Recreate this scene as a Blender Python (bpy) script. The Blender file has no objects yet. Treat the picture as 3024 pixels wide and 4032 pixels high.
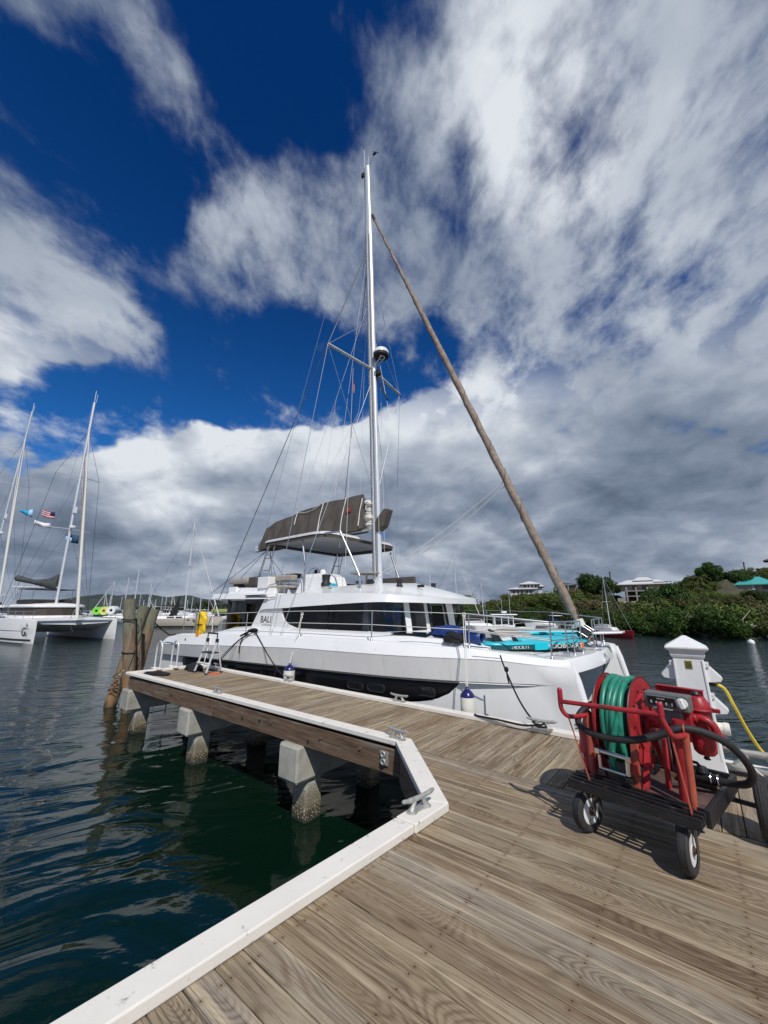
import bpy, bmesh, math, random
import numpy as np
from mathutils import Vector, Matrix, noise as mnoise
R = math.radians
random.seed(7); rng = np.random.default_rng(7)
sc = bpy.context.scene
col = sc.collection

# ------------------------------------------------------------------ camera
FPX, PITCH, CZ, ZD = 1514.0, R(14.2), 2.95, 1.35
cam_d = bpy.data.cameras.new('camera'); cam = bpy.data.objects.new('camera', cam_d); col.objects.link(cam)
cam_d.sensor_fit = 'VERTICAL'; cam_d.sensor_height = 24; cam_d.lens = 24 * FPX / 4032
cam_d.clip_start = .05; cam_d.clip_end = 30000
cam.location = (0, 0, CZ); cam.rotation_euler = (R(90) + PITCH, 0, 0)
sc.camera = cam
sc.render.resolution_x = 768; sc.render.resolution_y = 1024
sc.view_settings.view_transform = 'Standard'; sc.view_settings.look = 'None'
sc.view_settings.exposure = 0.0; sc.view_settings.gamma = 1

# ------------------------------------------------------------------ sun and sky
SUN = Vector((.22, -.96, 1.1)).normalized()
sun_d = bpy.data.lights.new('sun', 'SUN'); sun = bpy.data.objects.new('sun', sun_d); col.objects.link(sun)
sun_d.energy = 3.7; sun_d.angle = R(.5); sun_d.color = (1, .96, .9)
sun.rotation_euler = SUN.to_track_quat('Z', 'Y').to_euler()

COSP, SINP = math.cos(PITCH), math.sin(PITCH)
def ray(px, py):
    a = px - 1512; b = 2016 - py
    return Vector((a, FPX * COSP - b * SINP, FPX * SINP + b * COSP))
def PT(px, py, Y):
    r = ray(px, py); return Vector((0, 0, CZ)) + r * (Y / r.y)

class NT:
    """small helper to write node graphs"""
    def __init__(s, tree): s.t = tree; s.n = tree.nodes; s.l = tree.links
    def new(s, typ, **kw):
        nd = s.n.new(typ)
        for k, v in kw.items(): setattr(nd, k, v)
        return nd
    def put(s, sock, v):
        if isinstance(v, bpy.types.NodeSocket): s.l.new(v, sock)
        elif v is not None: sock.default_value = v
    def math(s, op, a, b=None, c=None, clamp=False):
        nd = s.new('ShaderNodeMath', operation=op); nd.use_clamp = clamp
        for i, v in enumerate((a, b, c)):
            if v is not None: s.put(nd.inputs[i], v)
        return nd.outputs[0]
    def vmath(s, op, a, b=None, out=0):
        nd = s.new('ShaderNodeVectorMath', operation=op); s.put(nd.inputs[0], a)
        if b is not None: s.put(nd.inputs['Scale' if op == 'SCALE' else 1], b)
        return nd.outputs[out]
    def noise(s, vec, scale, detail=4, rough=.5, dist=0, out='Fac', dim='3D'):
        nd = s.new('ShaderNodeTexNoise', noise_dimensions=dim)
        if vec is not None: s.put(nd.inputs['Vector'], vec)
        nd.inputs['Scale'].default_value = scale; nd.inputs['Detail'].default_value = detail
        nd.inputs['Roughness'].default_value = rough; nd.inputs['Distortion'].default_value = dist
        return nd.outputs[out]
    def ss(s, v, lo, hi, a=0., b=1.):
        nd = s.new('ShaderNodeMapRange', interpolation_type='SMOOTHSTEP')
        s.put(nd.inputs['Value'], v)
        for k, x in (('From Min', lo), ('From Max', hi), ('To Min', a), ('To Max', b)): s.put(nd.inputs[k], x)
        return nd.outputs['Result']
    def mix(s, fac, a, b, blend='MIX'):
        nd = s.new('ShaderNodeMix', data_type='RGBA', blend_type=blend)
        s.put(nd.inputs['Factor'], fac)
        for k, v in ((6, a), (7, b)):
            if isinstance(v, tuple) and len(v) == 3: v = v + (1,)
            s.put(nd.inputs[k], v)
        return nd.outputs[2]
    def ramp(s, fac, stops):
        nd = s.new('ShaderNodeValToRGB'); s.put(nd.inputs[0], fac); e = nd.color_ramp.elements
        while len(e) < len(stops): e.new(.5)
        for i, (p, c) in enumerate(stops):
            e[i].position = p; e[i].color = tuple(c) + (1,)
        return nd.outputs[0]
    def mapping(s, vec, scale=(1, 1, 1), loc=(0, 0, 0), rot=(0, 0, 0)):
        nd = s.new('ShaderNodeMapping'); s.put(nd.inputs[0], vec)
        nd.inputs['Scale'].default_value = scale; nd.inputs['Location'].default_value = loc
        nd.inputs['Rotation'].default_value = rot
        return nd.outputs[0]

world = bpy.data.worlds.new('World'); sc.world = world; world.use_nodes = True
def build_sky():
    w = NT(world.node_tree); w.n.clear()
    out = w.new('ShaderNodeOutputWorld'); bg = w.new('ShaderNodeBackground')
    bg.inputs['Strength'].default_value = .1
    sky = w.new('ShaderNodeTexSky', sky_type='NISHITA'); sky.sun_disc = False
    sky.sun_elevation = math.asin(SUN.z); sky.sun_rotation = math.atan2(SUN.x, SUN.y)
    sky.air_density = 1.0; sky.dust_density = .3; sky.ozone_density = 3
    tc = w.new('ShaderNodeTexCoord'); d = tc.outputs['Generated']
    sep = w.new('ShaderNodeSeparateXYZ'); w.l.new(d, sep.inputs[0])
    el = w.ss(sep.outputs[2], .12, .95)
    tint = w.mix(el, (.15, .60, 1.08), (.02, .25, .62))
    blue = w.mix(1.0, sky.outputs[0], tint, 'MULTIPLY')
    z = w.math('MAXIMUM', sep.outputs[2], 0.0)
    zz = w.math('ADD', z, .36)
    comb = w.new('ShaderNodeCombineXYZ')
    w.put(comb.inputs[0], w.math('DIVIDE', sep.outputs[0], zz)); w.put(comb.inputs[1], w.math('DIVIDE', sep.outputs[1], zz))
    p = comb.outputs[0]
    warp = w.noise(p, 1.5, 4, .55, out='Color')
    pw = w.vmath('ADD', p, w.vmath('SCALE', w.vmath('SUBTRACT', warp, (.5, .5, .5)), .30))
    warp2 = w.noise(p, 6, 3, .5, out='Color')
    pw2 = w.vmath('ADD', pw, w.vmath('SCALE', w.vmath('SUBTRACT', warp2, (.5, .5, .5)), .05))
    big = w.noise(w.mapping(pw, (1, 1, 1), (3.1, 1.7, .4)), 1.5, 5, .55)
    fine = w.noise(w.mapping(pw2, (1.3, .8, 1), (7.3, 2.2, 0), (0, 0, R(-28))), 4.6, 10, .62, .08)
    # where the weather has put cloud (+) and clear sky (-): direction, radius, weight
    blobs = [
        (640, 60, 11, -.5), (530, 230, 9, -.75), (560, 130, 9, -.55), (200, 300, 9, -.9), (60, 300, 8, -.8), (470, 310, 6, -.9), (350, 370, 7, -.9), (500, 100, 7, -.7), (250, 520, 5, -.35),
        (290, 470, 5, -.5), (200, 150, 4, -.5), (30, 200, 6, -.8), (220, 200, 4, -.5), (760, 210, 5, -.25), (640, 320, 4, -.2), (880, 30, 6, -.2), (480, 70, 6, -.5), (330, 660, 4, -.2),
        (400, 820, 9, -.9), (540, 760, 8, -.8), (640, 850, 9, -.75), (250, 850, 8, -.7), (450, 880, 6, -.55), (720, 790, 9, -.85), (900, 790, 6, -.7), (800, 860, 5, -.55), (960, 700, 5, -.45), (990, 790, 4, -.5), (620, 650, 5, -.3),
        (30, 1000, 7, -.7), (150, 880, 6, -.6), (110, 1040, 5, -.35), (330, 1035, 3, -.4), (230, 960, 3, -.2),
        (1250, 100, 5, -.75), (1220, 180, 4, -.6), (960, 350, 5, -.4), (1090, 520, 5, -.4), (1000, 430, 4, -.3), (880, 260, 4, -.25), (1010, 60, 4, -.15), (1190, 500, 4, -.2),
        (90, 70, 4, .45), (120, 110, 4, .4), (360, 130, 4.5, .6), (440, 205, 4, .8), (330, 190, 4, .6), (280, 80, 6, .3), (30, 30, 8, .2), (200, 20, 8, .15),
        (40, 440, 9, .65), (130, 600, 9, .75), (250, 720, 6, .75), (330, 760, 3, .45), (20, 760, 5, .6), (100, 700, 7, .5), (490, 410, 6, .8), (560, 560, 7, .5), (600, 400, 6, .5), (700, 480, 9, .62), (860, 600, 8, .6), (600, 270, 5, .6), (490, 640, 5, .5), (680, 620, 6, .55), (400, 480, 5, .4), (330, 470, 4, .4), (760, 640, 5, .5), (860, 420, 6, .4), (800, 300, 7, .35),
        (1000, 180, 10, .5), (1170, 330, 15, .9), (1450, 250, 20, .9), (1500, 700, 24, 1.1), (1430, 420, 14, .6), (1330, 560, 12, .5), (1600, 560, 12, .5), (1150, 640, 7, .35), (1200, 800, 17, .9), (1090, 880, 7, .6), (1040, 640, 7, .45), (760, 110, 6, .25), (1500, 30, 15, .7), (1060, 60, 6, .3),
        (700, 1010, 10, 1.0), (500, 1020, 8, .9), (350, 960, 5, .8), (420, 950, 4, .4), (900, 960, 8, .9), (260, 1100, 8, .6), (420, 1130, 9, .9), (200, 1200, 16, .9), (100, 1180, 12, .8), (700, 1200, 18, 1.1), (1200, 1100, 20, 1.2), (500, 1180, 12, .9), (60, 925, 3.5, .5), (80, 1110, 5, .5), (820, 900, 4, .4),
    ]
    def field(lst, k, start=None):
        acc = start
        for (bx, by, rad, wt) in lst:
            v = ray(bx * 1.8228, by * 1.8228).normalized()
            dp = w.vmath('DOT_PRODUCT', dw, tuple(v), out=1)
            acc = w.math('MULTIPLY_ADD', w.ss(dp, math.cos(R(rad * k)), 1.0), wt, acc if acc is not None else 0.0)
        return acc
    dwn = w.noise(d, 5, 4, .6, out='Color')
    dw = w.vmath('NORMALIZE', w.vmath('ADD', d, w.vmath('SCALE', w.vmath('SUBTRACT', dwn, (.5, .5, .5)), .10)))
    cov = w.math('MULTIPLY', w.math('TANH', w.math('ADD', field(blobs, 1.2), .10)), .44)
    low = w.ss(sep.outputs[2], .26, .02)
    cov = w.math('MULTIPLY_ADD', low, .4, cov)
    fz = w.math('SUBTRACT', fine, .5)
    dens = w.math('ADD', w.math('MULTIPLY_ADD', w.math('SUBTRACT', big, .5), 1.6, cov), w.math('MULTIPLY', fz, 2.0))
    rag = w.math('SUBTRACT', w.noise(w.mapping(p, (1.15, .85, 1), (1.7, 4.2, 0), (0, 0, R(-30))), 10.5, 9, .6), .5)
    dens = w.math('MULTIPLY_ADD', rag, 1.35, dens)
    alpha = w.ss(dens, -.33, .60)
    alpha = w.math('POWER', alpha, 1.25)
    # hard-edged low cumulus against the soft high cloud
    puff = w.noise(w.mapping(pw2, (1, 1, 1), (1.2, 9.4, 0)), 3.6, 9, .50)
    lowz = w.ss(sep.outputs[2], .60, .42)
    dens2 = w.math('ADD', w.math('MULTIPLY', w.math('SUBTRACT', puff, .5), 1.6), cov)
    a2 = w.math('MULTIPLY', w.ss(dens2, .0, .20), lowz)
    alpha = w.math('MAXIMUM', alpha, a2)
    # thick and low cloud is grey, thin edges are white
    tone = w.ss(w.noise(w.mapping(pw, (.8, 1.5, 1), (5.2, .3, 0)), 1.3, 7, .55), .32, .68)
    thick = w.ss(dens, .3, 1.5)
    bright = w.math('MULTIPLY_ADD', thick, -.05, .58)
    bright = w.math('ADD', bright, w.math('MULTIPLY', w.math('SUBTRACT', tone, .5), .30))
    bright = w.math('MULTIPLY_ADD', fz, .35, w.math('MULTIPLY_ADD', rag, .30, bright))
    up = w.vmath('SCALE', pw2, .935)
    puff2 = w.noise(w.mapping(up, (1, 1, 1), (1.2, 9.4, 0)), 3.6, 9, .50)
    relief_shade = w.math('SUBTRACT', puff, puff2)  # self-shading of the clouds painted into the sky colour, upper edges lighter
    bright = w.math('MULTIPLY_ADD', relief_shade, w.math('MULTIPLY_ADD', lowz, .55, .25), bright)
    bright = w.math('MULTIPLY_ADD', w.math('SUBTRACT', puff, .5), w.math('MULTIPLY_ADD', lowz, .20, .1), bright)
    tones = [(1190, 290, 12, .16), (1180, 370, 7, .22), (1090, 200, 8, .12), (1500, 570, 15, .18), (1430, 640, 8, .1), (1100, 690, 6, .12), (480, 420, 6, .12), (250, 965, 6, .26), (400, 955, 5, .24), (520, 960, 5, .28), (700, 925, 6, .32), (850, 895, 5, .3), (960, 875, 6, .28), (1100, 850, 5, .2), (380, 1130, 6, .2), (110, 640, 9, .1), (300, 1060, 5, .2), (20, 800, 5, .26), (330, 210, 5, .08), (1010, 160, 6, .1),
             (60, 1110, 8, -.08), (250, 1210, 10, -.10), (1520, 900, 15, -.06), (1350, 1180, 15, -.07), (900, 1150, 12, -.08), (1150, 1240, 8, -.10), (1300, 860, 11, -.03), (1500, 1000, 10, -.08), (1500, 1180, 12, -.08), (640, 1230, 10, -.10), (300, 1230, 7, -.08), (760, 1080, 6, -.05), (30, 480, 8, -.05), (60, 30, 14, -.12), (300, 40, 14, -.10), (700, 60, 12, -.08), (900, 450, 8, -.06)]
    bright = w.math('ADD', bright, field(tones, 1.35))
    ccol = w.ramp(bright, [(0, (.095, .125, .185)), (.2, (.155, .20, .275)), (.45, (.255, .305, .395)), (.75, (.46, .51, .59)), (1, (.74, .78, .83))])
    ccol10 = w.vmath('SCALE', ccol, 10.0)
    colr = w.mix(alpha, blue, ccol10)
    dn = w.ss(sep.outputs[2], -.05, -.005)
    colr = w.mix(dn, (.25, .5, .6), colr)
    w.l.new(colr, bg.inputs[0]); w.l.new(bg.outputs[0], out.inputs[0])
    world.cycles.sampling_method = 'MANUAL'; world.cycles.sample_map_resolution = 512
build_sky()

# ------------------------------------------------------------------ frames and mesh helpers
AU = math.atan2(-.626, .78)
UX, UY = math.cos(AU), math.sin(AU)
def W(a, n, z=0): return Vector((a * UX - n * UY, a * UY + n * UX, z))
def WI(x, y): return (x * UX + y * UY, -x * UY + y * UX)

class MB:
    def __init__(s, off=(0, 0, 0), f=None): s.v = []; s.f = []; s.mi = []; s.off = Vector(off); s.fn = f; s.m = 0
    def add(s, verts, faces):
        b = len(s.v)
        for p in verts:
            p = Vector(p)
            if s.fn: p = Vector(s.fn(p))
            s.v.append(p - s.off)
        for f in faces: s.f.append(tuple(b + i for i in f)); s.mi.append(s.m)
        return s
    def box(s, x0, x1, y0, y1, z0, z1):
        return s.add([(x, y, z) for z in (z0, z1) for y in (y0, y1) for x in (x0, x1)],
                     [(0, 2, 3, 1), (4, 5, 7, 6), (0, 1, 5, 4), (2, 6, 7, 3), (0, 4, 6, 2), (1, 3, 7, 5)])
    def obox(s, c, size, rot=None):
        c = Vector(c); h = Vector(size) / 2; m = rot.to_matrix() if rot is not None else Matrix.Identity(3)
        return s.add([c + m @ Vector((x * h.x, y * h.y, z * h.z)) for z in (-1, 1) for y in (-1, 1) for x in (-1, 1)],
                     [(0, 2, 3, 1), (4, 5, 7, 6), (0, 1, 5, 4), (2, 6, 7, 3), (0, 4, 6, 2), (1, 3, 7, 5)])
    def beam(s, p0, p1, w, h, up=(0, 0, 1)):
        p0, p1 = Vector(p0), Vector(p1); t = (p1 - p0).normalized(); u = Vector(up)
        if abs(t.dot(u)) > .99: u = Vector((1, 0, 0))
        x = t.cross(u).normalized(); y = x.cross(t)
        q = [p + x * a * w / 2 + y * b * h / 2 for p in (p0, p1) for a, b in ((-1, -1), (1, -1), (1, 1), (-1, 1))]
        return s.add(q, [(0, 3, 2, 1), (4, 5, 6, 7), (0, 1, 5, 4), (1, 2, 6, 5), (2, 3, 7, 6), (3, 0, 4, 7)])
    def tube(s, pts, r, seg=8, cap=True):
        pts = [Vector(p) for p in pts]; n = len(pts)
        rs = list(r) if isinstance(r, (list, tuple)) else [r] * n
        vs = []; prev = None
        for i, p in enumerate(pts):
            t = (pts[min(i + 1, n - 1)] - pts[max(i - 1, 0)])
            t = t.normalized() if t.length > 1e-9 else Vector((0, 0, 1))
            if prev is None:
                u = Vector((0, 0, 1)) if abs(t.z) < .9 else Vector((1, 0, 0))
                x = t.cross(u).normalized()
            else:
                x = prev - t * prev.dot(t); x = x.normalized() if x.length > 1e-6 else t.orthogonal().normalized()
            prev = x; y = t.cross(x)
            for k in range(seg):
                a = 2 * math.pi * k / seg
                vs.append(p + (x * math.cos(a) + y * math.sin(a)) * rs[i])
        fs = [(i * seg + k, i * seg + (k + 1) % seg, (i + 1) * seg + (k + 1) % seg, (i + 1) * seg + k) for i in range(n - 1) for k in range(seg)]
        if cap: fs += [tuple(reversed(range(seg))), tuple((n - 1) * seg + k for k in range(seg))]
        return s.add(vs, fs)
    def lathe(s, prof, c=(0, 0, 0), axis=(0, 0, 1), seg=24, closed=True):
        q = Vector((0, 0, 1)).rotation_difference(Vector(axis)); c = Vector(c); vs = []
        for r, h in prof:
            for k in range(seg):
                a = 2 * math.pi * k / seg; vs.append(c + q @ Vector((r * math.cos(a), r * math.sin(a), h)))
        n = len(prof)
        fs = [(i * seg + k, i * seg + (k + 1) % seg, (i + 1) * seg + (k + 1) % seg, (i + 1) * seg + k) for i in range(n - 1) for k in range(seg)]
        if closed: fs += [tuple(reversed(range(seg))), tuple((n - 1) * seg + k for k in range(seg))]
        return s.add(vs, fs)
    def torus(s, c, axis, R0, r, seg=28, sg=10, sy=1.0):
        prof = [(R0 + r * math.cos(2 * math.pi * k / sg), r * sy * math.sin(2 * math.pi * k / sg)) for k in range(sg + 1)]
        return s.lathe(prof, c, axis, seg, False)
    def loft(s, rings, close=True, cap=True):
        m = len(rings[0]); vs = [p for r in rings for p in r]; n = len(rings); fs = []
        for i in range(n - 1):
            for k in range(m if close else m - 1):
                fs.append((i * m + k, i * m + (k + 1) % m, (i + 1) * m + (k + 1) % m, (i + 1) * m + k))
        if cap and close: fs += [tuple(reversed(range(m))), tuple((n - 1) * m + k for k in range(m))]
        return s.add(vs, fs)
    def prism(s, poly, ext):
        """poly: 3d points, ext: vector"""
        e = Vector(ext); n = len(poly); vs = [Vector(p) for p in poly] + [Vector(p) + e for p in poly]
        return s.add(vs, [tuple(reversed(range(n))), tuple(range(n, 2 * n))] + [(i, (i + 1) % n, n + (i + 1) % n, n + i) for i in range(n)])
    def sphere(s, c, r, seg=16, rg=10, sq=(1, 1, 1)):
        c = Vector(c); vs = [c + Vector((0, 0, -r * sq[2]))]
        for i in range(1, rg):
            t = -math.pi / 2 + math.pi * i / rg
            for k in range(seg):
                a = 2 * math.pi * k / seg
                vs.append(c + Vector((r * sq[0] * math.cos(t) * math.cos(a), r * sq[1] * math.cos(t) * math.sin(a), r * sq[2] * math.sin(t))))
        vs.append(c + Vector((0, 0, r * sq[2]))); L = len(vs) - 1; fs = []
        for k in range(seg):
            fs.append((0, 1 + (k + 1) % seg, 1 + k)); fs.append((L, L - seg + k, L - seg + (k + 1) % seg))
            for i in range(rg - 2):
                b = 1 + i * seg; fs.append((b + k, b + (k + 1) % seg, b + seg + (k + 1) % seg, b + seg + k))
        return s.add(vs, fs)
    def rbox(s, x0, x1, y0, y1, z0, z1, r=.03, k=3):
        """box with rounded vertical edges"""
        pl = []
        for cx, cy, a0 in ((x1 - r, y1 - r, 0), (x0 + r, y1 - r, 90), (x0 + r, y0 + r, 180), (x1 - r, y0 + r, 270)):
            for i in range(k + 1):
                a = R(a0 + 90 * i / k); pl.append((cx + r * math.cos(a), cy + r * math.sin(a), z0))
        return s.prism(pl, (0, 0, z1 - z0))
    def build(s, name, mat, parent=None, smooth=35, bevel=0, seg=2, loc=None, rot=None):
        me = bpy.data.meshes.new(name)
        me.from_pydata([tuple(p) for p in s.v], [], s.f)
        mats = mat if isinstance(mat, (list, tuple)) else [mat]
        for m in mats: me.materials.append(m)
        if len(mats) > 1: me.polygons.foreach_set('material_index', s.mi)
        bm = bmesh.new(); bm.from_mesh(me); bmesh.ops.recalc_face_normals(bm, faces=bm.faces); bm.to_mesh(me); bm.free()
        if smooth:
            me.shade_smooth()
            try: me.set_sharp_from_angle(angle=R(smooth))
            except Exception: pass
        o = bpy.data.objects.new(name, me); col.objects.link(o)
        if parent: o.parent = parent
        if loc is not None: o.location = loc
        if rot is not None: o.rotation_euler = (0, 0, rot) if not hasattr(rot, '__len__') else rot
        if bevel:
            b = o.modifiers.new('bevel', 'BEVEL'); b.width = bevel; b.segments = seg; b.limit_method = 'ANGLE'; b.angle_limit = R(35)
            b.harden_normals = False
        return o
def tag(o, label=None, cat=None, group=None, kind=None):
    if label: o['label'] = label
    if cat: o['category'] = cat
    if group: o['group'] = group
    if kind: o['kind'] = kind
    return o
def thing(name, label, cat, loc=(0, 0, 0), rz=0, group=None):
    o = bpy.data.objects.new(name, None); col.objects.link(o); o.empty_display_size = .2
    o.location = loc; o.rotation_euler = (0, 0, rz); return tag(o, label, cat, group)
def kids(o): return [c for c in col.objects if c.parent == o]
def copy_tree(o, parent=None):
    c = o.copy(); col.objects.link(c); c.parent = parent
    for ch in kids(o): copy_tree(ch, c)
    return c
def arc(p0, p1, sag, n=12, drop=(0, 0, -1)):
    p0, p1, d = Vector(p0), Vector(p1), Vector(drop)
    return [p0.lerp(p1, i / n) + d * sag * 4 * (i / n) * (1 - i / n) for i in range(n + 1)]
def spline(pts, k=6):
    P = [Vector(p) for p in pts]; P = [P[0] * 2 - P[1]] + P + [P[-1] * 2 - P[-2]]; o = []
    for i in range(1, len(P) - 2):
        for j in range(k):
            t = j / k; a, b, c, d = P[i - 1:i + 3]
            o.append(.5 * ((2 * b) + (c - a) * t + (2 * a - 5 * b + 4 * c - d) * t * t + (3 * b - a - 3 * c + d) * t ** 3))
    return o + [P[-2]]
def text_mesh(s, size, depth=.002):
    cu = bpy.data.curves.new('t', 'FONT'); cu.body = s; cu.size = size; cu.extrude = depth; cu.align_x = 'CENTER'; cu.align_y = 'CENTER'
    o = bpy.data.objects.new('t', cu); col.objects.link(o); dg = bpy.context.evaluated_depsgraph_get()
    me = bpy.data.meshes.new_from_object(o.evaluated_get(dg)); bpy.data.objects.remove(o); bpy.data.curves.remove(cu); return me
def lettering(s, size, mat, M4, parent, name='lettering', sx=1.0, depth=.002):
    """M4: matrix taking text plane (x right, y up, z out) to parent space"""
    me = text_mesh(s, size, depth); me.materials.clear(); me.materials.append(mat)
    me.transform(M4 @ Matrix.Diagonal((sx, 1, 1, 1)))
    o = bpy.data.objects.new(name, me); col.objects.link(o); o.parent = parent; return o
def basis(o, x, y):
    x, y = Vector(x).normalized(), Vector(y).normalized(); z = x.cross(y)
    m = Matrix((x, y, z)).transposed().to_4x4(); m.translation = Vector(o); return m
def lerp(a, b, t): return a + (b - a) * t
def tab(x, T):
    if x <= T[0][0]: return T[0][1]
    for (x0, y0), (x1, y1) in zip(T, T[1:]):
        if x <= x1: return lerp(y0, y1, (x - x0) / (x1 - x0))
    return T[-1][1]
def sm(t): t = max(0, min(1, t)); return t * t * (3 - 2 * t)

# ------------------------------------------------------------------ materials
def mat(name, color, rough=.5, metal=0, var=0, vscale=6, bump=0, bscale=40, spec=.5, stain=None, stretch=(1, 1, 1), coat=0, rv=0):
    m = bpy.data.materials.new(name); m.use_nodes = True; t = NT(m.node_tree)
    b = t.n['Principled BSDF']; b.inputs['Roughness'].default_value = rough; b.inputs['Metallic'].default_value = metal
    b.inputs['Specular IOR Level'].default_value = spec
    if coat: b.inputs['Coat Weight'].default_value = coat; b.inputs['Coat Roughness'].default_value = .08
    oc = t.new('ShaderNodeTexCoord').outputs['Object']; v = t.mapping(oc, stretch)
    c = tuple(color)
    if var:
        f = t.noise(v, vscale, 6, .6)
        f = t.ss(f, .25, .75)
        c = t.mix(f, tuple(x * (1 - var) for x in color), tuple(min(1, x * (1 + var)) for x in color))
    if stain:
        sc_, lo, hi, scol = stain
        f = t.ss(t.noise(v, sc_, 7, .65), lo, hi)
        c = t.mix(f, c, tuple(scol))
    if rv:
        t.put(b.inputs['Roughness'], t.math('MULTIPLY_ADD', t.noise(v, vscale * 2, 4), rv, rough - rv / 2, clamp=True))
    t.put(b.inputs['Base Color'], c if not isinstance(c, tuple) else c + (1,))
    if bump:
        bn = t.new('ShaderNodeBump'); bn.inputs['Strength'].default_value = 1; bn.inputs['Distance'].default_value = bump
        t.put(bn.inputs['Height'], t.noise(v, bscale, 5)); t.l.new(bn.outputs[0], b.inputs['Normal'])
    return m

def wood_mat(name, greys=True, width=.14, dark=1.0):
    m = bpy.data.materials.new(name); m.use_nodes = True; t = NT(m.node_tree); b = t.n['Principled BSDF']
    b.inputs['Roughness'].default_value = .78; b.inputs['Specular IOR Level'].default_value = .3
    tc = t.new('ShaderNodeTexCoord').outputs['Object']; sp = t.new('ShaderNodeSeparateXYZ'); t.l.new(tc, sp.inputs[0])
    g = t.new('ShaderNodeNewGeometry'); rnd = g.outputs['Random Per Island']
    x, y = sp.outputs[0], sp.outputs[1]
    r2 = t.math('FRACT', t.math('MULTIPLY', rnd, 17.31)); r3 = t.math('FRACT', t.math('MULTIPLY', rnd, 53.7))
    xs = t.math('MULTIPLY_ADD', rnd, 61.0, x)
    yl = t.math('SUBTRACT', t.math('MULTIPLY', t.math('FRACT', t.math('DIVIDE', y, width)), width), width / 2)
    cv = t.new('ShaderNodeCombineXYZ'); t.put(cv.inputs[0], xs); t.put(cv.inputs[1], y); t.put(cv.inputs[2], rnd); P = cv.outputs[0]
    # growth rings cut at a shallow angle
    slow = t.noise(t.mapping(P, (.42, .8, 1)), 1.0, 2, .5)
    med = t.noise(t.mapping(P, (1.6, 9, 1)), 1.0, 4, .55)
    u = t.math('ADD', t.math('SUBTRACT', yl, t.math('MULTIPLY', t.math('SUBTRACT', r2, .5), .09)), t.math('MULTIPLY', t.math('SUBTRACT', med, .5), .055))
    vv = t.math('MULTIPLY_ADD', t.math('SUBTRACT', slow, .45), .85, t.math('MULTIPLY', r3, .10))
    rr = t.math('SQRT', t.math('ADD', t.math('MULTIPLY', u, u), t.math('MULTIPLY', vv, vv)))
    ph = t.math('MULTIPLY_ADD', t.noise(t.mapping(P, (6, 30, 1)), 1.0, 3), 3.0, t.math('MULTIPLY', rr, 600))
    ring = t.math('MULTIPLY_ADD', t.math('SINE', ph), .5, .5)
    ring = t.math('POWER', ring, 1.6)
    grain = t.noise(t.mapping(P, (3, 170, 1)), 1.0, 5, .65)
    streak = t.noise(t.mapping(P, (.8, 26, 1)), 1.0, 5, .6)
    blot = t.noise(t.mapping(tc, (1.3, 3.2, 1)), 1.0, 5, .6)
    base = t.ramp(rnd, [(0, (.205, .175, .128)), (.14, (.135, .102, .072)), (.28, (.235, .21, .162)), (.42, (.165, .135, .10)), (.56, (.24, .222, .18)), (.68, (.125, .10, .075)), (.8, (.215, .20, .165)), (.9, (.20, .195, .185)), (1, (.17, .128, .09))])
    dk = t.mix(1.0, base, (.40, .34, .29), 'MULTIPLY')
    patch = t.ss(t.noise(t.mapping(P, (.9, 4, 1)), 1.0, 3), .42, .62)
    c = t.mix(t.math('MULTIPLY', ring, t.math('MULTIPLY_ADD', patch, .46, .15)), base, dk)
    c = t.mix(t.ss(grain, .49, .62, 0, .75), c, (.065, .046, .032))
    c = t.mix(t.ss(streak, .50, .72, 0, .65), c, (.42, .385, .31))
    c = t.mix(t.ss(streak, .46, .25, 0, .5), c, (.13, .085, .055))
    c = t.mix(t.ss(blot, .52, .75, 0, .45), c, (.36, .34, .29))
    c = t.mix(t.ss(blot, .42, .22, 0, .45), c, (.10, .072, .05))
    # knots
    vo = t.new('ShaderNodeTexVoronoi'); vo.inputs['Scale'].default_value = 1; t.put(vo.inputs['Vector'], t.mapping(P, (1.1, 5.5, 3)))
    kn = t.ss(vo.outputs['Distance'], .15, .07)
    c = t.mix(t.math('MULTIPLY', kn, .75), c, (.06, .038, .022))
    nx1 = t.math('SUBTRACT', t.math('MULTIPLY', t.math('FRACT', t.math('DIVIDE', t.math('ADD', x, .2), .61)), .61), .3); ny1 = t.math('SUBTRACT', t.math('ABSOLUTE', yl), .046)
    nd_ = t.math('SQRT', t.math('ADD', t.math('MULTIPLY', nx1, nx1), t.math('MULTIPLY', ny1, ny1)))
    c = t.mix(t.ss(nd_, .030, .006, 0, .35), c, (.10, .06, .035)); c = t.mix(t.ss(nd_, .0055, .004), c, (.03, .025, .02))
    if dark != 1: c = t.mix(1.0, c, (dark, dark * .86, dark * .72), 'MULTIPLY')
    c = t.mix(1.0, c, (1.44, 1.28, 1.07), 'MULTIPLY')
    t.put(b.inputs['Base Color'], c)
    bn = t.new('ShaderNodeBump'); bn.inputs['Distance'].default_value = .0022; bn.inputs['Strength'].default_value = .9
    h = t.math('ADD', t.math('MULTIPLY', grain, .9), t.math('MULTIPLY', ring, -.35)); t.put(bn.inputs['Height'], h)
    t.l.new(bn.outputs[0], b.inputs['Normal'])
    return m

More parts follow.
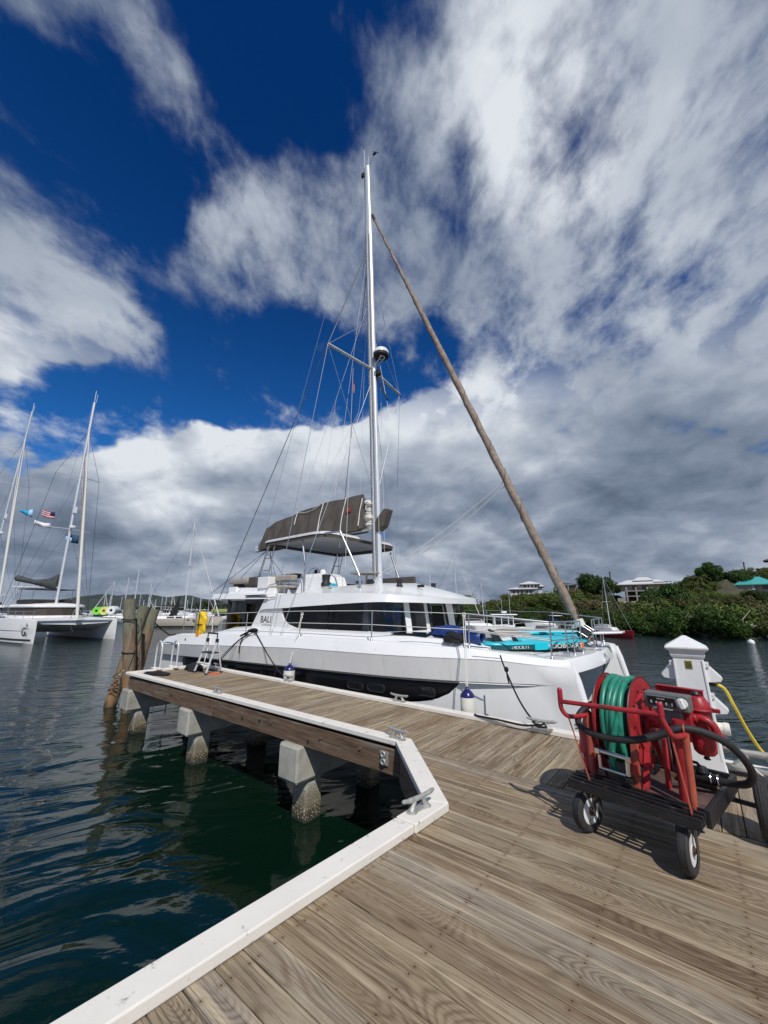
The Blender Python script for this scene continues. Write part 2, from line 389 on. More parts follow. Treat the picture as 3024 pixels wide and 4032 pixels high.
def water_mat():
    m = bpy.data.materials.new('harbour_water'); m.use_nodes = True; t = NT(m.node_tree); b = t.n['Principled BSDF']
    tc = t.new('ShaderNodeTexCoord').outputs['Object']
    shade = t.noise(t.mapping(tc, (.05, .05, 1)), 1.0, 3)
    t.put(b.inputs['Base Color'], t.mix(t.ss(shade, .35, .65), (.0018, .011, .006), (.0022, .012, .010)))
    b.inputs['Roughness'].default_value = .035; b.inputs['IOR'].default_value = 1.33; b.inputs['Specular IOR Level'].default_value = .5
    # distance from the quay: harbour is flat close in, choppy further out
    ln = t.vmath('LENGTH', tc, out=1)
    far = t.ss(ln, 9, 50)
    wv = t.mapping(tc, (1, 1, 1), (0, 0, 0), (0, 0, R(-20)))
    n1 = t.noise(t.mapping(wv, (.45, .9, 1)), 1.0, 3, .45, .9)
    n2 = t.noise(t.mapping(wv, (1.8, 3.6, 1)), 1.0, 4, .55, .4)
    n3 = t.noise(t.mapping(wv, (7, 12, 1)), 1.0, 3, .5)
    h = t.math('MULTIPLY', n1, .125)
    h = t.math('ADD', h, t.math('MULTIPLY', n2, t.math('MULTIPLY_ADD', far, .15, .006)))
    h = t.math('ADD', h, t.math('MULTIPLY', n3, t.math('MULTIPLY_ADD', far, .042, .0012)))
    bn = t.new('ShaderNodeBump'); bn.inputs['Distance'].default_value = 1.0; bn.inputs['Strength'].default_value = .85
    t.put(bn.inputs['Height'], h); t.l.new(bn.outputs[0], b.inputs['Normal'])
    return m

def foliage_mat(name, a, b_, c3=None, rough=.6):
    m = bpy.data.materials.new(name); m.use_nodes = True; t = NT(m.node_tree); b = t.n['Principled BSDF']
    g = t.new('ShaderNodeNewGeometry'); oi = t.new('ShaderNodeObjectInfo')
    c = t.mix(g.outputs['Random Per Island'], a, b_)
    tc = t.new('ShaderNodeTexCoord').outputs['Object']
    c = t.mix(t.ss(t.noise(tc, .9, 3), .4, .62, 0, .6), c, c3 or b_)
    hs = t.new('ShaderNodeHueSaturation'); t.put(hs.inputs['Color'], c)
    t.put(hs.inputs['Value'], t.math('MULTIPLY_ADD', oi.outputs['Random'], .9, .6))
    t.put(hs.inputs['Hue'], t.math('MULTIPLY_ADD', oi.outputs['Random'], .035, .48))
    t.put(b.inputs['Base Color'], hs.outputs[0]); b.inputs['Roughness'].default_value = rough; b.inputs['Specular IOR Level'].default_value = .25
    tr = t.new('ShaderNodeBsdfTranslucent'); t.put(tr.inputs[0], hs.outputs[0])
    mx = t.new('ShaderNodeMixShader'); mx.inputs[0].default_value = .2
    t.l.new(b.outputs[0], mx.inputs[1]); t.l.new(tr.outputs[0], mx.inputs[2]); t.l.new(mx.outputs[0], t.n['Material Output'].inputs[0])
    return m

M = {}
M['gel'] = mat('white_gelcoat', (.80, .80, .78), .28, var=.03, vscale=1.5, coat=.3, stain=(2.5, .56, .85, (.70, .69, .65)))
M['gel_side'] = mat('hull_gelcoat', (.80, .80, .775), .3, var=.03, vscale=1.2, coat=.25, stain=(2.2, .54, .8, (.66, .65, .60)), stretch=(3, 3, .35))
M['nonskid'] = mat('nonskid_deck', (.62, .62, .60), .7, var=.05, bump=.001, bscale=300)
M['black'] = mat('black_panel', (.007, .007, .009), .3, var=.3, vscale=3, spec=.3)
M['blackmat'] = mat('black_rubber', (.018, .018, .019), .65, var=.3, vscale=12, bump=.0006, bscale=120)
M['glass'] = mat('tinted_glass', (.012, .014, .017), .05, spec=.6, var=.4, vscale=2)
def tinted(name, tr, sp=.9):
    m = bpy.data.materials.new(name); m.use_nodes = True; t = NT(m.node_tree); t.n.clear(); o = t.new('ShaderNodeOutputMaterial')
    a = t.new('ShaderNodeBsdfTransparent'); a.inputs[0].default_value = tr + (1,); g = t.new('ShaderNodeBsdfGlossy'); g.inputs['Roughness'].default_value = .02
    f = t.new('ShaderNodeFresnel'); f.inputs[0].default_value = 1.5; mx = t.new('ShaderNodeMixShader'); t.l.new(f.outputs[0], mx.inputs[0]); t.l.new(a.outputs[0], mx.inputs[1]); t.l.new(g.outputs[0], mx.inputs[2]); t.l.new(mx.outputs[0], o.inputs[0]); return m
M['clearglass'] = tinted('smoked_glass', (.50, .52, .56))
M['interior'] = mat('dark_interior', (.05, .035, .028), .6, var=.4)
M['steel'] = mat('stainless_steel', (.62, .62, .62), .38, 1, var=.1)
M['alu'] = mat('aluminium_mast', (.74, .75, .76), .38, .35, var=.05, vscale=3)
M['wire'] = mat('rigging_wire', (.42, .43, .45), .4, .6)
M['darkwire'] = mat('dark_rigging', (.03, .035, .045), .5)
M['rope_w'] = mat('white_rope', (.72, .70, .64), .8, bump=.001, bscale=400)
M['rope_b'] = mat('black_rope', (.008, .008, .009), .85, bump=.0015, bscale=300)
M['sailcover'] = mat('taupe_canvas', (.085, .072, .060), .85, var=.22, vscale=5, bump=.004, bscale=14, stretch=(1, 1, .35))
M['genoa'] = mat('furled_genoa_cover', (.26, .20, .155), .8, var=.3, vscale=9, bump=.006, bscale=20)
M['sail'] = mat('white_sailcloth', (.66, .64, .58), .8, bump=.008, bscale=14)
M['canvas_dark'] = mat('dark_canvas', (.03, .026, .023), .8, var=.3)
M['canvas_black'] = mat('black_sailbag', (.010, .010, .013), .7, var=.3, bump=.01, bscale=6)
M['canvas_grey'] = mat('grey_sailbag', (.055, .062, .062), .8, var=.3, vscale=3, bump=.01, bscale=5)
M['headliner'] = mat('grey_headliner', (.42, .43, .45), .6, var=.04)
M['cushion'] = mat('beige_cushion', (.36, .32, .27), .8, var=.08)
M['cushion_dark'] = mat('brown_cushion', (.07, .06, .055), .8, var=.1)
M['curb'] = mat('white_painted_curb', (.78, .74, .66), .55, var=.04, vscale=3, stain=(11, .60, .70, (.33, .31, .27)), bump=.0006, bscale=90)
M['deck'] = wood_mat('weathered_decking')
M['fascia'] = mat('brown_timber', (.135, .085, .052), .8, var=.45, vscale=5, stretch=(.5, 6, 6), stain=(2.2, .52, .72, (.22, .21, .18)), bump=.003, bscale=30)
M['pile_wood'] = mat('old_pile_timber', (.19, .125, .075), .85, var=.4, vscale=4, stretch=(3, 3, .4), stain=(3, .5, .62, (.15, .17, .115)), bump=.008, bscale=12)
M['cleat'] = mat('galvanised_cleat', (.40, .40, .37), .55, .4, var=.25, vscale=20, stain=(12, .62, .7, (.16, .08, .04)), bump=.001, bscale=60)
M['red'] = mat('weathered_red_paint', (.36, .020, .026), .42, var=.28, vscale=8, stain=(17, .58, .66, (.12, .035, .025)), bump=.0012, bscale=60, rv=.3)
M['redorange'] = mat('faded_orange_paint', (.40, .085, .05), .5, var=.25, vscale=8, stain=(16, .62, .7, (.13, .05, .03)), bump=.0008, bscale=80)
M['redcloth'] = mat('red_vinyl_cover', (.40, .02, .04), .4, var=.2, vscale=5, bump=.006, bscale=9)
M['greenhose'] = mat('green_rubber_hose', (.02, .20, .13), .38, var=.25, vscale=10, stain=(20, .62, .75, (.05, .12, .09)))
M['cartblack'] = mat('black_painted_steel', (.012, .012, .013), .45, var=.4, vscale=10, stain=(16, .58, .68, (.06, .035, .025)), bump=.0015, bscale=40)
M['tyre'] = mat('tyre_rubber', (.030, .029, .028), .8, var=.3, vscale=20, stain=(14, .56, .80, (.05, .047, .042)), bump=.001, bscale=80)
M['rim'] = mat('white_rim', (.70, .70, .68), .4, var=.1, stain=(20, .6, .7, (.3, .2, .14)))
M['chrome'] = mat('chrome_roller', (.65, .65, .64), .18, 1, var=.15)
M['meter'] = mat('grey_meter_case', (.13, .135, .13), .45, var=.15, vscale=20)
M['dial'] = mat('black_dial', (.008, .008, .009), .2)
M['num'] = mat('white_numerals', (.75, .75, .72), .5)
M['hullwhite'] = mat('boat_white', (.80, .80, .78), .35, var=.03)
M['cream'] = mat('cream_hull', (.62, .56, .46), .4, var=.05)
M['navy'] = mat('navy_vinyl', (.015, .015, .10), .25)
M['fender'] = mat('fender_white', (.74, .72, .64), .35, var=.05, stain=(9, .66, .8, (.45, .43, .36)))
M['teal'] = mat('turquoise_board', (.01, .52, .62), .35, var=.04)
M['tealdark'] = mat('dark_teal_rail', (.008, .085, .10), .3)
M['bluebag'] = mat('blue_bag', (.012, .035, .17), .4, var=.3, vscale=6, bump=.012, bscale=9)
M['yellow'] = mat('yellow_pvc', (.85, .55, .02), .45, var=.12, vscale=8, bump=.006, bscale=16)
M['yellowcable'] = mat('yellow_cable', (.72, .55, .05), .5, var=.1)
M['orange'] = mat('orange_rubber', (.60, .15, .06), .6)
M['brass'] = mat('brass_plate', (.40, .33, .10), .4, .5, var=.2, vscale=40)
M['pedestal'] = mat('white_pedestal_plastic', (.76, .76, .74), .42, var=.05, vscale=4, stain=(7, .60, .78, (.55, .50, .43)), stretch=(2, 2, .5))
M['roof_white'] = mat('white_roof', (.62, .62, .62), .5, var=.03)
M['wall_white'] = mat('white_wall', (.52, .51, .48), .8, var=.06, vscale=.6)
M['wall_tan'] = mat('tan_wall', (.40, .34, .27), .85, var=.12, vscale=.5)
M['concrete_raw'] = mat('raw_concrete', (.30, .28, .25), .9, var=.2, vscale=1)
M['roof_teal'] = mat('teal_roof', (.06, .36, .34), .5, var=.06)
M['roof_trim'] = mat('maroon_trim', (.16, .06, .05), .6)
M['win'] = mat('house_window', (.02, .022, .025), .1)
M['timber_pole'] = mat('timber_pole', (.07, .06, .05), .9)
M['lime'] = mat('lime_foam', (.18, .60, .05), .6, var=.1)
M['limeyellow'] = mat('yellow_green_foam', (.55, .62, .15), .6)
M['water'] = water_mat()

def concrete_mat():
    m = mat('tidal_concrete', (.36, .35, .30), .85, var=.25, vscale=3, bump=.004, bscale=30)
    t = NT(m.node_tree); b = t.n['Principled BSDF']; old = b.inputs['Base Color'].links[0].from_socket
    g = t.new('ShaderNodeNewGeometry'); sp = t.new('ShaderNodeSeparateXYZ'); t.l.new(g.outputs['Position'], sp.inputs[0])
    n = t.noise(g.outputs['Position'], 7, 5, .6); z = t.math('MULTIPLY_ADD', n, -.22, sp.outputs[2])
    c = t.mix(t.ss(z, .42, .12), old, (.20, .175, .115)); c = t.mix(t.ss(z, .12, .02), c, (.075, .055, .03)); c = t.mix(t.ss(z, .02, -.1), c, (.02, .025, .015))
    n2 = t.noise(g.outputs['Position'], 45, 3); barn = t.math('MULTIPLY', t.ss(n2, .55, .62), t.math('MULTIPLY', t.ss(z, .18, .08), t.ss(z, -.12, -.02)))
    c = t.mix(barn, c, (.42, .38, .28)); t.put(b.inputs['Base Color'], c)
    bn = b.inputs['Normal'].links[0].from_node; t.put(bn.inputs['Height'], t.math('MULTIPLY_ADD', t.ss(z, .5, .25), t.math('MULTIPLY', n2, 6.0), n)); return m
M['concrete'] = concrete_mat()
def weather_pile():
    m = M['pile_wood']; t = NT(m.node_tree); b = t.n['Principled BSDF']; old = b.inputs['Base Color'].links[0].from_socket
    g = t.new('ShaderNodeNewGeometry'); sp = t.new('ShaderNodeSeparateXYZ'); t.l.new(g.outputs['Position'], sp.inputs[0])
    n = t.noise(t.mapping(g.outputs['Position'], (5, 5, 1.2)), 1.0, 5, .6); z = t.math('MULTIPLY_ADD', n, 1.3, sp.outputs[2])
    c = t.mix(t.ss(z, 2.5, 3.3, 0, .65), old, (.155, .175, .125)); c = t.mix(t.ss(z, 1.9, 1.2, 0, .7), c, (.26, .145, .065)); c = t.mix(t.ss(z, .95, .55), c, (.05, .045, .028))
    cr = t.noise(t.mapping(g.outputs['Position'], (40, 40, 1.5)), 1.0, 3); c = t.mix(t.ss(cr, .60, .66, 0, .8), c, (.03, .025, .018)); t.put(b.inputs['Base Color'], c)
weather_pile()
M['leaf_dark'] = foliage_mat('mangrove_leaves', (.018, .040, .007), (.060, .100, .014), (.032, .062, .010))
M['leaf_mid'] = foliage_mat('hill_leaves', (.045, .078, .014), (.12, .155, .030), (.09, .095, .03))
M['leaf_brown'] = foliage_mat('dry_scrub_leaves', (.075, .070, .028), (.16, .14, .06), (.13, .09, .05))
M['leaf_deep'] = foliage_mat('dense_tree_leaves', (.018, .045, .010), (.050, .092, .018))
M['bark'] = mat('tree_bark', (.13, .11, .085), .9, var=.3)
M['bark_pale'] = mat('bleached_branch', (.42, .38, .33), .9, var=.2)
M['earth'] = mat('hill_earth', (.055, .052, .028), .95, var=.4, vscale=.3)
M['farhill'] = mat('far_hill_cover', (.030, .042, .034), .95, var=.35, vscale=.004)

# ------------------------------------------------------------------ water, land, far hills
w = MB(); w.add([(-9000, -300, 0), (9000, -300, 0), (9000, 14000, 0), (-9000, 14000, 0)], [(0, 1, 2, 3)])
tag(w.build('water', M['water'], smooth=0), kind='structure')

SHORE = [(8, 150), (11, 100), (14, 84), (17.6, 71.5), (21.5, 61.5), (29, 50), (38, 41.5), (60, 31), (110, 12), (160, -5)]
def shore_d(x, y):
    """signed distance inland from the shoreline"""
    best = 1e9; sg = 1
    for (x0, y0), (x1, y1) in zip(SHORE, SHORE[1:]):
        dx, dy = x1 - x0, y1 - y0; L2 = dx * dx + dy * dy; t = max(0, min(1, ((x - x0) * dx + (y - y0) * dy) / L2))
        ex, ey = x - x0 - t * dx, y - y0 - t * dy; dd = math.hypot(ex, ey)
        if dd < best: best = dd; sg = 1 if (dx * ey - dy * ex) > 0 else -1
    return best * sg
def hill_h(x, y):
    d = shore_d(x, y)
    if d < 0: return max(-1.5, d * .3)
    u = x / max(y, 1); top = tab(u, [(.12, .4), (.20, 1.4), (.27, 3.4), (.33, 7.0), (.44, 7.6), (.52, 7.6), (.56, 6.6), (.60, 4.2), (.70, 4.0), (.78, 4.6), (.86, 5.6), (.95, 6.0), (1.2, 7)])
    return .35 + top * sm(d / tab(u, [(.3, 38), (.45, 50), (.6, 75), (.8, 88), (1, 92)])) + tab(u, [(.5, 0), (.6, 1.0), (.68, 3.0), (.74, 2.8), (.8, 3.4), (.88, 4.8), (.95, 9.5), (1.2, 10.5)]) * sm((d - tab(u, [(.6, 84), (.7, 84), (.74, 46), (.88, 50), (.92, 86)])) / 34) + .5 * mnoise.noise(Vector((x * .06, y * .06, 0)))
h = MB(); nx_, ny_ = 90, 70
gx = [-2 + 200 * i / nx_ for i in range(nx_ + 1)]; gy = [-20 + 260 * j / ny_ for j in range(ny_ + 1)]
h.add([(x, y, hill_h(x, y)) for y in gy for x in gx], [(j * (nx_ + 1) + i, j * (nx_ + 1) + i + 1, (j + 1) * (nx_ + 1) + i + 1, (j + 1) * (nx_ + 1) + i) for j in range(ny_) for i in range(nx_)])
tag(h.build('hillside', M['earth'], smooth=80), kind='structure')

def far_range(name, Y, prof, depth, mt):
    b = MB(); rows = 10; vs = []; n = 140
    x0, x1 = prof[0][0], prof[-1][0]
    for j in range(rows + 1):
        for i in range(n + 1):
            px = lerp(x0, x1, i / n); ht = (2399 - tab(px, prof)) / FPX * Y * 1.02
            X = (px - 1512) / FPX * Y * 1.03; tt = j / rows
            nz = mnoise.fractal(Vector((X * .0016, tt * 3, Y)), 1.0, 2.0, 5)
            z = (ht * sm(tt) * (1 + .25 * nz * (1 - abs(2 * tt - 1))) + 9 * nz * tt) if tt < 1 else ht * .99
            vs.append((X * (1 + .02 * (1 - tt)), Y - depth * (1 - tt), max(z, -2)))
    for i in range(n + 1): vs.append((vs[rows * (n + 1) + i][0], Y + depth, -2))
    b.add(vs, [(j * (n + 1) + i, j * (n + 1) + i + 1, (j + 1) * (n + 1) + i + 1, (j + 1) * (n + 1) + i) for j in range(rows + 1) for i in range(n)])
    return tag(b.build(name, mt, smooth=60), kind='structure')
far_range('hills', 4200, [(-600, 2380), (250, 2385), (340, 2366), (400, 2352), (480, 2342), (530, 2350), (590, 2345), (650, 2344), (700, 2354), (730, 2352), (780, 2344), (840, 2360), (950, 2368), (1100, 2380), (1500, 2388), (1900, 2390), (2400, 2396)], 900, M['farhill'])

# ------------------------------------------------------------------ pier
pier = thing('wooden_pier', 'weathered grey wooden pier with white curbs and a finger dock on concrete piles', 'pier', W(-2, 4.2, 0), AU)
PO = (-2, 4.2, 0)
def pb(): return MB(off=PO)
# main planking: boards along a
b = MB(); bw = .14; gap = .0065
x_l = lambda n: -2.02 - .035 * (3.1 - n) if n < 3.1 else -2.02 - (n - 3.1) * .98
n = -2.8 + .0; i0 = -52; BR = AU - R(3.2)
boards_main = MB()
k = 0
nn = 4.19
while nn > -3.2:
    y1 = nn - gap / 2; y0 = nn - bw + gap / 2
    segs = []; xx = None
    jl = [x_l(y0), x_l(y1)]
    cut = random.uniform(1.2, 4.5)
    for (xa0, xa1, xb) in ((jl[0], jl[1], cut), (cut + .004, cut + .004, 7.5)):
        dz = random.uniform(-.0018, .0018)
        ys0, ys1 = y0, y1
        boards_main.add([(xa0, ys0, ZD - .035 + dz), (xb, ys0, ZD - .035 + dz), (xb, ys1, ZD - .035 + dz), (xa1, ys1, ZD - .035 + dz),
                         (xa0, ys0, ZD + dz), (xb, ys0, ZD + dz), (xb, ys1, ZD + dz), (xa1, ys1, ZD + dz)],
                        [(0, 3, 2, 1), (4, 5, 6, 7), (0, 1, 5, 4), (1, 2, 6, 5), (2, 3, 7, 6), (3, 0, 4, 7)])
    nn -= bw
# local x along a, y along n measured so the board grid sits on multiples of bw
ofs = (-2, 4.19 - 40 * bw, 0)
for p in boards_main.v: p -= Vector((-2, 4.19 - 40 * bw, 0))
o = boards_main.build('deck_boards', M['deck'], pier, smooth=0, bevel=.003, seg=1); o.location = Vector(ofs) - Vector(PO)
# finger planking: boards along n; local x = n, local y = -a
fb = MB(); a = -11.48
while a < 6:
    a0, a1 = a + gap / 2, a + bw - gap / 2; dz = random.uniform(-.0018, .0018)
    n0, n1 = 4.2, 5.93
    fb.box(n0 - 4.2, n1 - 4.2, -(a1 + 11.48), -(a0 + 11.48), ZD - .035 + dz, ZD + dz); a += bw
o = fb.build('deck_boards', M['deck'], pier, smooth=0, bevel=.003, seg=1); o.location = (-11.48 + 2, 0, 0); o.rotation_euler = (0, 0, R(90))
# white curbs
def curb(pts, wdt, z0=ZD + .003, z1=ZD + .062, nm='curb'):
    c = pb(); L = pts[0]; 
    c.prism([(p[0], p[1], z0) for p in pts], (0, 0, z1 - z0)); return c.build(nm, M['curb'], pier, smooth=0, bevel=.008, seg=2)
curb([(-2.28, -.6), (-2.11, -.6), (-1.90, 2.72), (-2.07, 2.72)], .17)
curb([(-2.068, 2.724), (-1.885, 2.724), (-1.86, 3.16), (-2.045, 3.08)], .17, z1=ZD + .068)
curb([(-2.045, 3.084), (-1.86, 3.164), (-3.02, 4.30), (-3.13, 4.12)], .17, z1=ZD + .066)
curb([(-3.134, 4.12), (-3.02, 4.304), (-7.2, 4.28), (-7.2, 4.10)], .17)
curb([(-7.203, 4.10), (-7.203, 4.28), (-11.45, 4.22), (-11.62, 4.04)], .17, z1=ZD + .060)
curb([(-11.625, 4.045), (-11.45, 4.225), (-11.45, 5.84), (-11.62, 5.84)], .17, z1=ZD + .064)
curb([(-11.62, 5.844), (-6.3, 5.764), (-6.3, 5.92), (-11.62, 5.98)], .17)
curb([(-6.297, 5.764), (-1.2, 5.72), (-1.2, 5.88), (-6.297, 5.92)], .17, z1=ZD + .060)
curb([(-1.197, 5.72), (5.5, 5.50), (5.5, 5.66), (-1.197, 5.88)], .17)
# fascia timbers and rim beams
f = pb(); f.box(-7.4, -3.08, 4.125, 4.18, 1.03, ZD - .042); f.box(-11.52, -7.405, 4.10, 4.16, 1.03, ZD - .042); f.build('fascia_board', M['fascia'], pier, smooth=0, bevel=.004)
f = pb(); f.box(-11.52, 6, 5.86, 5.91, 1.03, ZD - .042); f.box(-11.56, -11.50, 4.17, 5.85, 1.03, ZD - .042); f.build('fascia_board', M['fascia'], pier, smooth=0)
f = pb(); f.prism([(-2.06, 3.12, .98), (-3.09, 4.14, .98), (-3.05, 4.18, .98), (-2.02, 3.16, .98)], (0, 0, .325)); f.box(-2.14, -2.09, -3, 3.1, .98, ZD - .042); f.build('fascia_board', M['fascia'], pier, smooth=0)
f = pb()
for y in (4.5, 5.0, 5.5): f.box(-11.3, 6, y, y + .07, 1.06, ZD - .045)
for y in (3.6, 2.4, 1.2, 0, -1.2): f.box(-1.9, 6, y, y + .08, 1.04, ZD - .045)
f.build('joist', M['fascia'], pier, smooth=0)
for a_, z_ in ((-4.45, 1.2), (-4.7, 1.12), (-5.6, 1.21), (-5.9, 1.19), (-6.4, 1.15), (-8.6, 1.2), (-9.1, 1.18), (-3.7, 1.22)):
    f = pb(); f.lathe([(.016, 0), (.016, .02)], (a_, 4.125 if a_ > -7.4 else 4.10, z_), (0, -1, 0), 10); f.build('bolt', M['blackmat'] if z_ < 1.195 else M['fascia'], pier)
# bracket at the inner corner of the finger
f = pb(); f.box(-3.36, -3.24, 4.105, 4.122, 1.12, 1.27); f.torus((-3.30, 4.09, 1.24), (0, 1, 0), .028, .012, 14, 6); f.torus((-3.30, 4.09, 1.16), (0, 1, 0), .028, .012, 14, 6); f.build('bracket', M['cleat'], pier)
# concrete caps and piles
def rough_block(mb, x0, x1, y0, y1, z0, z1, taper=0, ch=.03):
    rings = []
    for z_, g in ((z0, 1), (z0 + .03, 0), (z1 - .03, 0), (z1, 1)):
        q = ch * g * .6
        rings.append([(x0 + ch + 0 * q, y0 + q, z_), (x1 - ch, y0 + q, z_), (x1 - q, y0 + ch, z_), (x1 - q, y1 - ch, z_), (x1 - ch, y1 - q, z_), (x0 + ch, y1 - q, z_), (x0 + q, y1 - ch, z_), (x0 + q, y0 + ch, z_)])
    mb.loft(rings)
for (ac, jig) in ((-5.02, 0), (-8.35, .02), (-11.42, .0)):
    c = pb(); rough_block(c, ac - .22, ac + .22, 4.02 + jig, 6.3, .56, 1.028); c.build('pile_cap', M['concrete'], pier, smooth=0)
    for nc_, off_ in ((4.42, .02), (5.8, 0)):
        c = pb(); rough_block(c, ac - .16, ac + .16, nc_ - .16, nc_ + .16, -1.2, .56 if 1 else 0); c.build('pile', M['concrete'], pier, smooth=0)
for (ac, nc_) in ((-1.2, 3.2), (-1.2, .8), (2, 4.4)):
    c = pb(); rough_block(c, ac - .18, ac + .18, nc_ - .18, nc_ + .18, -1.2, 1.0); c.build('pile', M['concrete'], pier, smooth=0)
c = pb(); rough_block(c, -1.5, -.9, -2, 3.5, .6, 1.02); rough_block(c, 1.7, 2.3, -2, 6, .6, 1.02); c.build('pile_cap', M['concrete'], pier, smooth=0)

# cleats
def make_cleat(label, a_, n_, ang, z=ZD + .062, s=1.0, group='dock cleats bolted to the white curbs', flat=False):
    t = thing('dock_cleat', label, 'cleat', W(a_, n_, z), AU + ang, group)
    c = MB(); 
    for sx in (-1, 1):
        c.lathe([(.042 * s, 0), (.042 * s, .012 * s), (.026 * s, .02 * s)], (sx * .075 * s, 0, 0), seg=14)
        c.tube([(sx * .078 * s, 0, .01 * s), (sx * .062 * s, 0, .035 * s), (sx * .045 * s, 0, .075 * s)], [.03 * s, .02 * s, .018 * s], 10)
    c.rbox(-.09 * s, .09 * s, -.028 * s, .028 * s, 0, .014 * s, .02 * s); c.build('base', M['cleat'], t, smooth=50)
    h_ = MB(); h_.tube(spline([(-.17 * s, 0, .098 * s), (-.1 * s, 0, .086 * s), (0, 0, .082 * s), (.1 * s, 0, .086 * s), (.17 * s, 0, .098 * s)], 4), [.009 * s] + [.014 * s] * 3 + [.018 * s] * 11 + [.014 * s] * 1 + [.009 * s], 10); h_.build('horn', M['cleat'], t, smooth=60)
    return t
make_cleat('grey cleat on the waterside curb of the finger dock, halfway to its end', -7.42, 4.19, 0)
make_cleat('grey cleat on the boatside curb in front of the aft fender', -7.38, 5.82, 0, s=1.15)
make_cleat('grey cleat on the boatside curb before the black hull window', -4.32, 5.80, 0, s=1.1)
make_cleat('grey cleat where the finger dock meets the angled corner curb', -3.16, 4.20, R(-8), s=1.1)
make_cleat('large weathered cleat with a rusty bolt on the curb corner by the water', -1.99, 2.92, R(80), s=1.05)
make_cleat('cleat holding the black bow line, on the boatside curb', -1.90, 5.72, R(2), s=1.15)
make_cleat('big cleat with open base at the right edge beside the white pedestal', .2, 5.60, R(-4), s=1.9)
make_cleat('small cleat beside the far legs of the step ladder', -10.6, 5.9, R(0), s=1.0)

# timber dolphin piles
def lean_pile(name_label, p0, p1, r, facets=10, group='old timber piles lashed together at the dock end', square=False):
    t = MB(); p0, p1 = Vector(p0), Vector(p1); pts = [p0.lerp(p1, i / 14) for i in range(15)]
    base = p0
    m = MB(off=base); rs = [r * (1 + .05 * math.sin(i * 1.9)) for i in range(15)]
    m.tube(pts, rs, facets)
    for v in m.v:
        nz = mnoise.noise(Vector((v.x * 6, v.y * 6, v.z * 1.2))); v += Vector((v.x, v.y, 0)).normalized() * 0 + Vector((nz, -nz, 0)) * .02
    o = m.build('timber_pile', M['pile_wood'], None, smooth=50, loc=base); tag(o, name_label, 'pile', group); return o
def P0(px, py, Y): return PT(px, py, Y)
pa = P0(510, 2362, 12.6); q0 = PT(507, 2745, 12.5); dd = pa - q0; lean_pile('upright timber pile with green top standing in front of the leaning piles', q0 - dd * .3, pa, .175)
pdk = P0(542, 2435, 13.0); lean_pile('short dark timber pile wedged behind the upright pile', PT(538, 2760, 13.0), pdk, .12)
q0 = P0(437, 2768, 13.2); q1 = P0(570, 2388, 13.6); dd = (q1 - q0); lean_pile('leaning timber pile with split green top crossing behind the upright pile', q0 - dd * .35, q1, .175)
q0 = P0(508, 2745, 13.4); q1 = P0(604, 2400, 13.9); dd = (q1 - q0); lean_pile('leaning pale timber pile furthest right in the cluster', q0 - dd * .35, q1, .19)
def lash(label, pts, r, mt, name='lashing_rope', cat='rope', group=None):
    base = Vector(pts[0]); m = MB(off=base); m.tube(spline(pts, 5), r, 6); return tag(m.build(name, mt, None, smooth=60, loc=base), label, cat, group)
for (py, tx, lab) in ((2442, 0, 'upper'), (2572, 1, 'lower')):
    c0 = P0(509.5, py, 12.56); pts = []
    for i in range(26):
        t_ = i / 25; ang = R(200 + 360 * 1.0 * t_ * 2); rr = .205
        pts.append((c0.x + rr * math.cos(ang), c0.y + rr * math.sin(ang), c0.z + .04 * t_ + .01 * math.sin(i)))
    lash('dark rope turns around the upright timber pile, %s set' % lab, pts, .011, M['rope_b'])
lash('dark rope coiled round the foot of the leaning timber pile', [P0(x, y, 12.95) for x, y in ((470, 2650), (445, 2665), (470, 2672), (500, 2660), (452, 2690), (440, 2700), (470, 2698), (492, 2680), (440, 2712), (425, 2718), (455, 2722))], .012, M['rope_b'])
lash('black rope running down from the piles to the dock corner', [P0(575, 2445, 12.9), P0(545, 2530, 12.3), P0(520, 2600, 11.9), P0(505, 2635, 11.5)], .014, M['rope_b'])
lash('thick black rope from the timber piles to the catamaran stern', [P0(612, 2455, 13.3), P0(640, 2480, 13.6), P0(670, 2500, 13.4), P0(690, 2497, 13.0)], .022, M['rope_b'])
lash('white rope end hanging from the dock corner into the water', [P0(486, 2640, 10.9), P0(478, 2655, 11.0), P0(466, 2660, 11.2), P0(470, 2700, 11.4), P0(462, 2740, 11.8), P0(468, 2790, 12.2)], .012, M['rope_w'])

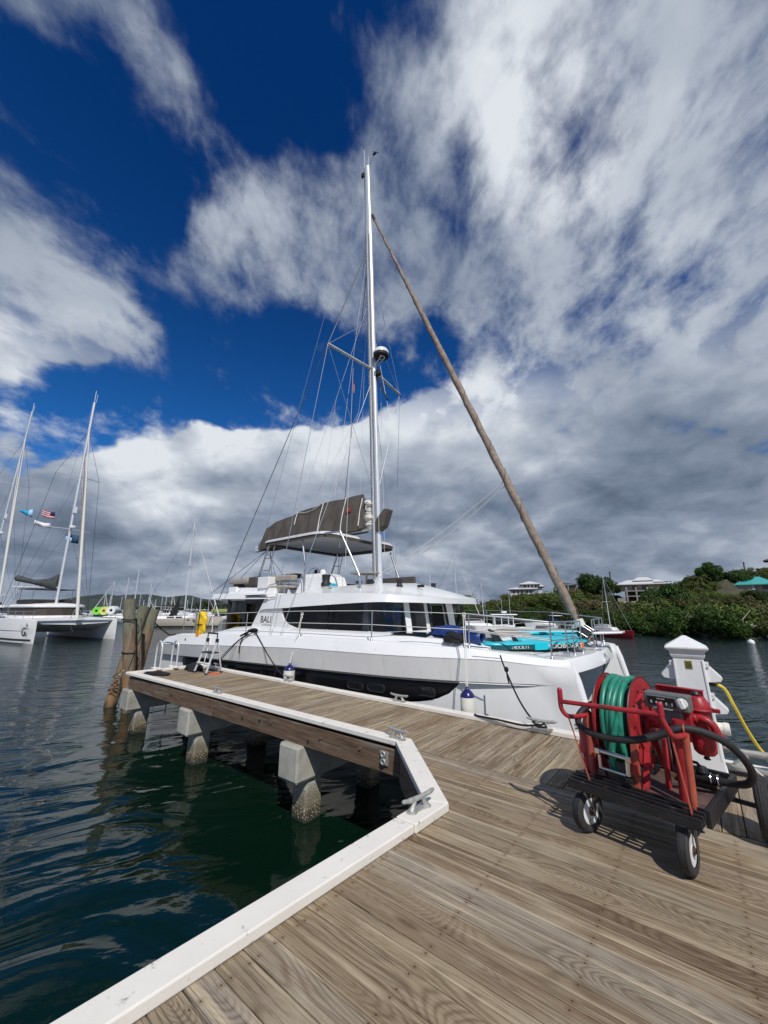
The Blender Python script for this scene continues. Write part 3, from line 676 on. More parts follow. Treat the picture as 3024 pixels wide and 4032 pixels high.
# ------------------------------------------------------------------ the big catamaran at the dock
NC = 9.2
CT = dict(g=[(-14.8, 2.02), (-13.9, 2.15), (-11.4, 2.23), (-7.6, 2.31), (-5.3, 2.32), (-3.3, 2.27), (-1.8, 2.12)],
          c=[(-14.8, 1.78), (-13.7, 1.84), (-7.6, 2.07), (-2.9, 2.12), (-1.8, 2.02)],
          b=[(-14.8, 1.45), (-13.1, 1.5), (-10.9, 1.56), (-6.4, 1.67), (-3.5, 1.74), (-2.27, 1.77), (-1.8, 1.76)])
def hull_sections(T, a_st, a_bow, hb, gu, ch, st, low, wl, inn, nst=44, rake_st=.5, rake_bow=.20, step=.05, wz=0, taper0=3.8):
    """outer skin of one hull; returns rings of (a, h, z), h = distance from the centreline"""
    rings = []
    for i in range(nst + 1):
        u = i / nst; a = lerp(a_st, a_bow, u)
        t = max(0, (a - (a_bow - taper0)) / taper0); tb = t ** 2.1
        zg, zc, zb = tab(a, T['g']), tab(a, T['c']), tab(a, T['b'])
        se = 1 - sm((t - .80) / .16)
        def L(hh, w_=.07): return lerp(hh, hb + w_, tb)
        def Li(hh, w_=.07): return lerp(hh, hb - w_, tb)
        pts = [(Li(inn, .05), zg - .02), (L(gu - .12, .03), zg), (L(gu, .06), zg - .03), (L(ch, .075), zc), (L(st, .075), zb), (L(lerp(st, low, se), .075), zb - .05 * se),
               (L(low, .07), lerp(zb, 0, .45)), (L(wl, .05), .05), (lerp((wl + inn) / 2, hb, tb), -.35), (Li(inn + .12, .05), .05), (Li(inn, .06), .85), (Li(inn - .02, .06), lerp(.86, zg - .3, .5))]
        wst = max(0, 1 - (a - a_st) / 1.2); wbo = t
        rings.append([(a - (zg - z) * rake_st * wst + (2.1 - z) * rake_bow * wbo ** 2, h_, z) for h_, z in pts])
    return rings
def side_h(a, z, T=CT, hb=2.1, st=2.98, low=2.85, wl=2.76, a_bow=-1.8, taper0=3.8):
    t = max(0, (a - (a_bow - taper0)) / taper0) ** 2.1; zb = tab(a, T['b'])
    zz = lerp(zb, 0, .45)
    hh = low if z > zz else lerp(low, wl, (zz - z) / (zz - .05))
    return lerp(hh, hb + .07, t)

cat = thing('catamaran', 'large white sailing catamaran moored along the finger dock with its mainsail under a taupe cover', 'catamaran', W(-8, NC, 0), AU)
CO = (-8, NC, 0)
def cb(side=0):
    """coordinates a, n (or distance h outboard of the centreline, side -1 = dock side), z"""
    if side: return MB(off=(-8, 0, 0), f=lambda p: (p.x, side * p.y, p.z))
    return MB(off=CO)
hulls = []
for side in (-1, 1):
    m = cb(side); rings = hull_sections(CT, -14.8, -1.8, 2.1, 2.92, 3.06, 2.98, 2.85, 2.76, 1.5)
    m.loft(rings); hulls.append(m.build('hull', M['gel_side'], cat, smooth=28))
# white gunwale moulding catching the light
for side in (-1, 1):
    m = cb(side); rg = []
    for i in range(45):
        a = lerp(-14.75, -1.83, i / 44); t = max(0, (a + 5.6) / 3.8) ** 2.1; L = lambda hh, w_: lerp(hh, 2.1 + w_, t)
        zg, zc = tab(a, CT['g']), tab(a, CT['c'])
        rg.append([(a, L(2.74, .02), zg + .004), (a, L(2.86, .055), zg + .006), (a, L(2.93, .075), zg - .03), (a, L(3.066, .085), zc + .0), (a, L(3.0, .06), zc - .012), (a, L(2.70, .01), zg - .06)])
    m.loft(rg); m.build('gunwale', M['gel'], cat, smooth=28)
# rounded stem strips
for side in (-1, 1):
    m = cb(side); pts = []
    for i in range(9):
        z = lerp(2.08, .1, i / 8); pts.append((-1.80 + (2.1 - z) * .20, 2.1, z))
    m.tube(pts, [.05] + [.078] * 7 + [.06], 12); m.build('stem', M['gel'], cat, smooth=60)
# black hull panel on the dock side with its portholes
def panel(side, poly, mt, nm, off=.008, cut=14):
    m = cb(side); top = poly
    # sample between top and bottom curves
    return m
for side in (-1, 1):
    m = cb(side); cols = []
    A0, A1 = -13.6, -3.53
    N = 50
    for i in range(N + 1):
        a = lerp(A0, A1, i / N); zt = tab(a, CT['b']) - .055
        zb_ = .62 if a < -12 else .95
        zb_ = tab(a, [(-13.6, 1.30), (-13.2, .8), (-12.6, .7), (-5.6, 1.10), (-4.9, 1.24), (-4.5, 1.285), (-4.18, 1.33), (-3.95, 1.40), (-3.78, 1.47), (-3.62, 1.58), (-3.53, 1.685)])
        cols.append([(a, side_h(a, lerp(zt, zb_, j / 4)) + .006, lerp(zt, zb_, j / 4)) for j in range(5)])
    vs = [p for c__ in cols for p in c__]
    m.add(vs, [(i * 5 + j, i * 5 + j + 1, (i + 1) * 5 + j + 1, (i + 1) * 5 + j) for i in range(N) for j in range(4)])
    o = m.build('hull_window_panel', M['black'], cat, smooth=40)
    o.modifiers.new('s', 'SOLIDIFY').thickness = .01
    for (a0, a1, z0, z1) in ((-9.15, -8.6, 1.28, 1.43), (-11.0, -10.4, 1.28, 1.41), (-6.05, -5.66, 1.36, 1.475), (-5.50, -5.10, 1.38, 1.495), (-4.38, -4.0, 1.43, 1.545)):
        m = cb(side); hh = side_h((a0 + a1) / 2, 1.4) + .012; rr = .045; fr = MB(off=(-8, 0, 0), f=lambda p: (p.x, side * p.y, p.z))
        def rrect(g, hy):
            o_ = []
            for cx, cz, s0 in ((a1 - rr, z1 - rr, 0), (a0 + rr, z1 - rr, 90), (a0 + rr, z0 + rr, 180), (a1 - rr, z0 + rr, 270)):
                for i in range(5):
                    q = R(s0 + 90 * i / 4); o_.append((cx + (rr + g) * math.cos(q), hy, cz + (rr + g) * math.sin(q)))
            return o_
        fr.loft([rrect(.028, hh - .012), rrect(.024, hh + .010), rrect(.006, hh + .012), rrect(.0, hh + .002)], cap=False); fo = fr.build('porthole_frame', M['blackmat'], cat, smooth=50)
        m.prism(rrect(0, hh), (0, .003, 0)); m.build('porthole_glass', M['glass'], fo, smooth=0)
for (a_, z_) in ((-13.2, 2.0), (-5.72, 2.13), (-5.2, 2.13)):
    m = cb(-1); hy = 3.0 + (.03 if z_ < 2.1 else .0); m.torus((a_, hy, z_ + .02), (0, 1, .25), .030, .008, 16, 8); m.lathe([(.028, 0), (.028, .012)], (a_, hy - .01, z_ + .02), (0, 1, .25), 14); m.build('through_hull', M['steel'], cat)
m = cb(-1); m.box(-3.1, -2.62, 3.0, 3.012, 2.19, 2.20); m.build('rub_strake', M['steel'], cat)
# crease running forward of the panel
m = cb(-1); rg = []
for i in range(14):
    a = lerp(-3.5, -2.30, i / 13); zb_ = tab(a, CT['b']) - .03; t = max(0, (a + 5.6) / 3.8) ** 2.1; hh = lerp(2.965, 2.175, t)
    rg.append([(a, hh + .002, zb_ + .010), (a, hh + .010, zb_), (a, hh - .03, zb_ - .006)])
m.loft(rg, cap=True); m.build('crease_moulding', M['gel'], cat, smooth=0)

# bridge deck, fore beam and decks
m = cb(); rg = []
for i in range(30):
    a = lerp(-14.6, -2.2, i / 29); zg = tab(a, CT['g']) - .015; t = max(0, (a + 5.6) / 3.8) ** 2.1; hh = lerp(2.8, 2.1, t)
    zb_ = .85 if a < -5.2 else lerp(.85, 1.88, sm((a + 5.2) / 3.0))
    zb_ = min(zb_, zg - .10)
    rg.append([(a, NC - hh, zg - .01), (a, NC - hh + .5, zg), (a, NC, zg + .01), (a, NC + hh - .5, zg), (a, NC + hh, zg - .01), (a, NC + hh * .75, zb_), (a, NC, zb_), (a, NC - hh * .75, zb_)])
m.loft(rg); m.build('bridge_deck', M['nonskid'], cat, smooth=30)
m = cb(); rg = []
for i in range(25):
    u = i / 24; hh = lerp(-2.1, 2.1, u); bow = .22 * (1 - (2 * u - 1) ** 2)
    a = -1.90 + bow * .9; zt = tab(-1.9, CT['g']) - .005; zl = zt - .21
    rg.append([(a - .50, NC + hh, zt + .012), (a - .03, NC + hh, zt + .012), (a, NC + hh, zt - .02), (a + .05, NC + hh, zl), (a - .04, NC + hh, zl - .02), (a - .5, NC + hh, zl - .02)])
m.loft(rg); m.build('fore_beam', M['gel'], cat, smooth=30)
m = cb(); m.tube([(-1.74, NC, 2.08), (-1.70, NC, 2.0), (-1.62, NC, 1.96)], .022, 8); m.torus((-1.65, NC, 1.99), (0, 1, 0), .045, .012, 14, 8); m.build('bow_fitting', M['steel'], cat)
m = cb(); m.prism([(-2.7, NC + .9, 1.35), (-2.7, NC + 1.25, 1.45), (-2.45, NC + 1.2, 1.2), (-2.5, NC + .95, 1.15)], (-.05, .02, .02)); m.build('anchor_roller_bracket', M['black'], cat)
# coamings beside the cabin
def coach_side(side):
    m = cb(side); pr = [(-12.4, 2.24), (-12.0, 2.30), (-11.35, 2.42), (-10.6, 2.46), (-4.7, 2.46), (-4.3, 2.44), (-3.5, 2.38), (-3.1, 2.30)]
    rg = []
    for a, z in pr:
        zg = tab(a, CT['g']) - .02; t = max(0, (a + 5.6) / 3.8) ** 2.1; ho = lerp(2.62, 2.1, t)
        rg.append([(a, ho, zg), (a, ho - .10, lerp(zg, z, .75)), (a, ho - .22, z), (a, ho - .75, z), (a, ho - .75, zg)])
    m.loft(rg); m.build('side_coaming', M['gel'], cat, smooth=30)
coach_side(-1); coach_side(1)
# cabin body: side walls with the lettered buttress
CAB = [(-10.64, 2.42), (-10.06, 3.30), (-9.5, 3.30), (-9.35, 3.12), (-9.22, 2.96), (-9.12, 2.72), (-8.9, 2.58), (-8.5, 2.47), (-8.1, 2.43), (-7.2, 2.42), (-5.9, 2.42), (-4.86, 2.46), (-5.08, 3.10), (-4.94, 3.12), (-4.68, 2.36)]
hs = lambda z: 2.30 + (3.1 - z) * -.02 + .0
def tilt(z): return 2.34 - (z - 2.4) * .06
for side in (-1, 1):
    # buttress + sill: outline minus window
    m = cb(side)
    outer = [(-10.64, 2.40), (-10.06, 3.30), (-9.35, 3.32), (-9.30, 3.04)]
    inner = [(-9.22, 2.96), (-9.16, 2.80), (-9.05, 2.66), (-8.85, 2.55), (-8.5, 2.47), (-8.1, 2.435), (-7.2, 2.42), (-5.88, 2.42)]
    poly = [(a, tilt(z), z) for a, z in outer + inner + [(-5.88, 2.30), (-10.6, 2.30)]]
    m.prism(poly, (0, -.08, 0))
    m.build('cabin_side', M['gel'], cat, smooth=0, bevel=.006)
    for (poly_, nm) in (([(-9.20, 2.98), (-9.14, 2.78), (-9.03, 2.64), (-8.83, 2.54), (-8.48, 2.465), (-8.1, 2.43), (-7.36, 2.42), (-7.36, 3.09), (-8.2, 3.05), (-9.2, 3.0)], 0), ([(-7.33, 2.42), (-5.9, 2.415), (-5.96, 3.14), (-7.33, 3.09)], 1)):
        m = cb(side); m.prism([(a, tilt(z) - .028, z) for a, z in poly_], (0, -.01, 0)); m.build('side_window', M['clearglass'], cat, smooth=0)
# front wall wrapping round the saloon: pillars, an open window, dark glass
def fwa(h_): return tab(h_, [(-2.32, -5.9), (-2.25, -5.62), (-2.05, -5.45), (-1.4, -5.3), (0, -5.28), (1.2, -5.45), (1.9, -5.7), (2.3, -6.1)])
fr = [(-2.32, -1.66, 'g'), (-1.66, -1.50, 'w'), (-1.50, -.90, 'g'), (-.90, -.76, 'w'), (-.76, .12, 'open'), (.12, .68, 'w'), (.68, 2.1, 'g'), (2.1, 2.3, 'w')]
for (h0, h1, kd) in fr:
    if kd == 'open': continue
    nseg = 8; o_ = 0 if kd == 'g' else .012; th = .02 if kd == 'g' else .07; rg = []
    for i in range(nseg + 1):
        hh = lerp(h0, h1, i / nseg); a_ = fwa(hh); k_ = 1 if abs(hh) < 2.2 else .99
        rg.append([(a_ + o_, NC + hh, 2.34), (a_ - .12 + o_, NC + hh, 3.16), (a_ - .12 - th, NC + hh, 3.16), (a_ - th, NC + hh, 2.34)])
    m = cb(); m.loft(rg); m.build('front_window' if kd == 'g' else 'front_pillar', M['clearglass'] if kd == 'g' else M['gel'], cat, smooth=50)
m = cb(); rg = []
for i in range(25):
    hh = lerp(-2.33, 2.3, i / 24); a_ = fwa(hh) + .03; rg.append([(a_, NC + hh, 2.28), (a_, NC + hh, 2.46), (a_ - .1, NC + hh, 2.47), (a_ - .1, NC + hh, 2.28)])
m.loft(rg); m.build('front_sill', M['gel'], cat, smooth=50)
m = cb(); fr_ = [(fwa(-.7) + .02, NC - .74, 2.5), (fwa(.1) + .02, NC + .10, 2.5), (fwa(.1) - .10, NC + .10, 3.12), (fwa(-.7) - .10, NC - .74, 3.12)]
for i in range(4): m.beam(fr_[i], fr_[(i + 1) % 4], .045, .045)
m.build('open_window_frame', M['blackmat'], cat, smooth=0)
# saloon interior seen through the openings
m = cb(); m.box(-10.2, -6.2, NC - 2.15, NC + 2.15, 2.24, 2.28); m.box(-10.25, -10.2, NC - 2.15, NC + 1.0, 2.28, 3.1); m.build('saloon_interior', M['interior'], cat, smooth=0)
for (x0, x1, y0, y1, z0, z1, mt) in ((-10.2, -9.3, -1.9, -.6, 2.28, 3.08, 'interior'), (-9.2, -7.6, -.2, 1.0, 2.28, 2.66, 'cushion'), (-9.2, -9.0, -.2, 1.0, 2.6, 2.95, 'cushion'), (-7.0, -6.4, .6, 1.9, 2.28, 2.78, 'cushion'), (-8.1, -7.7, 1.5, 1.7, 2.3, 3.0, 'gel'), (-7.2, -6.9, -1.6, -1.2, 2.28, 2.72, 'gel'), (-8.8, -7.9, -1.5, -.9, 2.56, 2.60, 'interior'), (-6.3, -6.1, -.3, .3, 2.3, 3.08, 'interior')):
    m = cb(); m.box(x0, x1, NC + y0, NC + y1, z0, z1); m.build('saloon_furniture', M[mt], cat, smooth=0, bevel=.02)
for (a_, h_, mt) in ((-7.3, -1.95, 'redcloth'), (-7.45, -1.9, 'orange'), (-8.3, -1.95, 'sail')):
    m = cb(); m.obox((a_, NC + h_, 2.50), (.16, .1, .13)); m.build('window_sill_item', M[mt], cat, smooth=0, bevel=.02)
# aft cockpit glass and posts below the hardtop
m = cb(-1); m.prism([(-12.0, 2.28, 2.30), (-10.66, 2.28, 2.42), (-10.12, 2.26, 3.26), (-11.9, 2.26, 3.26)], (0, -.02, 0)); m.build('aft_window', M['clearglass'], cat, smooth=0)
m = cb(1); m.prism([(-12.0, 2.28, 2.30), (-10.66, 2.28, 2.42), (-10.12, 2.26, 3.26), (-11.9, 2.26, 3.26)], (0, -.02, 0)); m.build('aft_window', M['clearglass'], cat, smooth=0)
for side in (-1, 1):
    m = cb(side); m.box(-12.1, -12.0, 2.2, 2.3, 2.2, 3.30); m.build('aft_post', M['blackmat'], cat, smooth=0)
    m = cb(side); m.prism([(-12.6, 2.30, 3.28), (-11.1, 2.30, 3.28), (-11.35, 2.05, 3.02), (-12.3, 2.05, 3.06)], (0, .03, .01)); m.build('cockpit_awning', M['headliner'], cat, smooth=0)
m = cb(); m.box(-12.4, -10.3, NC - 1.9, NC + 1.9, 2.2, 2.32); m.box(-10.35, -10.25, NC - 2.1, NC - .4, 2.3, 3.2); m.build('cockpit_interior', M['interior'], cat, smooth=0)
m = cb(); m.box(-13.4, -12.9, NC - 1.7, NC + 1.7, 2.1, 2.6); m.box(-12.2, -11.3, NC - .9, NC + .9, 2.62, 2.66); m.box(-11.8, -11.7, NC - .1, NC + .1, 2.3, 2.62); m.build('cockpit_seat', M['cushion'], cat, smooth=0, bevel=.03)
# roof
def roof_ring(a, zb_, zt, hw, c1, c2, h1=.85):
    hi = max(hw - h1, .3)
    return [(a, NC - hw, zb_), (a, NC - hw + .10, zt), (a, NC - hi - .1, zt + c1 * .55), (a, NC - hi + .12, zt + c1), (a, NC, zt + c2), (a, NC + hi - .12, zt + c1), (a, NC + hi + .1, zt + c1 * .55), (a, NC + hw - .10, zt), (a, NC + hw, zb_)]
m = cb()
RF = [(-10.22, 2.92, 3.02, 2.36, .3, .3), (-9.95, 2.96, 3.22, 2.37, .2, .22), (-9.55, 2.97, 3.35, 2.38, .10, .12), (-8.9, 2.99, 3.36, 2.38, .15, .20), (-8.6, 3.01, 3.36, 2.38, .22, .32), (-7.3, 3.06, 3.355, 2.38, .21, .36), (-6.25, 3.10, 3.33, 2.38, .18, .34),
      (-5.75, 3.11, 3.30, 2.37, .12, .26), (-5.5, 3.11, 3.285, 2.30, .08, .20), (-5.3, 3.10, 3.27, 2.08, .05, .14), (-5.12, 3.10, 3.25, 1.72, .03, .09), (-4.99, 3.09, 3.235, 1.2, .02, .05), (-4.93, 3.09, 3.22, .6, .005, .01)]
m.loft([roof_ring(*r_) for r_ in RF]); m.build('roof', M['gel'], cat, smooth=22)
m = cb(); m.loft([roof_ring(*r_) for r_ in [(-13.3, 3.32, 3.42, 2.1, .0, .0), (-13.2, 3.30, 3.47, 2.3, .01, .02), (-12.5, 3.28, 3.46, 2.36, .01, .03), (-10.4, 3.25, 3.42, 2.37, .02, .04), (-9.9, 3.25, 3.41, 2.36, .02, .04)]]); m.build('aft_hardtop', M['gel'], cat, smooth=22)
m = cb(-1); m.box(-12.9, -9.5, 2.335, 2.345, 3.285, 3.30); m.prism([(-11.0, 2.33, 3.375), (-10.0, 2.33, 3.375), (-9.92, 2.33, 3.36), (-10.0, 2.33, 3.345), (-11.0, 2.33, 3.345)], (0, .05, 0)); m.build('hardtop_slot', M['blackmat'], cat, smooth=0)
# flybridge: seats, console, table, winches
m = cb(); m.prism([(-13.25, NC - 1.75, 3.45), (-10.4, NC - 1.75, 3.42), (-10.4, NC - 1.7, 3.62), (-13.1, NC - 1.6, 3.70)], (0, .5, 0)); m.box(-13.2, -12.7, NC - 1.7, NC + 1.7, 3.44, 3.72); m.box(-11.35, -10.75, NC - 1.75, NC - 1.2, 3.62, 3.98); m.build('flybridge_coaming', M['gel'], cat, smooth=0, bevel=.02)
for (x0, x1, y0, y1, z0, z1, k_) in ((-13.2, -12.0, -1.72, -1.45, 3.83, 4.0, 0), (-12.0, -11.5, -1.7, -1.4, 3.72, 4.02, 1), (-10.85, -9.95, -1.5, -1.2, 3.82, 4.02, 0), (-10.8, -10.2, -1.1, -.8, 3.95, 4.1, 1), (-10.9, -9.9, -1.7, -1.2, 3.60, 3.68, 0), (-13.1, -12.75, -1.6, 1.5, 3.74, 3.92, 1), (-11.0, -9.9, .9, 1.5, 3.5, 3.85, 1)):
    m = cb(); m.box(x0, x1, NC + y0, NC + y1, z0, z1); m.build('seat_cushion', M['cushion_dark' if k_ else 'cushion'], cat, smooth=40, bevel=.05, seg=3)
m = cb(); m.loft([[(a, NC + y, z) for a, y in pl] for z, pl in ((3.40, [(-9.9, -1.35), (-8.45, -1.35), (-8.45, -.35), (-9.9, -.35)]), (3.9, [(-9.72, -1.25), (-8.6, -1.25), (-8.6, -.42), (-9.72, -.42)]), (4.02, [(-9.68, -1.2), (-8.85, -1.2), (-8.85, -.45), (-9.68, -.45)]))]); con = m.build('helm_console', M['gel'], cat, smooth=0, bevel=.04, seg=3)
m = cb(); m.torus((-9.62, NC - .85, 4.02), (-1, 0, .35), .24, .013, 26, 8)
for k in range(3): m.tube([(-9.62, NC - .85, 4.02), (-9.62 + .07 * math.cos(R(120 * k)) * 0, NC - .85 + .24 * math.sin(R(120 * k)), 4.02 + .22 * math.cos(R(120 * k)))], .007, 6)
m.build('steering_wheel', M['steel'], cat)
m = cb(); m.sphere((-9.0, NC - 1.0, 4.06), .10, 14, 8); m.build('antenna_dome', M['gel'], cat)
m = cb(); m.sphere((-9.45, NC - .9, 4.08), .06, 10, 6); m.lathe([(.05, 0), (.05, .06), (.03, .08)], (-9.45, NC - .9, 4.1)); m.build('compass', M['blackmat'], cat)
def winch(a_, h_, z_, s=1):
    m = cb(); m.lathe([(.10 * s, 0), (.10 * s, .06 * s), (.075 * s, .09 * s), (.07 * s, .16 * s), (.09 * s, .2 * s), (.085 * s, .23 * s), (.03 * s, .24 * s)], (a_, NC + h_, z_), seg=16); m.build('winch', M['blackmat'], cat, smooth=40)
winch(-8.62, -1.22, 3.62, 1.45); winch(-6.1, -.95, 3.50, .9); winch(-6.2, .9, 3.5, .9)
m = cb(); m.lathe([(.5, 0), (.5, .025)], (-8.0, NC - .1, 4.02), seg=24); m.tube([(-8.0, NC - .1, 3.6), (-8.0, NC - .1, 4.02)], .035, 10); m.build('table', M['cushion'], cat)
m = cb(); m.box(-8.9, -6.9, NC + .9, NC + 1.0, 3.62, 3.95); m.build('seat_back', M['cushion_dark'], cat, smooth=0, bevel=.02)
m = cb(); m.torus((-8.05, NC - 1.5, 3.60), (0, 0, 1), .09, .016, 16, 6); m.torus((-7.98, NC - 1.5, 3.63), (0, .2, 1), .08, .016, 16, 6); m.build('coiled_line', M['teal'], cat)
for (a_, h_) in ((-7.5, -1.0), (-7.2, -.8), (-7.0, -1.1), (-5.6, -.7)):
    m = cb(); m.box(a_ - .1, a_ + .1, NC + h_ - .03, NC + h_ + .03, 3.50 if a_ > -6 else 3.66, (3.50 if a_ > -6 else 3.66) + .07); m.build('rope_clutch', M['blackmat'], cat, smooth=0, bevel=.015)
# bimini hardtop over the flybridge
BX = [(-11.45, -1.65, .35), (-8.35, -1.72, .55), (-8.35, 2.05, .55), (-11.45, 2.0, .35)]
def rounded(pl, rad, k=6):
    o_ = []; n_ = len(pl)
    for i in range(n_):
        p, a_, b_ = Vector(pl[i][:2]), Vector(pl[i - 1][:2]), Vector(pl[(i + 1) % n_][:2]); r_ = pl[i][2]
        d1, d2 = (a_ - p).normalized(), (b_ - p).normalized()
        for j in range(k + 1):
            t = j / k; o_.append(p + d1 * r_ * (1 - t) ** 2 + d2 * r_ * t ** 2)
    return o_
pl = rounded(BX, .4)
ctr = sum(pl, Vector((0, 0))) / len(pl)
def bz(p, z): return z - .02 * (p.y - .15) ** 2
m = cb(); m.loft([[(q.x, NC + q.y, bz(q, z)) for q in [ctr + (p - ctr) * s__ for p in pl]] for s__, z in ((1, 5.20), (1.0, 5.255), (.97, 5.285), (.6, 5.33), (.2, 5.34))]); bim = m.build('bimini_top', M['gel'], cat, smooth=30)
m = cb(); m.loft([[(q.x, NC + q.y, bz(q, z)) for q in [ctr + (p - ctr) * s__ for p in pl]] for s__, z in ((.985, 5.205), (.985, 5.10), (.90, 5.12), (.90, 5.195))], cap=False); m.build('bimini_valance', M['sailcover'], bim, smooth=40)
m = cb(); m.loft([[(q.x, NC + q.y, bz(q, z)) for q in [ctr + (p - ctr) * s__ for p in pl]] for s__, z in ((.91, 5.185), (.5, 5.19))]); m.build('bimini_lining', M['headliner'], bim, smooth=0)
def post(pts, r=.032, nm='bimini_post'): m = cb(); m.tube(spline(pts, 5), r, 10); m.build(nm, M['steel'], cat, smooth=60)
post([(-9.42, NC - 1.55, 5.15), (-9.25, NC - 1.55, 4.4), (-9.24, NC - 1.52, 4.2), (-9.28, NC - 1.5, 3.42)])
post([(-9.42, NC + 1.9, 5.15), (-9.25, NC + 1.9, 4.4), (-9.28, NC + 1.9, 3.42)])
post([(-7.75, NC - 1.55, 5.12), (-7.05, NC - 1.55, 3.95), (-6.97, NC - 1.55, 3.75), (-6.95, NC - 1.55, 3.46)], .034)
post([(-8.5, NC - 1.5, 5.15), (-7.75, NC - 1.55, 5.12)], .03)
post([(-8.6, NC + 1.9, 4.95), (-8.0, NC + 1.6, 3.95), (-7.92, NC + 1.6, 3.75), (-7.92, NC + 1.6, 3.46)], .034)
for hh in (-1.5, 1.75):
    post([(-11.2, NC + hh, 5.12), (-11.9, NC + hh, 3.5)], .034); post([(-10.95, NC + hh + .05, 5.1), (-11.35, NC + hh + .05, 3.5)], .02)
    for t_ in (.3, .55, .8): post([(-11.2 - .7 * t_, NC + hh, 5.12 - 1.62 * t_), (-10.95 - .4 * t_, NC + hh + .05, 5.1 - 1.6 * t_)], .014, 'ladder_rung')
m = cb(-1); m.tube(spline([(-10.5, 2.2, 2.95), (-10.12, 2.2, 3.55), (-9.95, 2.2, 3.66), (-9.3, 2.2, 3.71), (-8.62, 2.2, 3.69), (-8.54, 2.2, 3.6), (-8.54, 2.2, 3.35)], 5), .014, 8); m.tube([(-9.3, 2.2, 3.71), (-9.3, 2.2, 3.38)], .013, 8); m.build('hand_rail', M['steel'], cat)

# mast, boom, rig
MBASE, MTOP = Vector((-7.62, NC, 3.62)), Vector((-8.32, NC, 21.35))
def mastp(z): t = (z - MBASE.z) / (MTOP.z - MBASE.z); return MBASE.lerp(MTOP, t)
m = cb(); rg = []
for i in range(15):
    c0 = MBASE.lerp(MTOP, i / 14); tp = 1 - .25 * sm((i / 14 - .75) / .25)
    rg.append([(c0.x + .17 * tp * math.cos(2 * math.pi * k / 18), c0.y + .105 * tp * math.sin(2 * math.pi * k / 18), c0.z) for k in range(18)])
m.loft(rg); mast = m.build('mast', M['alu'], cat, smooth=60)
m = cb(); m.lathe([(.26, 0), (.24, .05), (.2, .07)], (-7.62, NC, 3.60)); m.build('mast_collar', M['gel'], mast)
m = cb(); m.tube([mastp(21.3) + Vector((-.1, -.03, 0)), mastp(21.3) + Vector((-.14, -.05, 1.15))], .012, 6); m.tube([mastp(21.3) + Vector((.05, .06, 0)), mastp(21.3) + Vector((.02, .08, .75))], .012, 6); m.build('masthead_antenna', M['alu'], mast)
m = cb(); m.tube([mastp(21.3) + Vector((.1, 0, 0)), mastp(21.3) + Vector((.42, 0, .4))], .008, 6); m.box(-7.98, -7.82, NC - .04, NC + .04, 21.72, 21.76); m.tube([(-7.95, NC - .1, 21.78), (-7.75, NC + .1, 21.78)], .012, 6); m.build('wind_vane', M['darkwire'], mast)
m = cb(); m.box(-8.62, -8.48, NC - .04, NC + .04, 21.0, 21.2); m.build('masthead_light', M['blackmat'], mast, smooth=0)
# tracks and halyards on the mast
m = cb(); m.tube([mastp(4) + Vector((-.18, 0, 0)), mastp(21) + Vector((-.15, 0, 0))], .014, 6); m.build('sail_track', M['blackmat'], mast)
for dx_, dy_, mt_ in ((.0, -.115, 'rope_w'), (-.07, -.12, 'darkwire'), (.1, -.115, 'wire'), (.06, -.125, 'darkwire')):
    m = cb(); m.tube([mastp(3.9) + Vector((dx_, dy_, 0)), mastp(17.5) + Vector((dx_, dy_ * .9, 0))], .008, 5); m.build('halyard', M[mt_], mast)
SPZ = 11.3; SP = Vector((-8.15, NC - 1.95, 11.25))
for side in (-1, 1):
    m = cb(); q0 = mastp(SPZ); q1 = Vector((-8.15, NC + side * 1.95, 11.3)); m.beam(q0, q1, .11, .045); m.build('spreader', M['alu'], mast, smooth=0, bevel=.012)
m = cb(); rr_ = mastp(11.75) + Vector((.42, 0, 0)); m.lathe([(.20, -.13), (.27, -.11), (.28, -.02)], rr_, seg=24); m.build('radar_base', M['blackmat'], mast)
m = cb(); m.lathe([(.28, -.02), (.28, .06), (.24, .14), (.12, .18), (.01, .19)], rr_, seg=24); m.build('radar_dome', M['gel'], mast)
m = cb(); m.tube([rr_ + Vector((.1, -.1, -.13)), mastp(11.35) + Vector((.14, -.03, 0))], .02, 6); m.tube([rr_ + Vector((.1, .1, -.13)), mastp(11.35) + Vector((.14, .03, 0))], .02, 6); m.torus(rr_ + Vector((.05, 0, -.17)), (0, 0, 1), .09, .02, 14, 6); m.build('radar_bracket', M['gel'], mast)
m = cb(); m.obox(mastp(11.05) + Vector((.24, 0, 0)), (.22, .14, .2)); m.lathe([(.06, 0), (.07, .05)], mastp(11.0) + Vector((.34, 0, 0)), (1, 0, -.3)); m.build('deck_light', M['blackmat'], mast, smooth=0, bevel=.02)
m = cb(); m.beam(mastp(10.9) + Vector((.2, .0, 0)), mastp(10.9) + Vector((.68, 0, -1.05)), .09, .03); m.build('antenna_wing', M['blackmat'], mast, smooth=0)
def line(p0, p1, r=.006, mt='wire', nm='rigging_line', par=None, pts=None):
    m = cb(); m.tube(pts or [p0, p1], r, 5, cap=False); return m.build(nm, M[mt], par or cat, smooth=60)
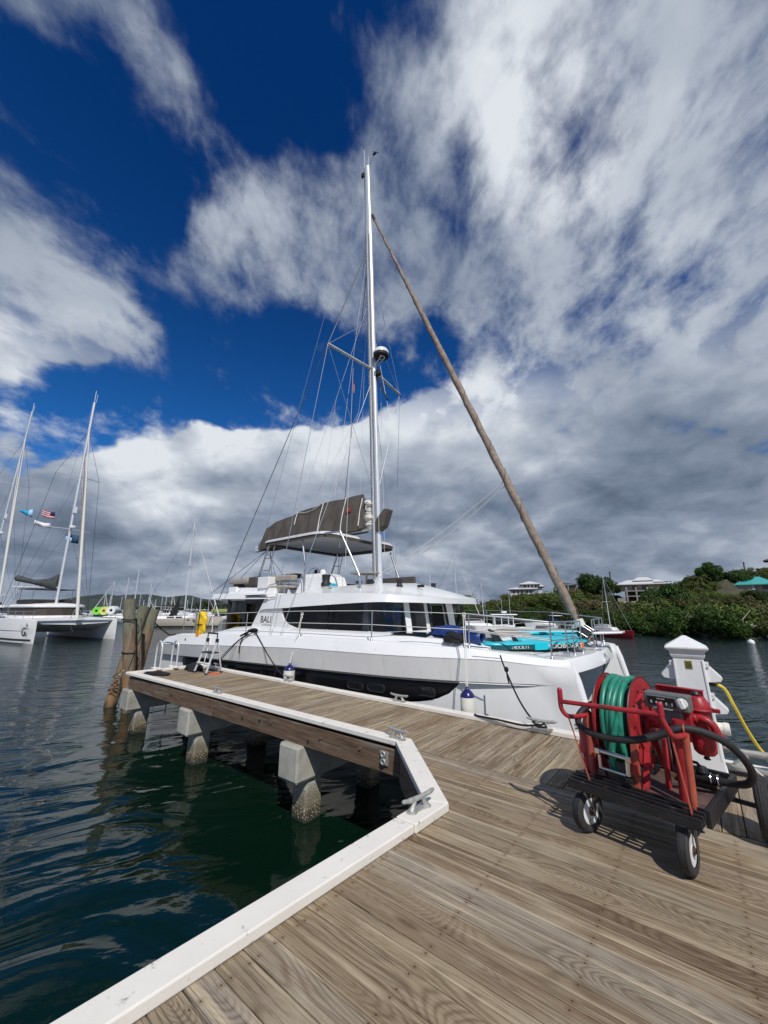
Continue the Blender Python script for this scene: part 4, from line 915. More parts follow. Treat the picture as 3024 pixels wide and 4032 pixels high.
for side in (-1, 1):
    tip = Vector((-8.15, NC + side * 1.95, 11.3)); ch = Vector((-9.1, NC + side * 2.75, 2.28))
    line(tip, mastp(16.9), .009, nm='cap_shroud'); line(tip, ch, .009, nm='cap_shroud'); line(tip, mastp(13.4), .007, nm='diagonal_shroud')
    line(tip, mastp(6.6) + Vector((0, side * .1, 0)), .006, nm='diamond_stay')
    line(mastp(10.9), Vector((-8.7, NC + side * 2.7, 2.28)), .008, nm='lower_shroud')
    line(mastp(17.0), Vector((-12.45, NC + side * 2.8, 2.2)), .012, 'darkwire', nm='aft_shroud')
    line(Vector((-8.15, NC + side * .75, 11.2)), Vector((-8.1, NC + side * .95, 4.2)), .006, 'rope_w', nm='flag_halyard')
    line(mastp(17.3) , Vector((-9.0, NC + side * .62, 6.62)), .005, 'rope_w', nm='lazy_jack')
    line(Vector((-9.1, NC + side * .6, 10.3)), Vector((-11.4, NC + side * .22, 6.5)), .005, 'rope_w', nm='lazy_jack')
    line(Vector((-9.1, NC + side * .6, 10.3)), Vector((-10.1, NC + side * .22, 6.65)), .005, 'rope_w', nm='lazy_jack')
    line(Vector((-9.1, NC + side * .6, 10.3)), mastp(14.5), .005, 'rope_w', nm='lazy_jack')
line(mastp(21.2) + Vector((-.2, 0, 0)), Vector((-13.95, NC, 5.45)), .007, 'wire', nm='topping_lift')
line(mastp(12.3) + Vector((.2, 0, 0)), mastp(9.2) + Vector((.7, 0, 0)), .005, 'wire'); line(mastp(17.6) + Vector((.2, -.05, 0)), mastp(4.1) + Vector((.3, -.25, 0)), .006, 'rope_w', nm='halyard')
m = cb(); m.prism([(-8.16, NC - .76, 10.55), (-8.16, NC - .76, 10.1), (-7.95, NC - .90, 9.95), (-8.0, NC - .86, 10.3)], (.01, .01, 0)); m.build('red_pennant', M['red'], cat, smooth=0)
# forestay with furled genoa
F0, F1 = Vector((-7.86, NC, 18.1)), Vector((-2.08, NC, 2.62))
m = cb(); pts = []; rs = []; NF = 90
for i in range(NF + 1):
    t = i / NF; p = F0.lerp(F1, t); pts.append(p + Vector((0, .012 * math.sin(i * 1.1), .012 * math.cos(i * 1.1)))); rs.append((.045 + .05 * sm(t * 1.7)) * (1 + .07 * math.sin(i * .9)) * (1 if t < .985 else .6))
m.tube(pts, rs, 12); m.build('furled_genoa', M['genoa'], cat, smooth=70)
m = cb()
for i in range(NF * 2):   # spiral seam of the furled sail
    pass
pts = [F0.lerp(F1, i / 500) + Matrix.Rotation(i * .22, 3, (F1 - F0).normalized()) @ Vector((0, 1, 0)) * ((.045 + .05 * sm(i / 500 * 1.7)) + .001) for i in range(501)]
m.tube(pts, .009, 5); m.build('furling_strap', M['sailcover'], cat, smooth=60)
m = cb(); m.tube([F0 + Vector((-.12, 0, .35)), F0], .06, 10); m.build('furler_swivel', M['blackmat'], cat)
line(F0 + Vector((-.12, 0, .35)), mastp(18.55), .012, 'wire', nm='forestay')
m = cb(); m.lathe([(.06, -.1), (.13, -.08), (.13, .08), (.06, .1)], F1 + Vector((.06, 0, -.16)), F1 - F0, 16); m.build('furler_drum', M['blackmat'], cat, smooth=40)
m = cb(); q0 = F1 + Vector((.08, 0, -.22)); q1 = Vector((-1.66, NC, 2.0)); m.tube([q0, q1], .018, 8)
for t in (.2, .45, .7, .9): m.obox(q0.lerp(q1, t), (.06, .09, .09))
m.build('forestay_turnbuckle', M['steel'], cat, smooth=0, bevel=.01)
m = cb(); m.tube([F1 + Vector((-.02, 0, .12)), F1 + Vector((.02, 0, -.02))], [.10, .11], 10); m.build('sail_tack', M['sail'], cat)
m = cb(); o1 = F1 + Vector((.05, -.05, -.12))
for dy in (-.16, .16): m.tube([o1 + Vector((.05, dy, .12)), o1 + Vector((.2, dy, .02)), o1 + Vector((.12, dy, -.1)), o1 + Vector((-.03, dy, 0)), o1 + Vector((.05, dy, .12))], .009, 6)
m.tube([o1 + Vector((.2, -.16, .02)), o1 + Vector((.2, .16, .02))], .009, 6); m.build('furler_guard', M['steel'], cat)
for dy in (-.25, .25): line(o1, Vector((-3.6, NC + dy * 3 - .5, 2.5)), .009, 'rope_w', nm='furling_line')
line(mastp(4.0) + Vector((.2, -.1, 0)), F0.lerp(F1, .775), .010, 'rope_w', nm='genoa_sheet', pts=arc(mastp(4.0) + Vector((.2, -.1, 0)), F0.lerp(F1, .772), .12))
line(mastp(4.0) + Vector((.2, .1, 0)), F0.lerp(F1, .775), .010, 'rope_w', nm='genoa_sheet', pts=arc(mastp(4.0) + Vector((.25, .1, 0)), F0.lerp(F1, .778), .2))
# boom and sail cover
m = cb(); m.beam((-7.85, NC, 5.52), (-14.05, NC, 5.38), .16, .20); m.build('boom', M['alu'], cat, smooth=0, bevel=.03)
def cover_ring(a, zb_, zt, wd, ph=0):
    o_ = []
    for k in range(16):
        t = k / 15; z = lerp(zb_, zt, t)
        wv = wd * (1.0 - .82 * t ** 1.6) + .012 * math.sin(a * 9 + t * 5 + ph)
        o_.append((a + .03 * math.sin(t * 6 + a * 3), NC - wv, z))
    for k in range(16):
        t = 1 - k / 15; z = lerp(zb_, zt, t)
        wv = wd * (1.0 - .82 * t ** 1.6) + .012 * math.sin(a * 7 + t * 5 + ph)
        o_.append((a, NC + wv, z))
    return o_
m = cb(); rg = []
for i in range(70):
    a = lerp(-13.85, -8.28, i / 69)
    zt = tab(a, [(-13.85, 5.9), (-13.6, 6.22), (-13, 6.36), (-12.2, 6.48), (-11.4, 6.58), (-10.3, 6.68), (-9.3, 6.69), (-8.28, 6.66)]); zt += .02 * math.sin(a * 4.3)
    zb_ = tab(a, [(-13.85, 5.3), (-13.6, 5.28), (-9.5, 5.42), (-8.28, 5.42)])
    rg.append(cover_ring(a, zb_, zt, .30 if a > -13.6 else .2))
m.loft(rg); cov_o = m.build('sail_cover', M['sailcover'], cat, smooth=60)
m = cb(); rg = []
for i in range(9):
    a = lerp(-8.28, -7.9, i / 8); rg.append(cover_ring(a, 5.45 + .01 * i, 6.62 - .05 * i - .25 * (i / 8) ** 2, .27 - .015 * i, i))
m.loft(rg); m.build('sail_cover', M['sailcover'], cat, smooth=60)
m = cb()
for k in range(11):
    m.sphere((-7.95 + random.uniform(-.04, .05), NC + random.uniform(-.06, .02), 5.58 + .075 * k), random.uniform(.11, .15), 14, 10, (random.uniform(.8, 1.3), random.uniform(1.2, 1.7), random.uniform(.35, .6)))
for v in m.v: v += Vector((mnoise.noise(v * 9), mnoise.noise(v * 9 + Vector((5, 0, 0))), mnoise.noise(v * 11))) * .035
m.build('folded_sail', M['sail'], cat, smooth=60)
m = cb(); m.prism([(-7.60, NC - .16, 5.30), (-7.32, NC - .15, 5.45), (-7.12, NC - .14, 5.98), (-7.3, NC - .13, 6.02), (-7.62, NC - .15, 5.70)], (0, .3, 0)); m.build('sail_cover_front', M['sailcover'], cat, smooth=0, bevel=.04)
for (a_, z0, z1) in ((-9.0, 6.67, 4.9), (-10.15, 6.68, 5.55), (-11.55, 6.55, 6.05), (-8.2, 6.5, 5.55)):
    m = cb(); zt_ = z0; pts = [(a_ + .006 * math.sin(i), NC - (.30 * (1.0 - .82 * min(1, max(0, (lerp(z0, z1, i / 10) - 5.4) / 1.27)) ** 1.6) + .022), lerp(z0, z1, i / 10)) for i in range(11)]
    m.tube(pts, .016, 6); m.build('sail_tie', M['rope_w'], cov_o, smooth=60)
m = cb(); m.tube(arc((-11.5, NC - .14, 6.55), (-10.15, NC - .14, 6.68), .14, 10), .010, 6); m.build('sail_tie', M['rope_w'], cov_o)
crown = MB(off=(-8, 0, 0)); cx, cy = -8.72, 6.17
cr = [(-.11, -.08), (.11, -.08), (.14, .09), (.06, .0), (0, .13), (-.06, .0), (-.14, .09)]
crown.prism([(cx + x, -.235 + (z) * .12, cy + z) for x, z in cr], (0, -.006, 0)); crown.build('crown_emblem', M['red'], cov_o, smooth=0)
crown = MB(off=(-8, 0, 0)); crown.prism([(cx + x * .6, -.243 + z * .12, cy + z * .6 - .01) for x, z in cr], (0, -.004, 0)); crown.build('crown_emblem', M['fascia'], cov_o, smooth=0)
m = cb(); m.obox((-14.15, NC, 5.40), (.3, .16, .26)); m.build('boom_end', M['alu'], cat, smooth=0, bevel=.03)
for (dx, hh) in ((0, -1.3), (.2, 1.3), (.1, -.9)): line((-13.6, NC, 5.25), (-13.1 - dx - .6, NC + hh * 1.6, 3.5), .010, 'darkwire', nm='mainsheet')
for dx in (0, .12): line((-13.3, NC, 5.2), (-12.6 + dx * 3, NC - .2, 3.5), .010, 'darkwire', nm='mainsheet')
# stanchions, lifelines and pulpit
def ho(a): t = max(0, (a + 5.6) / 3.8) ** 2.1; return lerp(2.84, 2.1, t)
ST = [-12.9, -10.07, -7.74, -5.44, -3.35, -2.06]
for side in (-1, 1):
    for a_ in ST:
        m = cb(side); zg = tab(a_, CT['g']); m.tube([(a_, ho(a_), zg), (a_ + .02, ho(a_), zg + .60)], .013, 8); m.lathe([(.035, 0), (.03, .02), (.018, .05)], (a_, ho(a_), zg), seg=12); m.build('stanchion', M['steel'], cat)
    for dz in (.60, .32):
        m = cb(side); m.tube([(a_, ho(a_) + .0, tab(a_, CT['g']) + dz) for a_ in ST], .0065 if side > 0 else .008, 6, cap=False); m.build('lifeline', M['wire'] if side > 0 else M['rope_w'], cat)
    m = cb(side); pl_ = [(-3.35, ho(-3.35), 2.27 + .6), (-2.06, ho(-2.06), 2.14 + .6), (-1.98, 1.5, 2.73), (-1.95, .55, 2.72)]
    m.tube(pl_, .014, 8); m.tube([(p[0], p[1], p[2] - .3) for p in pl_], .010, 8); m.build('pulpit_rail', M['steel'], cat)
    for p in ((-1.98, 1.5), (-1.95, .55), (-1.99, 1.0)):
        m = cb(side); m.tube([(p[0], p[1], 2.12), (p[0], p[1], 2.73)], .012, 8); m.lathe([(.03, 0), (.018, .04)], (p[0], p[1], 2.13), seg=10); m.build('pulpit_post', M['steel'], cat)
m = cb(); m.prism([(-1.95, NC + .4, 2.42), (-1.42, NC + .75, 2.44), (-1.42, NC + 1.15, 2.44), (-1.95, NC + 1.3, 2.42)], (0, 0, .045)); m.build('bow_seat', M['gel'], cat, smooth=0, bevel=.015)
m = cb(-1); m.box(-5.2, -4.3, 2.0, 2.5, 2.465, 2.478); m.build('deck_hatch', M['glass'], cat, smooth=0)
for (a0, a1, h0, h1, z0, z1) in ((-4.5, -3.2, -1.9, 1.9, 2.26, 2.42),):
    m = cb(); m.box(a0, a1, NC + h0, NC + h1, z0, z1); m.build('foredeck_cushion', M['cushion'], cat, smooth=40, bevel=.05, seg=3)
m = cb(); m.box(-4.0, -3.1, NC - 1.75, NC - .6, 2.26, 2.40); m.box(-3.3, -2.9, NC - .2, NC + 1.7, 2.2, 2.36); m.build('foredeck_locker', M['gel'], cat, smooth=0, bevel=.03)
m = cb(-1); hx = ho(-3.55) - .12; m.torus((-3.75, 2.63 - .12, 2.345), (0, .9, .4), .035, .01, 14, 6); m.build('vent', M['steel'], cat)
for (a_, hh) in ((-2.0, -1.55), (-9.75, -2.75), (-9.7, -2.76)):
    m = cb(); m.tube([(a_ - .12, NC + hh, tab(a_, CT['g']) + .07), (a_ + .12, NC + hh, tab(a_, CT['g']) + .07)], .014, 8); m.box(a_ - .05, a_ + .05, NC + hh - .02, NC + hh + .02, tab(a_, CT['g']), tab(a_, CT['g']) + .06); m.build('deck_cleat', M['steel'], cat)
# pushpit, sugar scoop
for side in (-1, 1):
    m = cb(side); m.tube(spline([(-14.6, 2.0, 2.0), (-14.65, 2.1, 2.9), (-14.3, 2.7, 2.92), (-12.9, 2.84, 2.80)], 5), .014, 8); m.tube([(-13.9, 2.8, 2.2), (-13.9, 2.82, 2.86)], .012, 8); m.tube([(-13.2, 2.8, 2.2), (-13.0, 2.82, 2.84)], .012, 8); m.build('pushpit_rail', M['steel'], cat)
    m = cb(side); m.prism([(-15.75, 2.6, .45), (-14.2, 2.72, .45), (-14.2, 2.72, .95), (-14.35, 2.72, 1.02), (-15.5, 2.62, .55)], (0, -.9, 0)); m.build('swim_platform', M['gel'], cat, smooth=0, bevel=.03)
# builder's lettering on the buttress
def LM(a_, z_, hh): return basis((a_ + 8, -hh, z_), (1, 0, 0), (0, .06, 1))
lettering('BALI', .26, M['blackmat'], LM(-9.90, 2.66, tilt(2.66) + .006), cat, sx=1.05, depth=.0015)
lettering('CATAMARANS', .062, mat('grey_lettering', (.35, .35, .35)), LM(-9.86, 2.515, tilt(2.515) + .006), cat, sx=1.1, depth=.0015)

# ------------------------------------------------------------------ red hose-reel cart
cart = thing('hose_reel_cart', 'red fuel pump cart carrying a reel of green hose and a meter', 'cart', (1.71, 3.11, ZD), R(-50))
def cp(name, m, mt, par=None, **k): return m.build(name, M[mt] if isinstance(mt, str) else mt, par or cart, **k)
# platform frame and grated step
m = MB(); m.beam((-.36, .70, .325), (.45, .70, .325), .03, .07); m.beam((-.35, .05, .325), (-.35, .70, .325), .03, .07); m.beam((.44, .04, .325), (.44, .90, .325), .03, .10); m.beam((-.36, .42, .315), (.45, .42, .315), .03, .05); m.beam((.42, .88, .33), (-.36, .88, .33), .03, .09); m.beam((-.35, .7, .325), (-.35, .9, .325), .03, .07)
cp('platform_frame', m, 'cartblack', smooth=0, bevel=.004)
m = MB(); m.box(-.33, .42, .06, .70, .345, .352); cp('platform_plate', m, mat('rusty_plate', (.09, .055, .045), .75, var=.5, vscale=9), smooth=0)
m = MB()
for k in range(4): m.box(-.37, .44, -.10 + .045 * k, -.083 + .045 * k, .325 + .006 * k, .362 + .006 * k)
for k in range(8): m.box(-.35 + .107 * k, -.342 + .107 * k, -.10, .055, .335, .352)
m.box(-.37, .44, -.108, -.10, .30, .345); cp('grated_step', m, 'cartblack', smooth=0, bevel=.003)
def wheel(x, y, r, w, ang, big=False, white=True):
    hub = Vector((x, y, r)); ax = Vector((math.cos(ang), math.sin(ang), 0))
    t = bpy.data.objects.new('wheel', None)
    m = MB(); pr = []
    for i in range(13):
        q = math.pi * i / 12 - math.pi / 2; pr.append((r - .022 * (1 - math.cos(q)) * (1.2 if abs(math.sin(q)) > .8 else .5), math.sin(q) * w / 2))
    pr = [(r * .62, -w / 2 * .85)] + pr + [(r * .62, w / 2 * .85)]
    m.lathe(pr, hub, ax, 36, closed=False)
    ty = cp('wheel', m, 'tyre', smooth=50)
    for g in (-.6, -.2, .2, .6):
        m = MB(); m.torus(hub + ax * g * w / 2 * .8, ax, r - .002, .0025, 36, 5)
        if big or True: cp('tread_groove', m, 'dial', ty)
    m = MB(); m.lathe([(r * .62, -w * .36), (r * .60, -w * .2), (r * .3, -w * .28), (r * .16, -w * .42), (.02, -w * .44), (.02, w * .44), (r * .16, w * .42), (r * .3, w * .28), (r * .60, w * .2), (r * .62, w * .36)], hub, ax, 30); cp('rim', m, 'rim' if white else 'cartblack', ty, smooth=30)
    m = MB(); m.lathe([(.016, -w * .62), (.016, w * .62)], hub, ax, 12); m.lathe([(.028, w * .44), (.028, w * .5)], hub, ax, 12); cp('hub', m, mat('rusty_hub', (.12, .05, .03), .7, var=.4, vscale=30) if 'rusty_hub' not in bpy.data.materials else bpy.data.materials['rusty_hub'], ty)
    return ty
def caster(x, y, ang):
    wheel(x, y, .140, .072, ang)
    ax = Vector((math.cos(ang), math.sin(ang), 0)); fw_ = Vector((-math.sin(ang), math.cos(ang), 0))
    for s_ in (-1, 1):
        m = MB(); c0 = Vector((x, y, .14)) + ax * .052 * s_; top = Vector((x, y, .285)) + ax * .05 * s_ + fw_ * .05
        m.beam(c0 - Vector((0, 0, .02)), top, .03, .005, up=ax); cp('caster_fork', m, mat('fork_steel', (.10, .085, .075), .6, .5, var=.4, vscale=20) if 'fork_steel' not in bpy.data.materials else bpy.data.materials['fork_steel'], smooth=0)
    m = MB(); m.obox(Vector((x, y, .287)) + fw_ * .05, (.13, .11, .012)); m.lathe([(.035, 0), (.035, .02)], Vector((x, y, .285)) + fw_ * .05); cp('caster_plate', m, 'cartblack', smooth=0)
caster(-.30, .02, R(-13)); caster(.315, .0, R(2))
wheel(.60, .87, .205, .115, R(8), True); wheel(-.50, .87, .205, .115, R(8), True)
m = MB(); m.tube([(-.5, .87, .205), (.6, .87, .205)], .018, 8); m.beam((.40, .87, .205), (.40, .87, .32), .05, .05); m.beam((-.3, .87, .205), (-.3, .87, .32), .05, .05); cp('axle', m, 'cartblack', smooth=0)
# push handle
m = MB()
hl = [(-.352, -.12, .985), (-.356, -.12, .90), (-.352, -.115, .84), (-.325, -.09, .795), (-.29, -.02, .785), (-.25, .10, .785)]
hr = [(.325, -.12, .992), (.325, -.12, .91), (.345, -.115, .85), (.36, -.09, .805), (.375, -.02, .79), (.40, .06, .79)]
m.tube(spline(hl, 6), .0165, 12); cp('handle_arm', m, 'red')
m = MB(); m.tube(spline(hr, 6), .0165, 12); cp('handle_arm', m, 'red')
m = MB(); m.tube([(-.356, -.12, .897), (.328, -.12, .925)], .0165, 12); cp('handle_bar', m, 'red')
for p, mt_ in ((hl[0], 'redcloth'), (hr[0], 'redcloth')):
    m = MB(); m.tube([Vector(p) - Vector((0, 0, .07)), Vector(p), Vector(p) + Vector((0, 0, .012))], [.019, .019, .010], 12); cp('grip_cap', m, mt_)
m = MB(); m.beam((-.335, -.06, .785), (-.235, -.03, .36), .018, .006); cp('brace', m, 'redorange', smooth=0)
m = MB(); m.beam((.345, -.06, .79), (.385, -.05, .36), .022, .006); cp('brace', m, 'redorange', smooth=0)
m = MB(); m.tube([(-.255, .09, .79), (-.255, .09, .35)], .021, 10); cp('post', m, 'redorange')
m = MB(); m.tube([(.395, .05, .80), (.375, .05, .35)], .022, 12); cp('post', m, 'redorange')
m = MB(); m.tube([(.335, .17, .85), (.305, .17, .35)], .037, 16); cp('post', m, 'red')
m = MB(); m.beam((.205, .30, .95), (.175, .30, .35), .04, .03); cp('post', m, 'red', smooth=0, bevel=.004)
m = MB(); m.beam((.065, .08, .70), (.045, .08, .35), .045, .04, up=(0, 1, 0)); cp('reel_upright', m, 'redorange', smooth=0, bevel=.004)
m = MB(); m.beam((.085, .38, .78), (.085, .60, .35), .035, .03); m.beam((.085, .38, .78), (.085, .12, .35), .035, .03); m.beam((-.235, .38, .78), (-.235, .60, .35), .035, .03); m.beam((-.235, .38, .78), (-.235, .15, .35), .035, .03); cp('reel_stand', m, 'red', smooth=0)
# reel
RC = Vector((0, .38, .75)); AX = (1, 0, 0)
for x_ in (-.20, .05):
    m = MB(); m.lathe([(.03, -.004), (.15, -.004), (.155, -.022 if x_ < 0 else .022), (.20, -.022 if x_ < 0 else .022), (.205, -.004), (.312, -.004), (.322, -.004), (.325, .004), (.205, .006), (.03, .006)], (x_, RC.y, RC.z), AX, 48); dsk = cp('reel_disc', m, 'red', smooth=40)
    m = MB(); m.torus((x_, RC.y, RC.z), AX, .322, .007, 48, 6); cp('disc_edge', m, mat('dark_red_edge', (.10, .01, .012), .5, var=.3, vscale=30) if 'dark_red_edge' not in bpy.data.materials else bpy.data.materials['dark_red_edge'], dsk)
    if x_ > 0:
        for k in range(10):
            q = R(36 * k); m = MB(); m.lathe([(.008, 0), (.008, .012)], (x_ + .004, RC.y + .235 * math.cos(q), RC.z + .235 * math.sin(q)), AX, 8); cp('bolt', m, 'cartblack', dsk)
        m = MB(); m.lathe([(.06, .02), (.06, .05), (.03, .06), (.03, .12)], (x_, RC.y, RC.z), AX, 20); cp('reel_hub', m, 'red', dsk)
m = MB(); m.lathe([(.13, -.19), (.13, .04)], RC, AX, 30); cp('reel_drum', m, 'red', smooth=40)
# hose wound in thick loops
m = MB(); pts = []
for lay, (rr_, xs, xe, turns) in enumerate(((.175, -.17, .02, 6), (.225, .01, -.165, 5), (.298, -.176, .006, 4.3))):
    N = int(turns * 26)
    for i in range(N):
        t = i / N; q = R(90) + 2 * math.pi * turns * t * (1 if lay % 1 == 0 else -1)
        wob = .007 * math.sin(q * 2.3 + lay); pts.append((lerp(xs, xe, t) + .008 * math.sin(q * 1.7 + lay * 2), RC.y - math.cos(q) * (rr_ + wob), RC.z + math.sin(q) * (rr_ + wob)))
m.tube(pts, .0235, 10); hose = cp('green_hose', m, 'greenhose', smooth=70)
m = MB(); m.tube(spline([(-.01, .12, .88), (-.045, .07, .74), (-.085, .06, .60), (-.10, .08, .50), (-.095, .11, .43), (-.06, .15, .40)], 6), .0235, 10); cp('green_hose', m, 'greenhose', smooth=70)
m = MB(); m.tube(spline([(-.03, .09, .80), (-.02, .08, .66), (.0, .10, .52), (.02, .16, .44)], 6), .0235, 10); cp('green_hose', m, 'greenhose', smooth=70)
# chrome roller guides
m = MB(); m.tube([(-.175, .04, .563), (.035, .04, .556)], .017, 14); cp('roller', m, 'chrome')
m = MB(); m.tube([(-.16, .03, .452), (.0, .03, .448)], .012, 14); cp('roller', m, 'chrome')
m = MB(); m.tube([(.018, .03, .45), (.022, .03, .54)], .019, 14); cp('roller', m, 'chrome')
m = MB(); m.tube([(-.17, .03, .45), (-.17, .03, .54)], .012, 12); cp('roller', m, 'chrome')
for (x_, z_) in ((.03, .556), (-.178, .565)):
    m = MB(); m.obox((x_, .035, z_), (.036, .05, .04)); cp('roller_block', m, 'chrome', smooth=0, bevel=.005)
for (x_, z_) in ((.02, .435), (-.165, .44)):
    m = MB(); m.obox((x_, .035, z_ - .015), (.045, .05, .035)); cp('roller_bracket', m, 'cartblack', smooth=0, bevel=.004)
m = MB(); m.box(.03, .075, .035, .06, .46, .53); cp('roller_plate', m, 'red', smooth=0)
# red extinguisher cover on the left
m = MB(); rg = []
for i in range(9):
    t = i / 8; z = lerp(.36, .80, t); w_ = tab(t, [(0, .085), (.35, .10), (.7, .075), (.9, .05), (1, .02)]); o_ = .012 * math.sin(i * 2.2)
    rg.append([(-.29 + o_ + w_ * math.cos(q) * (1 + .1 * math.sin(3 * q + i)), .20 + .8 * w_ * math.sin(q) * (1 + .12 * math.sin(2 * q + i * 1.3)), z) for q in [2 * math.pi * k / 16 for k in range(16)]])
m.loft(rg); cov = cp('vinyl_cover', m, 'redcloth', smooth=40)
lettering('R', .05, M['num'], basis((-.335, .115, .47), (.85, -.5, 0), (0, 0, 1)), cart)
m = MB(); m.box(-.40, -.385, .16, .20, .665, .68); m.box(-.40, -.385, .16, .20, .64, .65); cp('cover_stripe', m, 'num', smooth=0)
m = MB(); m.lathe([(.10, -.02), (.12, 0), (.12, .03)], (-.27, .42, .80), AX, 24); cp('motor_housing', m, 'red')
# meter with counter window
m = MB(); m.box(.13, .405, .20, .31, .895, 1.005); mt_o = cp('meter', m, 'meter', smooth=0, bevel=.012, seg=3)
m = MB(); m.loft([[(.155, .199, .917), (.335, .199, .917), (.335, .199, .987), (.155, .199, .987)], [(.162, .188, .924), (.328, .188, .924), (.328, .188, .980), (.162, .188, .980)]], cap=False); cp('meter_bezel', m, 'meter', mt_o, smooth=0)
m = MB(); m.box(.160, .330, .1885, .20, .922, .982); cp('meter_window', m, 'dial', mt_o, smooth=0)
m = MB(); m.box(.19, .31, .190, .20, .900, .910); cp('meter_label', m, 'chrome', mt_o, smooth=0)
for i, ch in enumerate('04005'):
    lettering(ch, .026, M['num'], basis((.182 + .031 * i + (.004 if i == 4 else 0), .1865, .943 - .0015 * i), (1, 0, 0), (0, 0, 1)), mt_o, depth=.0006)
lettering('.', .026, M['num'], basis((.292, .1865, .939), (1, 0, 0), (0, 0, 1)), mt_o, depth=.0006)
lettering('GALLONS', .011, M['num'], basis((.243, .1865, .968), (1, 0, 0), (0, 0, 1)), mt_o, depth=.0004)
m = MB(); m.lathe([(.034, 0), (.036, .008), (.032, .012)], (.368, .20, .955), (0, -1, 0), 24); m.obox((.368, .178, .955), (.026, .024, .062), Matrix.Rotation(R(-20), 4, 'Y').to_quaternion().to_euler()); cp('reset_knob', m, 'rim', mt_o, smooth=30, bevel=.004)
m = MB(); m.box(.20, .34, .24, .30, .80, .895); cp('meter_neck', m, 'meter', smooth=0, bevel=.01)
# filter tank and pipework
TC = (.385, .50, 0)
m = MB(); m.lathe([(.01, .575), (.05, .58), (.068, .60), (.072, .64), (.072, .87), (.078, .875), (.078, .90), (.07, .93), (.05, .965), (.02, .975)], TC, seg=28); tk = cp('filter_tank', m, 'red', smooth=40)
m = MB(); m.torus((TC[0], TC[1], .885), (0, 0, 1), .088, .010, 28, 8); m.obox((TC[0] + .10, TC[1] - .02, .888), (.06, .03, .025)); cp('tank_clamp', m, 'red', tk)
m = MB(); m.tube([(TC[0], TC[1], .575), (TC[0], TC[1], .545)], .016, 8); m.tube([(TC[0] - .02, TC[1], .553), (TC[0] + .02, TC[1], .549)], .006, 6); cp('drain_cock', m, 'cartblack', tk)
m = MB(); m.lathe([(.02, .97), (.03, .985), (.02, 1.0)], TC, seg=14); cp('tank_vent', m, 'cartblack', tk)
m = MB(); m.tube(spline([(.36, .42, .835), (.43, .40, .835), (.475, .41, .80), (.49, .42, .74)], 6), .026, 14); m.lathe([(.04, 0), (.04, .02)], (.49, .42, .725)); cp('pipe_elbow', m, 'red')
m = MB(); m.obox((.335, .34, .84), (.09, .09, .12)); m.tube([(.22, .36, .84), (.40, .36, .84)], .026, 12); m.tube([(.12, .28, .80), (.30, .28, .80)], .016, 10); m.obox((.18, .28, .80), (.04, .045, .05)); cp('pump_body', m, 'red', smooth=30, bevel=.008)
m = MB(); m.tube([(.10, .44, .79), (.30, .44, .79)], .03, 12); m.obox((.27, .5, .72), (.12, .12, .14)); cp('pump_motor', m, 'red', smooth=30, bevel=.01)
m = MB(); m.beam((.10, .62, 1.0), (.41, .60, .995), .05, .006); m.beam((.10, .62, .975), (.41, .60, .97), .006, .045); cp('top_rail', m, 'red', smooth=0)
m = MB(); m.beam((.11, .62, .99), (.11, .62, .35), .03, .03); cp('post', m, 'red', smooth=0)
m = MB(); m.beam((.17, .55, .95), (.17, .55, .35), .05, .02); cp('post', m, 'cartblack', smooth=0)
# fat black suction hose
m = MB(); m.tube(spline([(-.13, .25, .86), (-.22, .14, .865), (-.29, .06, .80), (-.28, -.01, .735), (-.18, -.04, .695), (-.03, -.045, .69), (.12, -.03, .715), (.25, .02, .765), (.36, .06, .82), (.46, .12, .815), (.56, .22, .755), (.62, .33, .65), (.635, .42, .54), (.59, .47, .46), (.50, .49, .43), (.40, .5, .42)], 7), .0235, 14); cp('suction_hose', m, 'blackmat', smooth=70)
m = MB(); m.tube([(.44, .495, .425), (.22, .50, .41)], .034, 14); cp('coupling', m, 'cartblack')
for t_ in (.0, .5): m = MB(); m.torus((.43 - .08 * t_, .495, .424), (1, 0, .07), .034, .006, 20, 6); cp('hose_clamp', m, 'chrome')
m = MB(); m.lathe([(.03, 0), (.04, .02), (.03, .05)], (.34, .5, .44)); m.tube([(.34, .5, .48), (.32, .49, .51), (.27, .48, .515)], .011, 8); cp('valve_handle', m, 'cartblack')
m = MB(); m.torus((.385, .07, .815), (1, .2, 0), .03, .006, 16, 6); cp('hose_tie', m, 'redorange')
m = MB(); m.box(.02, .40, .52, .56, .352, .39); cp('timber_batten', m, 'fascia', smooth=0)

# ------------------------------------------------------------------ white power pedestal
ped = thing('power_pedestal', 'white shore power pedestal with a peaked cap beside the red cart', 'pedestal', W(-.20, 5.36, ZD), AU + R(2))
def pd(name, m, mt='pedestal', par=None, **k): return m.build(name, M[mt], par or ped, **k)
def sq(hx, hy, z): return [(-hx, -hy, z), (hx, -hy, z), (hx, hy, z), (-hx, hy, z)]
m = MB(); m.loft([sq(.155, .15, 0.0), sq(.155, .15, .10)]); pd('base', m, smooth=0, bevel=.01)
m = MB(); m.loft([sq(.145, .14, .10), sq(.128, .128, 1.12), sq(.128, .128, 1.14)]); pd('body', m, smooth=0, bevel=.012, seg=3)
m = MB(); m.loft([sq(.135, .135, 1.115), sq(.145, .145, 1.14), sq(.145, .145, 1.175), sq(.18, .18, 1.205), sq(.18, .18, 1.222), sq(.022, .022, 1.325), sq(.012, .012, 1.33)]); pd('cap', m, smooth=0, bevel=.004)
for x_ in (-.122, .118):
    m = MB(); m.beam((x_ * 1.03, -.136, .2), (x_ * .97, -.131, 1.1), .012, .012); pd('edge_trim', m, smooth=0)
